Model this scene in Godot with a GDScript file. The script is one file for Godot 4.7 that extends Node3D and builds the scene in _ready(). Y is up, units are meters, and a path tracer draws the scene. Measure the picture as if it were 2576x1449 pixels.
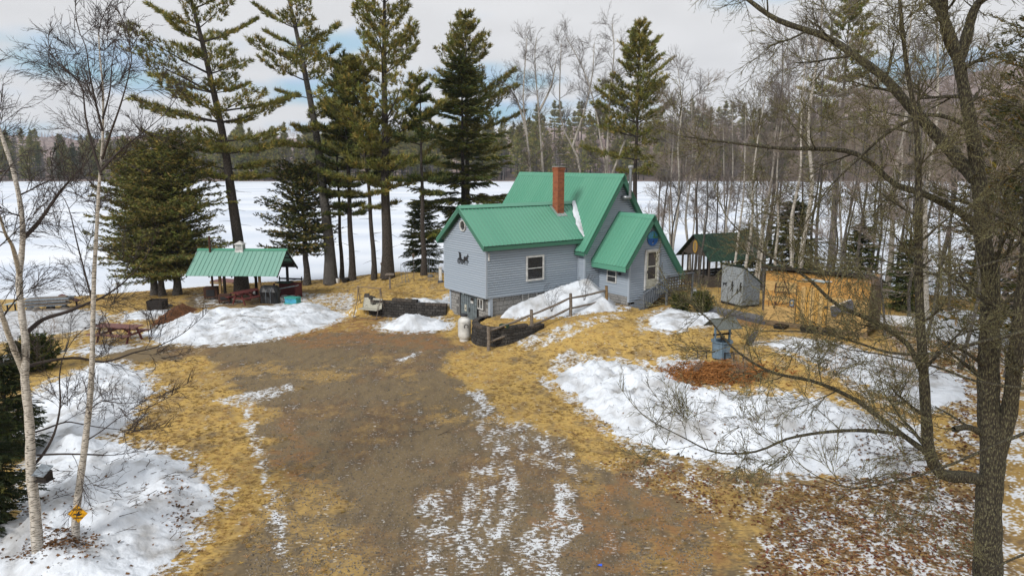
extends Node3D
# The house by the frozen lake. World: y up, lake ice at y = 0, camera 9.5 m above it looking along -z.
# FD is forward distance (-z). Pixels below are those of a 2576 x 1449 copy of the photograph; px() only gives a direction.
const EYE := Vector3(0, 9.5, 0)
const PITCH := 9.83
const FOCAL := 1828.0
const HOUSE := Vector3(-1.27, 2.97, -34.96)
const TURN := 35.59
var rng := RandomNumberGenerator.new()
var M := {}
var T := {}
var names := {}
var fine := FastNoiseLite.new()
var broad := FastNoiseLite.new()
var hv: Vector2
var hu: Vector2

# ---------- picture to place
func px(x: float, y: float) -> Vector3:
	var a := (x - 1288.0) / FOCAL
	var b := -(y - 724.3) / FOCAL
	var s := sin(deg_to_rad(PITCH))
	var c := cos(deg_to_rad(PITCH))
	return Vector3(a, b * c - s, -(c + b * s))
func at(x: float, y: float, fd: float) -> Vector3:
	var r := px(x, y)
	return EYE + r * (fd / -r.z)
func gp(x: float, y: float) -> Vector3:
	var r := px(x, y)
	r /= -r.z
	var t := 9.0
	while t < 150.0:
		var p := EYE + r * t
		if p.y < land(p.x, t):
			var lo := t - 0.2
			var hi := t
			for i in 12:
				var m := (lo + hi) / 2
				p = EYE + r * m
				if p.y < land(p.x, m): hi = m
				else: lo = m
			p.y = land(p.x, -p.z)
			return p
		t += 0.2
	return EYE + r * 150.0

# ---------- land
func ramp(a: float, b: float, x: float) -> float:
	return smoothstep(a, b, x)
var shore_x := [-400.0, -60.0, -40.0, -32.0, -20.0, -9.0, 0.0, 10.0, 20.0, 30.0, 60.0, 400.0]
var shore_f := [40.0, 44.0, 49.0, 51.0, 57.5, 61.0, 60.0, 56.0, 52.5, 51.0, 56.0, 70.0]
func shore(x: float) -> float:
	for i in range(1, shore_x.size()):
		if x < shore_x[i]:
			return lerpf(shore_f[i - 1], shore_f[i], (x - shore_x[i - 1]) / (shore_x[i] - shore_x[i - 1]))
	return 70.0
var fill_poly := PackedVector2Array([Vector2(-1.1, 34.9), Vector2(-1.62, 34.05), Vector2(-1.7, 33.2), Vector2(-1.42, 32.5), Vector2(-0.9, 32.12), Vector2(-0.25, 32.22), Vector2(0.5, 32.8), Vector2(1.4, 33.65), Vector2(2.6, 34.9), Vector2(2.2, 37.4)])
func inside_by(p: Vector2, poly: PackedVector2Array) -> float:
	var best := 1e9
	var n := poly.size()
	for i in n:
		var q := Geometry2D.get_closest_point_to_segment(p, poly[i], poly[(i + 1) % n])
		best = minf(best, p.distance_squared_to(q))
	best = sqrt(best)
	return best if Geometry2D.is_point_in_polygon(p, poly) else -best
func house_local(x: float, f: float) -> Vector2:
	var d := Vector2(x - HOUSE.x, f + HOUSE.z)
	return Vector2(d.dot(hv), d.dot(hu))
func land(x: float, f: float) -> float:
	var s := shore(x) - f
	var h := 1.25 * (1.0 - exp(-s / 9.0)) if s > 0 else maxf(-0.8, s * 0.12)
	var l := house_local(x, f)
	h += 1.05 * ramp(-2.5, 4.5, l.x) * ramp(1.0, 12.0, s) * (1.0 - 0.35 * ramp(30, 60, absf(x)))
	if f > 37.5 and f < 60.0 and x > -11.0 and x < 3.0:
		var wf := lerpf(38.05, 39.25, clampf((-3.45 - x) / 4.25, 0.0, 1.0))
		h += 0.95 * ramp(wf - 0.05, wf + 0.22, f) * ramp(-9.6, -8.0, x) * (1.0 - ramp(39.0, 56.0, f)) * (1.0 - ramp(-1.5, 1.5, l.x))
	if x > -2.6 and x < 3.4 and f > 31.2 and f < 38.0:
		var d := inside_by(Vector2(x, f), fill_poly)
		h = maxf(h, lerpf(h, 2.08, ramp(-0.02, 0.2, d)))
	h += 0.05 * broad.get_noise_2d(x * 4.0, f * 4.0) * ramp(0.0, 2.0, s)
	return h

# ---------- mesh collecting
class MB:
	var v := PackedVector3Array()
	var n := PackedVector3Array()
	var c := PackedColorArray()
	var uv := PackedVector2Array()
	func tri(a: Vector3, b: Vector3, d: Vector3) -> void:
		v.push_back(a); v.push_back(b); v.push_back(d)
	func quad(a: Vector3, b: Vector3, d: Vector3, e: Vector3) -> void:
		v.push_back(a); v.push_back(b); v.push_back(d)
		v.push_back(a); v.push_back(d); v.push_back(e)
	func hexa(p: Array) -> void:   # eight corners: bottom ring 0-3, top ring 4-7
		quad(p[3], p[2], p[1], p[0]); quad(p[4], p[5], p[6], p[7])
		for i in 4:
			var j := (i + 1) % 4
			quad(p[i], p[j], p[j + 4], p[i + 4])
	func box(t: Transform3D, s: Vector3) -> void:
		var h := s / 2
		var r := []
		for y in [-h.y, h.y]:
			r.append(t * Vector3(-h.x, y, -h.z)); r.append(t * Vector3(-h.x, y, h.z)); r.append(t * Vector3(h.x, y, h.z)); r.append(t * Vector3(h.x, y, -h.z))
		hexa(r)
	func bx(a: Vector3, b: Vector3) -> void:
		box(Transform3D(Basis(), (a + b) / 2), (b - a).abs())
	func cbox(t: Transform3D, s: Vector3, e := 0.01) -> void:   # chamfered all round the top and the upright edges
		var h := s / 2
		var rings := [[-h.y, 0.0], [h.y - e, 0.0], [h.y, e]]
		var prev := []
		for q in rings:
			var ring := []
			var x: float = h.x - q[1]
			var z: float = h.z - q[1]
			for w in [[-x, -z + e], [-x, z - e], [-x + e, z], [x - e, z], [x, z - e], [x, -z + e], [x - e, -z], [-x + e, -z]]:
				ring.append(t * Vector3(w[0], q[0], w[1]))
			if prev.size():
				for i in 8:
					var j := (i + 1) % 8
					quad(prev[i], prev[j], ring[j], ring[i])
			prev = ring
		for i in range(1, 7): tri(prev[0], prev[i], prev[i + 1])
	func beam(a: Vector3, b: Vector3, w: float, h: float, up := Vector3.UP) -> void:
		var d := (b - a).normalized()
		if absf(d.dot(up)) > 0.98: up = Vector3.RIGHT
		var s := d.cross(up).normalized()
		var u := s.cross(d).normalized()
		box(Transform3D(Basis(s, u, -d), (a + b) / 2), Vector3(w, h, a.distance_to(b)))
	func tube(pts: PackedVector3Array, rad: PackedFloat32Array, sides: int, capped := false) -> void:
		var k := pts.size()
		if k < 2: return
		var d := (pts[1] - pts[0]).normalized()
		var s := d.cross(Vector3.UP if absf(d.y) < 0.95 else Vector3.RIGHT).normalized()
		var ring := PackedVector3Array()
		var norm := PackedVector3Array()
		for i in k:
			if i > 0 and i < k - 1: d = (pts[i + 1] - pts[i - 1]).normalized()
			elif i == k - 1: d = (pts[i] - pts[i - 1]).normalized()
			s = (s - d * s.dot(d)).normalized()
			var u := d.cross(s)
			for j in sides:
				var a := TAU * j / sides
				var q := s * cos(a) + u * sin(a)
				ring.push_back(pts[i] + q * rad[i])
				norm.push_back(q)
		for i in k - 1:
			for j in sides:
				var a := i * sides + j
				var b := i * sides + (j + 1) % sides
				for w in [a, b + sides, b, a, a + sides, b + sides]:
					v.push_back(ring[w]); n.push_back(norm[w])
		if capped:
			for e in [0, k - 1]:
				var q := (pts[1] - pts[0]).normalized() * (-1.0 if e == 0 else 1.0)
				if e: q = (pts[k - 1] - pts[k - 2]).normalized()
				for j in range(1, sides - 1):
					for w in [0, j, j + 1]:
						v.push_back(ring[e * sides + w]); n.push_back(q)
	func rod(a: Vector3, b: Vector3, r: float, sides := 6, r2 := -1.0) -> void:
		tube(PackedVector3Array([a, b]), PackedFloat32Array([r, r if r2 < 0 else r2]), sides, true)
	func lathe(prof: Array, o: Vector3, sides := 20) -> void:   # prof: [radius, height]
		for i in prof.size() - 1:
			var r0: float = prof[i][0]
			var y0: float = prof[i][1]
			var r1: float = prof[i + 1][0]
			var y1: float = prof[i + 1][1]
			var sl := Vector2(y1 - y0, r0 - r1).normalized()
			for j in sides:
				var a := TAU * j / sides
				var b := TAU * (j + 1) / sides
				var ca := Vector3(cos(a), 0, sin(a))
				var cb := Vector3(cos(b), 0, sin(b))
				var na := Vector3(ca.x * sl.x, sl.y, ca.z * sl.x)
				var nb := Vector3(cb.x * sl.x, sl.y, cb.z * sl.x)
				var up0 := o + Vector3(0, y0, 0)
				var up1 := o + Vector3(0, y1, 0)
				v.append_array([up0 + ca * r0, up0 + cb * r0, up1 + cb * r1, up0 + ca * r0, up1 + cb * r1, up1 + ca * r1])
				n.append_array([na, nb, nb, na, nb, na])
	func plate(poly: PackedVector2Array, t: Transform3D, thick: float) -> void:   # outline in t's xy plane, pushed along z
		var id := Geometry2D.triangulate_polygon(poly)
		for z in [thick / 2, -thick / 2]:
			for i in range(0, id.size(), 3):
				for w in [0, 1, 2]:
					var q := poly[id[i + w]]
					v.push_back(t * Vector3(q.x, q.y, z))
		for i in poly.size():
			var a := poly[i]
			var b := poly[(i + 1) % poly.size()]
			quad(t * Vector3(a.x, a.y, -thick / 2), t * Vector3(b.x, b.y, -thick / 2), t * Vector3(b.x, b.y, thick / 2), t * Vector3(a.x, a.y, thick / 2))
	func put(shape: PackedVector3Array, t: Transform3D, col := Color(-1, 0, 0)) -> void:
		v.append_array(t * shape)
		if col.r >= 0:
			var q := PackedColorArray()
			q.resize(shape.size())
			q.fill(col)
			c.append_array(q)
	func mesh() -> ArrayMesh:
		var a := []
		a.resize(Mesh.ARRAY_MAX)
		a[Mesh.ARRAY_VERTEX] = v
		if n.size() == v.size(): a[Mesh.ARRAY_NORMAL] = n
		if c.size() == v.size(): a[Mesh.ARRAY_COLOR] = c
		if uv.size() == v.size(): a[Mesh.ARRAY_TEX_UV] = uv
		var m := ArrayMesh.new()
		m.add_surface_from_arrays(Mesh.PRIMITIVE_TRIANGLES, a)
		return m

func numbered(called: String) -> String:
	var k: int = names.get(called, 0)
	names[called] = k + 1
	return called if k == 0 else "%s_%03d" % [called, k]
func obj(called: String, mb: MB, m: Material, parent: Node = null) -> MeshInstance3D:
	return inst(called, mb.mesh(), m, parent)
func inst(called: String, mesh: Mesh, m: Material, parent: Node = null) -> MeshInstance3D:
	var o := MeshInstance3D.new()
	o.mesh = mesh
	if m: o.material_override = m
	if parent == null:
		o.name = numbered(called)
		add_child(o)
	else:
		o.name = called
		parent.add_child(o, true)
	return o
func thing(called: String, label: String, category: String, pos := Vector3.ZERO, turn := 0.0, group := "") -> Node3D:
	var o := Node3D.new()
	o.name = numbered(called)
	add_child(o)
	o.position = pos
	o.rotation_degrees.y = turn
	tag(o, label, category, group)
	return o
func tag(o: Node, label: String, category: String, group := "", kind := "") -> void:
	if label: o.set_meta("label", label)
	if category: o.set_meta("category", category)
	if group: o.set_meta("group", group)
	if kind: o.set_meta("kind", kind)
func dup(o: Node3D, pos: Vector3, turn: float, label := "", size := 1.0) -> Node3D:
	var r: Node3D = o.duplicate()
	r.name = numbered(String(o.name).rstrip("0123456789").rstrip("_"))
	add_child(r)
	r.position = pos
	r.rotation = Vector3(0, deg_to_rad(turn), 0)
	r.scale = Vector3.ONE * size
	if label: r.set_meta("label", label)
	return r
func group_part(called: String, parent: Node) -> Node3D:
	var o := Node3D.new()
	o.name = called
	parent.add_child(o, true)
	return o
func rf(a: float, b: float) -> float: return rng.randf_range(a, b)

# ---------- materials
func noise_tex(kind: int, freq: float, oct: int, lo: Color, hi: Color, side := 256, seed_ := 3, stops: Array = []) -> NoiseTexture2D:
	var f := FastNoiseLite.new()
	f.noise_type = kind
	f.frequency = freq
	f.fractal_octaves = oct
	f.seed = seed_
	var t := NoiseTexture2D.new()
	t.width = side
	t.height = side
	t.seamless = true
	t.noise = f
	var g := Gradient.new()
	g.set_color(0, lo)
	g.set_color(1, hi)
	for s in stops: g.add_point(s[0], s[1])
	t.color_ramp = g
	return t
func grey(x: float) -> Color: return Color(x, x, x)
func mat(key: String, r: float, g: float, b: float, rough := 0.85, tex := "", scale := 1.0, stretch := Vector3.ONE, spec := 0.5) -> StandardMaterial3D:
	var m := StandardMaterial3D.new()
	m.resource_name = key
	m.albedo_color = Color(r, g, b).linear_to_srgb()
	m.roughness = rough
	m.metallic_specular = spec
	if tex:
		m.albedo_texture = T[tex]
		m.uv1_triplanar = true
		m.uv1_world_triplanar = true
		m.uv1_scale = stretch * scale
	M[key] = m
	return m
func relief(m: StandardMaterial3D, tex: String, cm: float) -> void:
	m.heightmap_enabled = true
	m.heightmap_texture = T[tex]
	m.heightmap_scale = cm
func make_materials() -> void:
	T.grain = noise_tex(FastNoiseLite.TYPE_SIMPLEX, 0.06, 4, grey(0.62), grey(1.0))
	T.soft = noise_tex(FastNoiseLite.TYPE_SIMPLEX, 0.012, 4, grey(0.72), grey(1.0), 256, 9)
	T.dirt = noise_tex(FastNoiseLite.TYPE_SIMPLEX, 0.02, 5, grey(0.45), grey(1.0), 512, 5)
	T.wood = noise_tex(FastNoiseLite.TYPE_SIMPLEX, 0.05, 4, grey(0.5), grey(1.0), 256, 21)
	T.birch = noise_tex(FastNoiseLite.TYPE_SIMPLEX, 0.035, 4, Color(0.02, 0.02, 0.02), Color(1, 1, 1), 256, 31, [[0.24, Color(0.05, 0.045, 0.04)], [0.29, Color(0.62, 0.6, 0.56)], [0.42, Color(0.93, 0.91, 0.88)]])
	T.bark = noise_tex(FastNoiseLite.TYPE_SIMPLEX, 0.045, 4, grey(0.15), grey(1.0), 256, 41, [[0.45, grey(0.45)]])
	T.lichen = noise_tex(FastNoiseLite.TYPE_SIMPLEX, 0.03, 5, Color(0.28, 0.25, 0.22), Color(0.85, 0.88, 0.62), 256, 43, [[0.5, Color(0.36, 0.33, 0.28)], [0.62, Color(0.62, 0.64, 0.54)]])
	T.snow = noise_tex(FastNoiseLite.TYPE_SIMPLEX, 0.008, 6, Color(0.62, 0.59, 0.55), Color(1, 1, 1), 512, 51, [[0.3, Color(0.84, 0.83, 0.82)], [0.5, Color(0.96, 0.96, 0.96)]])
	T.bump = noise_tex(FastNoiseLite.TYPE_SIMPLEX, 0.03, 6, grey(0), grey(1), 512, 61)
	mat("siding", 0.325, 0.378, 0.44, 0.6)
	mat("siding_b", 0.31, 0.362, 0.422, 0.6)
	mat("siding_c", 0.338, 0.39, 0.45, 0.6)
	mat("siding_trim", 0.35, 0.4, 0.46, 0.6)
	mat("green_metal", 0.1, 0.3, 0.205, 0.3)
	mat("green_metal_b", 0.107, 0.31, 0.212, 0.33)
	mat("green_metal_c", 0.094, 0.29, 0.198, 0.27)
	mat("green_trim", 0.05, 0.165, 0.11, 0.5)
	mat("green_faded", 0.2, 0.38, 0.31, 0.45)
	mat("green_faded_b", 0.21, 0.39, 0.318, 0.47)
	mat("green_faded_c", 0.19, 0.37, 0.302, 0.43)
	mat("green_dark", 0.02, 0.075, 0.04, 0.6, "dirt", 0.5)
	mat("white_paint", 0.78, 0.78, 0.76, 0.5, "soft", 0.8)
	mat("cream_paint", 0.72, 0.7, 0.58, 0.5, "soft", 0.8)
	mat("block_stone", 0.42, 0.41, 0.39, 0.95, "grain", 0.8)
	mat("mortar", 0.2, 0.195, 0.185, 0.95, "grain", 1.0)
	mat("wall_block", 0.062, 0.055, 0.048, 0.95, "dirt", 0.9)
	mat("wall_block_light", 0.105, 0.095, 0.085, 0.95, "dirt", 0.9)
	mat("wall_cap", 0.13, 0.105, 0.085, 0.95, "dirt", 0.7)
	mat("soil", 0.045, 0.034, 0.024, 1.0, "dirt", 0.8)
	mat("brick", 0.5, 0.16, 0.065, 0.9, "grain", 1.5)
	mat("brick_dark", 0.38, 0.11, 0.05, 0.9, "grain", 1.5)
	mat("brick_mortar", 0.36, 0.27, 0.21, 0.95)
	mat("galvanised", 0.42, 0.45, 0.48, 0.35, "grain", 1.0).metallic = 0.6
	mat("flashing", 0.5, 0.52, 0.53, 0.4, "grain", 1.2)
	mat("black_metal", 0.015, 0.015, 0.017, 0.5)
	mat("door_shadow", 0.05, 0.036, 0.027, 0.9)  # interior shade behind the door panes, painted as a dark brown
	mat("shadow_backing", 0.022, 0.02, 0.019, 0.95, "wood", 2.0, Vector3(3, 0.3, 3))  # near-black: shade of the unlit rooms, painted on a sheet behind the glass
	var gl := mat("glass", 0.6, 0.65, 0.68, 0.04)
	gl.transparency = BaseMaterial3D.TRANSPARENCY_ALPHA
	gl.albedo_color.a = 0.02
	mat("grey_door", 0.19, 0.23, 0.25, 0.6, "soft", 1.0)
	mat("weathered_wood", 0.34, 0.28, 0.225, 0.9, "wood", 1.2, Vector3(1, 0.6, 1))
	mat("grey_wood", 0.21, 0.235, 0.27, 0.85, "wood", 1.0)
	mat("post_wood", 0.4, 0.25, 0.1, 0.85, "wood", 1.5, Vector3(2, 0.3, 2))
	mat("dark_wood", 0.035, 0.026, 0.02, 0.9, "wood", 1.5)
	mat("red_wood", 0.2, 0.035, 0.03, 0.75, "wood", 1.5)
	mat("red_wood_faded", 0.34, 0.16, 0.14, 0.85, "wood", 1.5)
	mat("orange_board", 0.78, 0.41, 0.1, 0.75, "wood", 1.2, Vector3(0.35, 2.2, 0.35))
	mat("orange_board_pale", 0.82, 0.53, 0.2, 0.8, "wood", 1.2, Vector3(0.35, 2.2, 0.35))
	mat("orange_board_dark", 0.72, 0.34, 0.09, 0.8, "wood", 1.2, Vector3(0.35, 2.2, 0.35))
	mat("orange_plank", 0.8, 0.45, 0.1, 0.7, "wood", 1.2, Vector3(2.2, 0.3, 2.2))
	mat("orange_plank_pale", 0.85, 0.55, 0.2, 0.7, "wood", 1.2, Vector3(2.2, 0.3, 2.2))
	mat("sill_board", 0.3, 0.21, 0.12, 0.9, "dirt", 1.0, Vector3(0.4, 2, 0.4))
	mat("pale_wood", 0.5, 0.36, 0.2, 0.85, "wood", 1.0)
	mat("tank_paint", 0.8, 0.79, 0.75, 0.4, "dirt", 0.35)
	M.tank_paint.albedo_texture = T.soft
	mat("rust", 0.13, 0.055, 0.03, 0.95, "dirt", 1.0)
	mat("tarp", 0.012, 0.012, 0.014, 0.45, "grain", 1.0)
	mat("teal", 0.06, 0.42, 0.36, 0.6, "soft", 1.0)
	mat("cyan_paint", 0.07, 0.42, 0.62, 0.5, "soft", 1.0)
	mat("pale_blue", 0.5, 0.62, 0.66, 0.6, "soft", 1.0)
	mat("canvas", 0.62, 0.6, 0.5, 0.9, "grain", 1.2)
	mat("bronze", 0.13, 0.1, 0.08, 0.5)
	mat("white_plastic", 0.75, 0.76, 0.78, 0.4)
	mat("grey_board", 0.3, 0.345, 0.39, 0.85, "grain", 0.5)
	mat("grey_panel", 0.42, 0.46, 0.49, 0.85, "grain", 0.5)
	mat("old_board", 0.14, 0.115, 0.095, 0.95, "wood", 1.0, Vector3(0.4, 2, 0.4))
	mat("edging_stone", 0.2, 0.2, 0.21, 0.95, "grain", 1.5)
	mat("rock", 0.26, 0.24, 0.22, 0.95, "dirt", 1.2)
	mat("slate", 0.14, 0.14, 0.17, 0.8, "dirt", 2.0)
	mat("shingle", 0.22, 0.24, 0.22, 0.95, "dirt", 2.0)
	mat("well_paint", 0.17, 0.25, 0.32, 0.7, "soft", 1.0)
	mat("sign_yellow", 0.85, 0.42, 0.0, 0.5, "soft", 3.0)
	mat("sign_black", 0.01, 0.01, 0.01, 0.6)
	mat("oval_yellow", 0.62, 0.37, 0.07, 0.7, "soft", 2.0)
	mat("mural_sky", 0.12, 0.42, 0.66, 0.6, "soft", 3.0)
	mat("mural_lake", 0.02, 0.14, 0.5, 0.6, "soft", 3.0)
	mat("mural_green", 0.06, 0.22, 0.1, 0.7)
	mat("bark_birch", 0.58, 0.555, 0.52, 0.85, "birch", 1.0, Vector3(0.8, 3.2, 0.8))
	mat("bark_pine", 0.23, 0.185, 0.15, 0.95, "bark", 1.0, Vector3(2.4, 0.5, 2.4))
	mat("bark_grey", 0.4, 0.365, 0.33, 0.95, "bark", 1.0, Vector3(2.2, 0.6, 2.2))
	T.maple = noise_tex(FastNoiseLite.TYPE_SIMPLEX, 0.045, 5, grey(0.16), Color(0.95, 0.98, 0.8), 256, 44, [[0.4, Color(0.4, 0.38, 0.35)], [0.68, Color(0.55, 0.53, 0.47)], [0.76, Color(0.85, 0.88, 0.74)]])
	mat("bark_maple", 0.28, 0.255, 0.21, 0.95, "maple", 1.0, Vector3(2.6, 0.7, 2.6))
	mat("bark_base", 0.12, 0.105, 0.09, 0.95, "bark", 1.0, Vector3(3.2, 0.35, 3.2))
	for k in ["bark_pine", "bark_grey", "bark_maple", "bark_base"]: relief(M[k], "bump", 3.0)
	mat("twig_dark", 0.045, 0.034, 0.03, 0.9)
	mat("twig_grey", 0.15, 0.13, 0.118, 0.9)
	mat("twig_red", 0.25, 0.205, 0.175, 0.9)
	mat("twig_lichen", 0.5, 0.45, 0.34, 0.95, "lichen", 3.0)
	mat("twig_straw", 0.36, 0.25, 0.13, 0.95)
	var fo := mat("needles", 1, 1, 1, 0.75, "", 1.0, Vector3.ONE, 0.3)
	fo.vertex_color_use_as_albedo = true
	fo.backlight_enabled = true
	fo.backlight = Color(0.4, 0.4, 0.4)
	var sn := mat("snow", 0.78, 0.825, 0.885, 0.75, "snow", 0.16)
	relief(sn, "bump", 5.0)
	var sl := mat("slush", 0.6, 0.62, 0.65, 0.55, "snow", 0.3)
	relief(sl, "bump", 2.0)
	T.lake = noise_tex(FastNoiseLite.TYPE_SIMPLEX, 0.006, 6, Color(0.84, 0.87, 0.91), Color(1, 1, 1), 512, 77)
	mat("lake_snow", 0.83, 0.86, 0.905, 0.9, "lake", 0.008, Vector3(0.5, 1, 1.6))

# ---------- sky, sun, camera
func make_sky() -> Environment:
	var w := 1024
	var h := 512
	var cl := FastNoiseLite.new()
	cl.noise_type = FastNoiseLite.TYPE_SIMPLEX
	cl.seed = 12
	cl.frequency = 1.0
	cl.fractal_octaves = 5
	var data := PackedFloat32Array()
	data.resize(w * h * 4)
	for y in h:
		var el := PI / 2 - PI * (y + 0.5) / h
		for x in w:
			var az := TAU * (x + 0.5) / w
			var d := Vector3(cos(el) * sin(az), sin(el), cos(el) * cos(az))
			var q := d / maxf(0.12, absf(d.y) + 0.1)
			var a := cl.get_noise_3d(q.x * 0.5, q.y * 0.4, q.z * 0.5)
			var b := cl.get_noise_3d(q.x * 1.6 + 7.0, q.y, q.z * 1.6)
			var open := smoothstep(0.1, 0.42, a * 0.9 + 0.2 * b + 0.34 * (1.0 - smoothstep(0.05, 0.17, d.y)) - 0.2)
			var cloud := Color(0.715, 0.715, 0.725).lerp(Color(0.78, 0.78, 0.79), clampf(b + 0.5, 0, 1))
			var blue := Color(0.28, 0.56, 0.68).lerp(Color(0.42, 0.6, 0.82), clampf(0.5 + 1.2 * b, 0, 1))
			var col := cloud.lerp(blue, open * 0.85)
			if d.y < 0: col = Color(0.6, 0.61, 0.63)
			var i := (y * w + x) * 4
			data[i] = col.r; data[i + 1] = col.g; data[i + 2] = col.b; data[i + 3] = 1.0
	var im := Image.create_from_data(w, h, false, Image.FORMAT_RGBAF, data.to_byte_array())
	var sm := PanoramaSkyMaterial.new()
	sm.panorama = ImageTexture.create_from_image(im)
	var sky := Sky.new()
	sky.sky_material = sm
	var e := Environment.new()
	e.background_mode = Environment.BG_SKY
	e.sky = sky
	e.sky_rotation = Vector3(0, deg_to_rad(SKY_TURN), 0)
	e.tonemap_mode = Environment.TONE_MAPPER_LINEAR
	e.tonemap_exposure = 1.08
	e.fog_enabled = true
	e.fog_density = 0.0002
	e.fog_light_color = Color(0.78, 0.83, 0.9)
	e.sdfgi_enabled = true
	e.ssao_enabled = true
	e.ssil_enabled = true
	return e
const SKY_TURN := 60.0

# ---------- ground sheet, its painted matter, snow
const GX0 := -27.0
const GF0 := 9.0
const GSIDE := 52.0
const GPX := 1792
func mask_fill(im: Image, pts: Array, value: float) -> void:
	mask_fill_world(im, world_poly(pts), value)
func mask_fill_world(im: Image, pts: PackedVector2Array, value: float) -> void:
	var poly := PackedVector2Array()
	var k := im.get_width() / GSIDE
	for p in pts: poly.append(Vector2((p.x - GX0) * k, (p.y - GF0) * k))
	var lo := poly[0]
	var hi := poly[0]
	for p in poly:
		lo = lo.min(p); hi = hi.max(p)
	var n := poly.size()
	for y in range(maxi(0, int(lo.y)), mini(im.get_height() - 1, int(hi.y) + 1) + 1):
		var xs := []
		for i in n:
			var a := poly[i]
			var b := poly[(i + 1) % n]
			if (a.y <= y) != (b.y <= y):
				xs.append(a.x + (y - a.y) / (b.y - a.y) * (b.x - a.x))
		xs.sort()
		for i in range(0, xs.size() - 1, 2):
			var x0 := clampi(int(xs[i]), 0, im.get_width())
			var x1 := clampi(int(xs[i + 1]), 0, im.get_width())
			if x1 > x0: im.fill_rect(Rect2i(x0, y, x1 - x0, 1), Color(value, 0, 0))
func new_mask(v := 0.0) -> Image:
	var im := Image.create(520, 520, false, Image.FORMAT_L8)
	im.fill(Color(v, 0, 0))
	return im
func soften(im: Image, to: int) -> PackedByteArray:
	im.resize(to, to, Image.INTERPOLATE_BILINEAR)
	im.resize(GPX, GPX, Image.INTERPOLATE_CUBIC)
	return im.get_data()
func noise_bytes(freq: float, oct: int, seed_: int, stretch := 1.0) -> PackedByteArray:
	var f := FastNoiseLite.new()
	f.noise_type = FastNoiseLite.TYPE_SIMPLEX
	f.frequency = freq
	f.fractal_octaves = oct
	f.seed = seed_
	var im: Image
	if stretch == 1.0:
		im = f.get_image(GPX, GPX)
	else:
		im = f.get_image(GPX, int(GPX / stretch)) if stretch > 0 else f.get_image(int(GPX / -stretch), GPX)
		im.resize(GPX, GPX, Image.INTERPOLATE_BILINEAR)
	im.convert(Image.FORMAT_L8)
	return im.get_data()
var grass_mask: PackedByteArray
var litter_mask: PackedByteArray
func mask_at(m: PackedByteArray, x: float, f: float) -> float:
	var i := int((x - GX0) / GSIDE * GPX)
	var j := int((f - GF0) / GSIDE * GPX)
	if i < 0 or j < 0 or i >= GPX or j >= GPX: return 0.5
	return m[j * GPX + i] / 255.0
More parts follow.
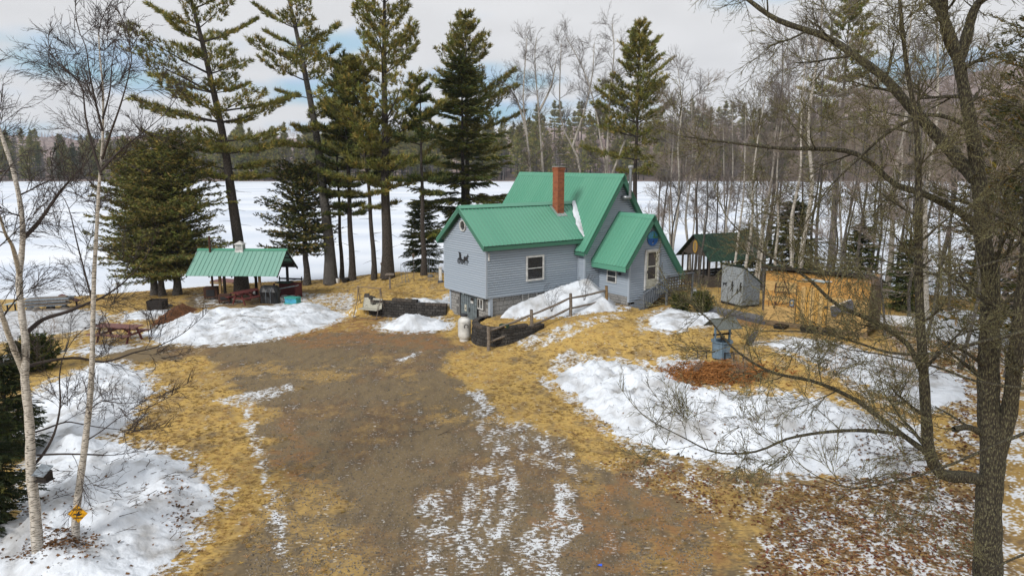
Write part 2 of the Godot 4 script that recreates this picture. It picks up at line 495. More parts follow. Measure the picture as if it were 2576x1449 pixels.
func make_ground() -> void:
	var grass := new_mask(1.0)
	# the gravel drive and its bare earth
	mask_fill(grass, [[640, 862], [900, 832], [1000, 838], [1110, 845], [1180, 880], [1120, 900], [1100, 935], [1190, 985], [1300, 1060], [1420, 1120], [1500, 1160], [1620, 1230], [1750, 1330], [1820, 1449], [1860, 1700], [500, 1700], [560, 1449], [650, 1330], [700, 1230], [690, 1120], [660, 1010], [560, 940], [520, 900], [420, 905], [240, 900], [240, 870]], 0.0)
	mask_fill(grass, [[560, 960], [690, 935], [720, 950], [600, 985]], 0.35)
	mask_fill(grass, [[470, 745], [760, 735], [770, 765], [640, 775], [470, 775]], 0.15)
	mask_fill(grass, [[1540, 1150], [2250, 1215], [2500, 1300], [2700, 1700], [1880, 1700], [1760, 1330]], 0.55)
	mask_fill(grass, [[540, 1500], [640, 1330], [690, 1230], [680, 1110], [780, 1090], [900, 1250], [930, 1500]], 0.42)
	mask_fill(grass, [[1010, 930], [1190, 975], [1330, 1070], [1130, 1080], [1000, 1000]], 0.36)
	mask_fill(grass, [[1420, 1110], [1700, 1290], [1800, 1449], [1640, 1449], [1450, 1250]], 0.4)
	mask_fill(grass, [[560, 930], [760, 880], [960, 900], [900, 960], [700, 1010]], 0.33)
	var gm := soften(grass, 60)
	var litter := new_mask(0.0)
	mask_fill(litter, [[1960, 1215], [2250, 1190], [2380, 1130], [2400, 900], [2460, 860], [2700, 850], [2900, 1700], [1930, 1700], [1900, 1449]], 0.6)
	mask_fill(litter, [[2060, 1260], [2300, 1230], [2440, 1250], [2440, 1449], [2440, 1600], [2200, 1600], [2020, 1400]], 0.85)
	mask_fill(litter, [[2230, 830], [2576, 760], [2700, 900], [2400, 960], [2280, 900]], 0.75)
	mask_fill(litter, [[1500, 1160], [1620, 1150], [2000, 1230], [1950, 1330], [1750, 1290]], 0.35)
	var lm := soften(litter, 160)
	var rust := new_mask(0.0)
	mask_fill(rust, [[690, 850], [870, 800], [960, 790], [1100, 840], [1180, 870], [1090, 885], [900, 862], [760, 880]], 0.55)
	mask_fill(rust, [[380, 815], [400, 790], [480, 775], [500, 785], [440, 810], [400, 830]], 1.0)
	mask_fill(rust, [[1700, 930], [1740, 905], [1880, 905], [1900, 935], [1850, 965], [1740, 950]], 0.9)
	mask_fill(rust, [[700, 1050], [780, 1090], [800, 1250], [740, 1260], [680, 1160]], 0.4)
	mask_fill(rust, [[1330, 1330], [1560, 1180], [1800, 1300], [1900, 1449], [1600, 1449]], 0.4)
	mask_fill(rust, [[1790, 775], [1920, 800], [1920, 830], [1830, 812]], 0.8)
	var rm := soften(rust, 70)
	var thin := new_mask(0.0)   # slush, ice and trodden snow too thin to stand up
	mask_fill(thin, [[530, 1010], [730, 965], [745, 980], [610, 1030]], 0.72)
	mask_fill(thin, [[605, 1030], [630, 1025], [720, 1330], [760, 1500], [720, 1500], [690, 1340], [640, 1140]], 0.62)
	mask_fill(thin, [[1180, 990], [1215, 975], [1250, 1030], [1235, 1040]], 0.75)
	mask_fill(thin, [[1400, 1190], [1450, 1250], [1480, 1320], [1420, 1400], [1440, 1500], [1240, 1500], [1290, 1400], [1320, 1330], [1400, 1300], [1390, 1240]], 0.6)
	mask_fill(thin, [[1050, 1260], [1120, 1220], [1160, 1300], [1130, 1500], [1050, 1500]], 0.5)
	mask_fill(thin, [[1180, 1180], [1290, 1150], [1330, 1260], [1240, 1449], [1150, 1449]], 0.46)
	mask_fill(thin, [[1150, 1000], [1420, 1100], [1480, 1200], [1240, 1150]], 0.36)
	mask_fill(thin, [[480, 1290], [560, 1180], [590, 1190], [520, 1330], [430, 1449], [400, 1449]], 0.62)
	mask_fill(thin, [[1380, 905], [1440, 880], [1500, 895], [1480, 915], [1400, 940]], 0.7)
	mask_fill(thin, [[1290, 860], [1560, 790], [1580, 800], [1420, 855], [1330, 885]], 0.6)
	mask_fill(thin, [[1000, 905], [1060, 885], [1070, 890], [1010, 912]], 0.66)
	mask_fill(thin, [[620, 730], [890, 735], [900, 765], [840, 780], [700, 775]], 0.74)
	mask_fill(thin, [[480, 735], [560, 740], [620, 760], [500, 775]], 0.45)
	mask_fill(thin, [[150, 840], [330, 800], [400, 850], [250, 890]], 0.3)
	for b in BANKS:
		for grown in Geometry2D.offset_polygon(world_poly(b[1]), 0.5): mask_fill_world(thin, grown, 0.6)
	var tm := soften(thin, 260)
	var n1 := noise_bytes(0.006, 4, 1)
	var n2 := noise_bytes(0.035, 4, 2)
	var n3 := noise_bytes(0.22, 3, 3)
	var n4 := noise_bytes(0.05, 4, 4, 2.6)
	var n5 := noise_bytes(0.26, 3, 6, -1.9)
	var out := PackedByteArray()
	out.resize(GPX * GPX * 3)
	var straw := Vector3(0.52, 0.345, 0.105)
	var straw2 := Vector3(0.3, 0.21, 0.095)
	var gravel := Vector3(0.19, 0.142, 0.082)
	var gravel2 := Vector3(0.11, 0.086, 0.058)
	var red := Vector3(0.25, 0.135, 0.06)
	var leaf := Vector3(0.17, 0.095, 0.045)
	var white := Vector3(0.76, 0.79, 0.83)
	var slush := Vector3(0.36, 0.345, 0.33)
	var lut := PackedByteArray()
	lut.resize(1025)
	for i in 1025:
		var q := i / 1024.0
		lut[i] = int(clampf(Color(q, q, q).linear_to_srgb().r, 0, 1) * 255.0)
	for i in GPX * GPX:
		var a := n1[i] / 255.0
		var b := n2[i] / 255.0
		var d := n3[i] / 255.0
		var e := n4[i] / 255.0
		var h5 := n5[i] / 255.0
		var hx := (i * 374761393) & 0x7fffffff
		hx = ((hx ^ (hx >> 13)) * 1274126177) & 0x7fffffff
		var grit := ((hx ^ (hx >> 16)) & 255) / 255.0
		var g := clampf((gm[i] / 255.0 - 0.5) * 1.8 + (b - 0.5) * 1.2 + (a - 0.5) * 2.3 + (h5 - 0.5) * 1.0 + 0.33, 0.0, 1.0)
		var col := gravel.lerp(gravel2, clampf(a * 1.6 + (e - 0.5) * 1.4 - 0.45, 0.0, 1.0))
		col = col.lerp(red, clampf((a - 0.5) * 1.2 + (b - 0.5) * 0.6, 0.0, 0.28))
		col = col.lerp(straw.lerp(straw2, clampf((b - 0.4) * 1.2 + (e - 0.5) + (a - 0.5) * 1.6 + (h5 - 0.5), 0.0, 1.0)), g * 0.95)
		var r := rm[i] / 255.0
		if r > 0.02: col = col.lerp(red, clampf(r * 1.3 + (b - 0.6) * 1.5, 0.0, 0.9))
		col *= 0.62 + 0.3 * d + 0.26 * h5 + 0.2 * grit
		var l := lm[i] / 255.0
		if l > 0.02:
			col = col.lerp(leaf * (0.6 + 0.8 * d), minf(1.0, l * 0.6))
			var kl := clampf((l * 0.75 + (e - 0.5) * 0.9 + (d - 0.5) * 1.0 + (h5 - 0.5) * 0.9 + (b - 0.5) * 0.9 - 0.42) * 2.6, 0.0, 1.0)
			col = col.lerp(slush, kl * 0.6)
			col = col.lerp(white * 0.95, clampf((kl - 0.25) * 1.8, 0.0, 0.92))
		var t := tm[i] / 255.0
		if t > 0.02:
			var k := clampf((t + (e - 0.5) * 1.1 + (h5 - 0.5) * 1.5 + (grit - 0.5) * 0.25 + (b - 0.5) * 0.6 - 0.46) * 2.4, 0.0, 1.0)
			col = col.lerp(slush, minf(k * 1.6, 0.75))
			col = col.lerp(white * 0.92, clampf((k - 0.3) * 2.0, 0.0, 0.88))
		elif e * 0.5 + h5 * 0.8 > 0.965 and a > 0.42:
			col = col.lerp(white, 0.6)
		var o := i * 3
		out[o] = lut[clampi(int(col.x * 1024), 0, 1024)]
		out[o + 1] = lut[clampi(int(col.y * 1024), 0, 1024)]
		out[o + 2] = lut[clampi(int(col.z * 1024), 0, 1024)]
	grass_mask = gm
	litter_mask = lm
	var im := Image.create_from_data(GPX, GPX, false, Image.FORMAT_RGB8, out)
	var m := StandardMaterial3D.new()
	m.resource_name = "ground"
	m.albedo_texture = ImageTexture.create_from_image(im)
	m.roughness = 0.95
	m.metallic_specular = 0.3
	M.ground = m
	# grid lines: close together where the photograph looks, wide outside
	var xs := PackedFloat32Array()
	var fs := PackedFloat32Array()
	for q in [-420, -260, -150, -90, -60, -45, -36, -31]: xs.append(q)
	var x := -28.0
	while x <= 26.0:
		xs.append(x)
		x += 0.22 if x > -12.0 and x < 6.0 else 0.4
	for q in [28, 32, 38, 48, 65, 95, 150, 260, 420]: xs.append(q)
	for q in [-300, -150, -70, -30, -10, 0, 5, 8]: fs.append(q)
	var f := 9.0
	while f <= 64.0:
		fs.append(f)
		f += 0.16 if f > 30.5 and f < 41.0 else 0.4
	for q in [67, 72, 80]: fs.append(q)
	var st := SurfaceTool.new()
	st.begin(Mesh.PRIMITIVE_TRIANGLES)
	st.set_smooth_group(0)
	for j in fs.size():
		for i in xs.size():
			st.set_uv(Vector2((xs[i] - GX0) / GSIDE, (fs[j] - GF0) / GSIDE))
			st.add_vertex(Vector3(xs[i], land(xs[i], fs[j]), -fs[j]))
	var w := xs.size()
	for j in fs.size() - 1:
		for i in w - 1:
			var k := j * w + i
			for q in [k, k + w, k + w + 1, k, k + w + 1, k + 1]: st.add_index(q)
	st.generate_normals()
	var gnd := inst("ground", st.commit(), m)
	tag(gnd, "", "", "", "structure")
	# the frozen lake under snow
	var lk := MB.new()
	lk.quad(Vector3(-900, 0, -40), Vector3(900, 0, -40), Vector3(900, 0, -420), Vector3(-900, 0, -420))
	tag(obj("lake", lk, M.lake_snow), "", "", "", "structure")

const BANKS := [
	["snow_bank", [[355, 845], [400, 818], [490, 788], [600, 780], [720, 772], [800, 765], [850, 785], [872, 797], [790, 828], [650, 860], [520, 868], [410, 865]], 0.38, "long smooth snow bank between the drive and the green roofed pavilion", 0.16, 0.06, 1.6, 0.3],
	["snow_patch", [[305, 797], [330, 785], [430, 778], [442, 784], [380, 802], [310, 806]], 0.06, "thin snow strip beside the rusty earth mound", 0.16, 0.02, 0.5, 0.3],
	["snow_bank", [[955, 826], [985, 806], [1040, 793], [1075, 793], [1132, 812], [1115, 829], [1000, 834]], 0.62, "clean white snow mound against the dark block retaining wall", 0.12, 0.04, 1.3, 0.12],
	["snow_bank", [[1388, 962], [1415, 928], [1500, 908], [1590, 915], [1640, 935], [1700, 945], [1760, 975], [1860, 990], [2000, 1000], [2100, 1015], [2250, 1060], [2330, 1105], [2345, 1180], [2200, 1205], [2020, 1192], [1900, 1185], [1800, 1160], [1680, 1148], [1560, 1095], [1480, 1030], [1440, 992]], 0.5, "big lumpy ploughed snow bank below the wishing well", 0.11, 0.15, 1.5, 0.28],
	["snow_patch", [[1925, 868], [1990, 850], [2100, 862], [2200, 890], [2300, 900], [2420, 955], [2440, 1010], [2330, 1030], [2200, 985], [2080, 925], [2000, 890]], 0.14, "flat snow patch in front of the orange shed", 0.16, 0.03, 0.8, 0.3],
	["snow_patch", [[1632, 800], [1680, 778], [1740, 786], [1818, 790], [1800, 812], [1690, 834], [1637, 826]], 0.16, "snow patch by the round shrubs and entry steps", 0.14, 0.03, 0.6, 0.2],
	["snow_bank", [[60, 1010], [150, 955], [240, 920], [300, 912], [350, 935], [390, 985], [345, 1025], [320, 1075], [250, 1100], [350, 1125], [450, 1150], [530, 1220], [548, 1265], [495, 1300], [480, 1370], [400, 1440], [380, 1520], [100, 1560], [-80, 1500], [-80, 1300], [40, 1300], [80, 1200], [60, 1100]], 0.42, "broad trodden snow bank around the two white birches", 0.12, 0.07, 1.5, 0.3],
	["ice_patch", [[0, 785], [60, 782], [150, 776], [240, 785], [272, 803], [220, 830], [100, 845], [-20, 862]], 0.03, "grey ice sheet on the lawn near the lumber pile", 0.2, 0.01, 0.5, 0.25, "slush"],
	["snow_patch", [[-30, 915], [60, 885], [105, 890], [30, 925]], 0.05, "thin snow patch on the lawn behind the birch clump", 0.2, 0.02, 0.5, 0.25],
	["snow_patch", [[165, 885], [240, 868], [330, 872], [250, 893]], 0.05, "thin snow streak in front of the red picnic table", 0.2, 0.02, 0.5, 0.25],
	["snow_patch", [[1030, 772], [1090, 757], [1128, 744], [1132, 764], [1100, 768]], 0.08, "small snow patch on top of the retaining wall lawn", 0.12, 0.02, 0.4, 0.1],
	["snow_patch", [[2290, 800], [2400, 780], [2560, 800], [2700, 860], [2480, 880], [2330, 850]], 0.08, "snow lying among the bare trunks beyond the orange shed", 0.2, 0.03, 0.6, 0.4],
	["snow_patch", [[1640, 915], [1690, 905], [1760, 918], [1740, 940], [1660, 935]], 0.06, "small melting snow patch beside the dead fern bed", 0.14, 0.02, 0.4, 0.25],
]
var tops := []
func top_of(x: float, f: float) -> float:   # the ground or the snow lying on it
	var best := 0.0
	var p := Vector2(x, f)
	for q in tops:
		if q[1].has_point(p):
			var d := inside_by(p, q[0])
			if d > 0.05: best = maxf(best, q[2].call(p, d))
	return land(x, f) + best
func world_poly(pts: Array) -> PackedVector2Array:
	var poly := PackedVector2Array()
	for p in pts:
		var w := gp(p[0], p[1])
		poly.append(Vector2(w.x, -w.z))
	return poly
func snow_mesh(poly: PackedVector2Array, step: float, height: Callable, ragged: float) -> ArrayMesh:
	var lo := poly[0]
	var hi := poly[0]
	for p in poly:
		lo = lo.min(p); hi = hi.max(p)
	tops.append([poly, Rect2(lo, hi - lo), height])
	lo -= Vector2(0.6, 0.6)
	hi += Vector2(0.6, 0.6)
	var nx := int((hi.x - lo.x) / step) + 2
	var nf := int((hi.y - lo.y) / step) + 2
	var keep := PackedByteArray()
	keep.resize(nx * nf)
	var st := SurfaceTool.new()
	st.begin(Mesh.PRIMITIVE_TRIANGLES)
	st.set_smooth_group(0)
	for j in nf:
		for i in nx:
			var p := lo + Vector2(i, j) * step
			var d := inside_by(p, poly) + ragged * (fine.get_noise_2d(p.x * 9.0, p.y * 9.0) + 0.8 * fine.get_noise_2d(p.x * 31.0, p.y * 31.0))
			var y := land(p.x, p.y)
			var h: float = height.call(p, d) if d > 0 else maxf(-0.25, d * 0.5)
			keep[j * nx + i] = 1 if d > -1.6 * step else 0
			st.add_vertex(Vector3(p.x, y + h, -p.y))
	for j in nf - 1:
		for i in nx - 1:
			var k := j * nx + i
			if keep[k] and keep[k + 1] and keep[k + nx] and keep[k + nx + 1]:
				for q in [k, k + nx, k + nx + 1, k, k + nx + 1, k + 1]: st.add_index(q)
	st.generate_normals()
	return st.commit()
func snow(called: String, pts: Array, amp: float, label: String, step := 0.16, rough := 0.1, edge := 1.2, ragged := 0.25, m := "snow", world := false) -> void:
	var poly := PackedVector2Array(pts) if world else world_poly(pts)
	var hgt := func(p: Vector2, d: float) -> float:
		var q := smoothstep(0.0, edge, d)
		var lump := fine.get_noise_2d(p.x * 14.0, p.y * 14.0) + 0.6 * fine.get_noise_2d(p.x * 40.0, p.y * 40.0) + 0.4 * fine.get_noise_2d(p.x * 95.0, p.y * 95.0)
		return 0.014 + 0.03 * smoothstep(0.0, 0.5, d) + amp * q * (0.8 + 0.7 * broad.get_noise_2d(p.x * 22.0, p.y * 22.0)) + rough * lump * (0.25 + 0.75 * q) * smoothstep(0.0, 0.3, d)
	var o := inst(called, snow_mesh(poly, step, hgt, ragged), M[m])
	tag(o, label, "snow", "snow left lying in the yard")
func make_snow() -> void:
	for b in BANKS: snow(b[0], b[1], b[2], b[3], b[4], b[5], b[6], b[7], b[8] if b.size() > 8 else "snow")
	var pile := func(p: Vector2, d: float) -> float:
		var l := house_local(p.x, p.y)
		var dx := l.x - 5.55
		var h := 3.8 - (0.31 * -dx if dx < 0 else 0.7 * dx) - 0.62 * maxf(0.0, l.y - 0.75) - 0.12 * maxf(0.0, 0.75 - l.y) + 0.05 * fine.get_noise_2d(p.x * 14.0, p.y * 14.0) + 0.02 * fine.get_noise_2d(p.x * 50.0, p.y * 50.0)
		return clampf(h - land(p.x, p.y), 0.0, d * 1.3 + 0.02)
	var pp := PackedVector2Array()
	for q in [[0.2, 0.9], [1.2, 0.05], [6.0, 0.02], [7.0, 0.4], [7.0, 2.4], [7.1, 3.0], [6.2, 3.7], [4.2, 3.1], [2.3, 2.4], [0.6, 2.0]]:
		var w: Vector2 = Vector2(HOUSE.x, -HOUSE.z) + hv * q[0] + hu * q[1]
		pp.append(w)
	tag(inst("snow_pile", snow_mesh(pp, 0.1, pile, 0.08), M.snow), "tall peaked snow pile slid off the roof into the house corner", "snow", "snow left lying in the yard")
	# rusty heap of earth in the snow
	var heap := world_poly([[375, 822], [400, 795], [440, 778], [500, 776], [480, 792], [430, 812]])
	var hh := func(p: Vector2, d: float) -> float:
		return 0.5 * smoothstep(0.0, 0.9, d) + 0.05 * fine.get_noise_2d(p.x * 40.0, p.y * 40.0)
	mat("rusty_earth", 0.27, 0.105, 0.035, 1.0, "dirt", 0.6)
	tag(inst("earth_mound", snow_mesh(heap, 0.12, hh, 0.1), M.rusty_earth), "rust brown earth mound beside the long snow bank", "mound")

# ---------- house
func wall_boards(parent: Node, o: Vector3, along: Vector3, out: Vector3, y0: float, y1: float, left: Callable, right: Callable, lap := 0.118, m := "siding") -> void:
	# lapped boards from y0 up to y1; left(y), right(y): ends of the wall at that height, measured along
	var y := y0
	while y < y1 - 0.01:
		var t := minf(y + lap - 0.03, y1)
		var a0: float = left.call(y)
		var a1: float = left.call(t)
		var b0: float = right.call(y)
		var b1: float = right.call(t)
		if b0 - a0 > 0.05:
			b1 = maxf(b1, a1 + 0.002)
			var j := rf(-0.0015, 0.0015)
			var mb := MB.new()
			var lo := out * (0.05 + j)
			var hi := out * (0.012 + j)
			mb.hexa([o + along * a0 + Vector3(0, y, 0), o + along * a0 + Vector3(0, y, 0) + lo, o + along * b0 + Vector3(0, y, 0) + lo, o + along * b0 + Vector3(0, y, 0), o + along * a1 + Vector3(0, t, 0), o + along * a1 + Vector3(0, t, 0) + hi, o + along * b1 + Vector3(0, t, 0) + hi, o + along * b1 + Vector3(0, t, 0)])
			obj("siding_board", mb, M[m + ["", "_b", "_c"][rng.randi() % 3]], parent)
		y += lap
func roof_slope(parent: Node, a: Vector3, b: Vector3, down: Vector3, m: String, pitch := 0.229, per := 4, part := "roof_panel") -> void:
	# ridge line a to b, down: vector from ridge to eave; sheet panels, each with its ribs
	var along := (b - a).normalized()
	var nrm := along.cross(down).normalized()
	if nrm.y < 0: nrm = -nrm
	var total := a.distance_to(b)
	var wide := pitch * per
	var k := 0.0
	while k < total - 0.02:
		var e := minf(k + wide, total)
		var mb := MB.new()
		var p := [a + along * k, a + along * (e - 0.004)]
		var jit := nrm * rf(0.0, 0.002)
		var q := []
		for s in [0.0, 0.02]:
			q.append_array([p[0] + nrm * s + jit, p[0] + down + nrm * s + jit, p[1] + down + nrm * s + jit, p[1] + nrm * s + jit])
		mb.hexa(q)
		var r := k + 0.03
		while r < e - 0.02:
			var c := a + along * r + nrm * 0.02
			var w := along * 0.03
			var w2 := along * 0.012
			var up := nrm * 0.034
			mb.quad(c - w, c - w + down, c - w2 + up + down, c - w2 + up)
			mb.quad(c - w2 + up, c - w2 + up + down, c + w2 + up + down, c + w2 + up)
			mb.quad(c + w2 + up, c + w2 + up + down, c + w + down, c + w)
			mb.quad(c - w + down, c + w + down, c + w2 + up + down, c - w2 + up + down)
			r += pitch
		obj(part, mb, M[m + ["", "_b", "_c"][rng.randi() % 3] if M.has(m + "_b") else m], parent)
		k = e
func beam_part(called: String, a: Vector3, b: Vector3, w: float, h: float, m: String, parent: Node, up := Vector3.UP) -> MeshInstance3D:
	var mb := MB.new()
	mb.beam(a, b, w, h, up)
	return obj(called, mb, M[m], parent)
func box_part(called: String, a: Vector3, b: Vector3, m: String, parent: Node) -> MeshInstance3D:
	var mb := MB.new()
	mb.cbox(Transform3D(Basis(), (a + b) / 2), (b - a).abs(), minf(0.008, (b - a).abs().x * 0.2))
	return obj(called, mb, M[m], parent)
func window(parent: Node, c: Vector3, along: Vector3, out: Vector3, w: float, h: float, sash: int, fr := 0.075, called := "window") -> Node3D:
	# c: middle of the window on the wall; sash 1: a bar across, 2: a bar upright
	var n := group_part(called, parent)
	var t := Transform3D(Basis(along, Vector3.UP, out), c + out * 0.022)
	var back := MB.new()
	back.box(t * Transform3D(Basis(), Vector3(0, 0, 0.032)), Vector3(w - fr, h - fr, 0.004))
	obj("shadow_backing", back, M.shadow_backing, n)  # stands in for the shaded room, its darkness is in the colour
	var pane_h := (h - 2 * fr) / (2 if sash == 1 else 1)
	var pane_w := (w - 2 * fr) / (2 if sash == 2 else 1)
	for i in (2 if sash else 1):
		var pm := MB.new()
		var off := Vector3(0, (i - 0.5) * pane_h, 0.05 - 0.006 * i) if sash == 1 else Vector3((i - 0.5) * pane_w if sash == 2 else 0.0, 0, 0.05)
		pm.quad(t * (off + Vector3(-pane_w, -pane_h, 0) / 2), t * (off + Vector3(-pane_w, pane_h, 0) / 2), t * (off + Vector3(pane_w, pane_h, 0) / 2), t * (off + Vector3(pane_w, -pane_h, 0) / 2))
		obj("pane", pm, M.glass, n)
	for s in [-1, 1]:
		var fm := MB.new()
		fm.box(t * Transform3D(Basis(), Vector3(s * (w - fr) / 2, 0, 0.045)), Vector3(fr, h, 0.05))
		obj("frame", fm, M.white_paint, n)
		var fm2 := MB.new()
		fm2.box(t * Transform3D(Basis(), Vector3(0, s * (h - fr) / 2, 0.043)), Vector3(w - 2 * fr, fr, 0.05))
		obj("frame", fm2, M.white_paint, n)
	var bar := MB.new()
	if sash == 1: bar.box(t * Transform3D(Basis(), Vector3(0, 0, 0.052)), Vector3(w - 2 * fr, 0.035, 0.03))
	if sash == 2: bar.box(t * Transform3D(Basis(), Vector3(0, 0, 0.052)), Vector3(0.05, h - 2 * fr, 0.03))
	if sash: obj("sash_bar", bar, M.white_paint, n)
	return n
func stone_wall(parent: Node, o: Vector3, along: Vector3, out: Vector3, len_: float, y0: float, y1: float, row := 0.2, holes: Array = []) -> void:
	var back := MB.new()
	back.beam(o + Vector3(0, (y0 + y1) / 2, 0) - out * 0.1, o + along * len_ + Vector3(0, (y0 + y1) / 2, 0) - out * 0.1, 0.2, y1 - y0)
	obj("foundation_wall", back, M.mortar, parent)
	var y := y1
	while y > y0 + 0.02:
		var h := minf(row * rf(0.75, 1.2), y - y0)
		var x := 0.0
		while x < len_ - 0.02:
			var w := minf(rf(0.3, 0.62), len_ - x)
			if len_ - x - w < 0.12: w = len_ - x
			var ok := true
			for q in holes:
				if x + w > q[0] + 0.02 and x < q[1] - 0.02 and y > q[2] + 0.02 and y - h < q[3] - 0.02: ok = false
			if ok:
				var mb := MB.new()
				mb.cbox(Transform3D(Basis(along, out, along.cross(out)), o + along * (x + w / 2) + Vector3(0, y - h / 2, 0) + out * 0.002), Vector3(w - 0.018, 0.05 + rf(0.0, 0.025), h - 0.018), 0.012)
				obj("foundation_block", mb, M.block_stone, parent)
			x += w
		y -= h
func poly_plate(called: String, pts: Array, t: Transform3D, thick: float, m: String, parent: Node) -> MeshInstance3D:
	var mb := MB.new()
	var pp := PackedVector2Array()
	for p in pts: pp.append(Vector2(p[0], p[1]))
	mb.plate(pp, t, thick)
	return obj(called, mb, M[m], parent)
func disc(rx: float, ry: float, k := 20, from := 0.0, to := TAU) -> Array:
	var r := []
	for i in k: r.append([rx * cos(lerpf(from, to, float(i) / (k if is_equal_approx(to - from, TAU) else k - 1))), ry * sin(lerpf(from, to, float(i) / (k if is_equal_approx(to - from, TAU) else k - 1)))])
	return r
func make_house() -> void:
	var X := Vector3.RIGHT
	var Y := Vector3.UP
	var Z := Vector3.BACK
	var h := thing("house", "grey clapboard lake house with green metal roofs and brick chimney", "house", HOUSE, TURN)
	# solid cores just behind the boards
	var W := 3.95
	var core := MB.new()
	core.bx(Vector3(0.05, 0, -W + 0.05), Vector3(5.9, 2.35, -0.05))
	core.bx(Vector3(5.97, -0.4, -8.2), Vector3(10.75, 1.75, 0.44))
	core.bx(Vector3(7.05, -0.35, 0.52), Vector3(9.68, 1.4, 2.69))
	for g in [[0.05, 6.5, -1.975, 2.29, 2.38, 1.93]]:
		core.hexa([Vector3(g[0], 2.38, -3.93), Vector3(g[0], 2.38, -0.02), Vector3(g[1], 2.38, -0.02), Vector3(g[1], 2.38, -3.93), Vector3(g[0], 3.9, -1.98), Vector3(g[0], 3.9, -1.97), Vector3(g[1], 3.9, -1.97), Vector3(g[1], 3.9, -1.98)])
	core.hexa([Vector3(5.95, 1.74, -8.2), Vector3(5.95, 1.74, 0.44), Vector3(10.7, 1.74, 0.44), Vector3(10.7, 1.74, -8.2), Vector3(8.32, 5.35, -8.2), Vector3(8.32, 5.35, 0.44), Vector3(8.34, 5.35, 0.44), Vector3(8.34, 5.35, -8.2)])
	core.hexa([Vector3(7.05, 1.39, 0.5), Vector3(7.05, 1.39, 2.69), Vector3(9.68, 1.39, 2.69), Vector3(9.68, 1.39, 0.5), Vector3(8.32, 3.5, 0.5), Vector3(8.32, 3.4, 2.69), Vector3(8.34, 3.4, 2.69), Vector3(8.34, 3.5, 0.5)])
	core.hexa([Vector3(9.68, -0.35, 0.52), Vector3(9.68, -0.35, 2.69), Vector3(10.55, -0.35, 2.69), Vector3(10.55, -0.35, 0.52), Vector3(9.66, 1.7, 0.52), Vector3(9.66, 1.6, 2.69), Vector3(9.7, 1.6, 2.69), Vector3(9.7, 1.7, 0.52)])
	obj("wall_core", core, M.siding_trim, h)
	# wing: gable wall looking left, long wall looking front
	var slope := 0.78
	var rk := func(y: float) -> float: return W / 2 if y < 2.3 else minf(W / 2, (4.05 - y) / slope)
	wall_boards(h, Vector3(0, 0, -W / 2), Z, -X, 0.0, 3.98, func(y): return -rk.call(y), rk)
	wall_boards(h, Vector3.ZERO, X, Z, 0.0, 2.42, func(_y): return 0.05, func(_y): return 5.9)
	for c in [[Vector3(-0.035, 0, -0.03), Vector3(0.07, 2.36, 0.04)], [Vector3(-0.035, 0, -W - 0.04), Vector3(0.05, 2.36, -W + 0.06)]]: box_part("corner_board", c[0], c[1], "siding_trim", h)
	box_part("bottom_trim", Vector3(-0.03, -0.08, -W), Vector3(0.25, -0.002, 0.03), "siding_trim", h)
	box_part("bottom_trim", Vector3(0.25, -0.08, -0.25), Vector3(5.9, -0.002, 0.03), "siding_trim", h)
	# main house: narrow wall looking left, gable looking right and front
	wall_boards(h, Vector3(5.91, 0, 0), Z, -X, -0.35, 1.85, func(_y): return 0.02, func(_y): return 0.5)
	var mk := func(y: float) -> float: return 2.4 if y < 1.8 else minf(2.4, (5.55 - y) / 1.445)
	wall_boards(h, Vector3(8.33, 0, 0.5), X, Z, -0.35, 5.5, func(y): return -mk.call(y), mk)
	box_part("corner_board", Vector3(5.87, -0.4, 0.44), Vector3(5.99, 1.8, 0.55), "siding_trim", h)
	beam_part("downpipe", Vector3(5.86, 0.1, 0.06), Vector3(5.86, 1.8, 0.06), 0.04, 0.04, "siding_trim", h)
	# entry
	wall_boards(h, Vector3(6.99, 0, 0.5), Z, -X, -0.3, 1.5, func(_y): return 0.0, func(_y): return 2.25)
	var el := func(y: float) -> float: return -1.34 if y < 1.45 else maxf(-1.34, -(3.55 - y) / 1.28)
	var er := func(y: float) -> float: return minf(2.4, (3.55 - y) / 1.3)
	wall_boards(h, Vector3(8.33, 0, 2.75), X, Z, -0.6, 3.5, el, er)
	box_part("corner_board", Vector3(6.95, -0.6, 2.68), Vector3(7.07, 1.46, 2.79), "siding_trim", h)
	# foundations
	stone_wall(h, Vector3(0.3, 0, -W + 0.1), Z, -X, 3.75, -2.1, -0.1, 0.2, [[1.0, 2.68, -1.9, 0], [2.62, 3.26, -0.8, -0.2]])
	stone_wall(h, Vector3(0.28, 0, -0.1), X, Z, 5.6, -1.9, -0.1, 0.21)
	stone_wall(h, Vector3(7.02, 0, 0.6), Z, -X, 2.1, -0.8, -0.31, 0.16)
	box_part("corner_post", Vector3(0.22, -1.6, -0.16), Vector3(0.4, -0.08, 0.0), "siding_trim", h)
	box_part("corner_post", Vector3(0.22, -2.0, -W + 0.06), Vector3(0.36, -0.08, -W + 0.2), "siding_trim", h)
	# basement doors, two leaves in one frame
	var t := Transform3D(Basis(Z, Y, -X), Vector3(0.27, 0, 0))
	for q in [[-2.34, 0.74], [-1.57, 0.76]]:
		var d := group_part("door", h)
		for k in 4:
			var mb := MB.new()
			mb.cbox(t * Transform3D(Basis(X, -Z, Y), Vector3(q[0] - 0.28 + k * 0.187, -0.95, 0.045)), Vector3(0.18, 0.03, 1.68), 0.004)
			obj("plank", mb, M.grey_door, d)
		var b2 := MB.new()
		b2.box(t * Transform3D(Basis(), Vector3(q[0], -0.95, 0.02)), Vector3(q[1], 1.7, 0.03))
		obj("leaf", b2, M.grey_door, d)
		if q[0] > -2:
			var hd := MB.new()
			hd.box(t * Transform3D(Basis(), Vector3(-1.9, -0.95, 0.075)), Vector3(0.04, 0.24, 0.03))
			obj("handle", hd, M.black_metal, d)
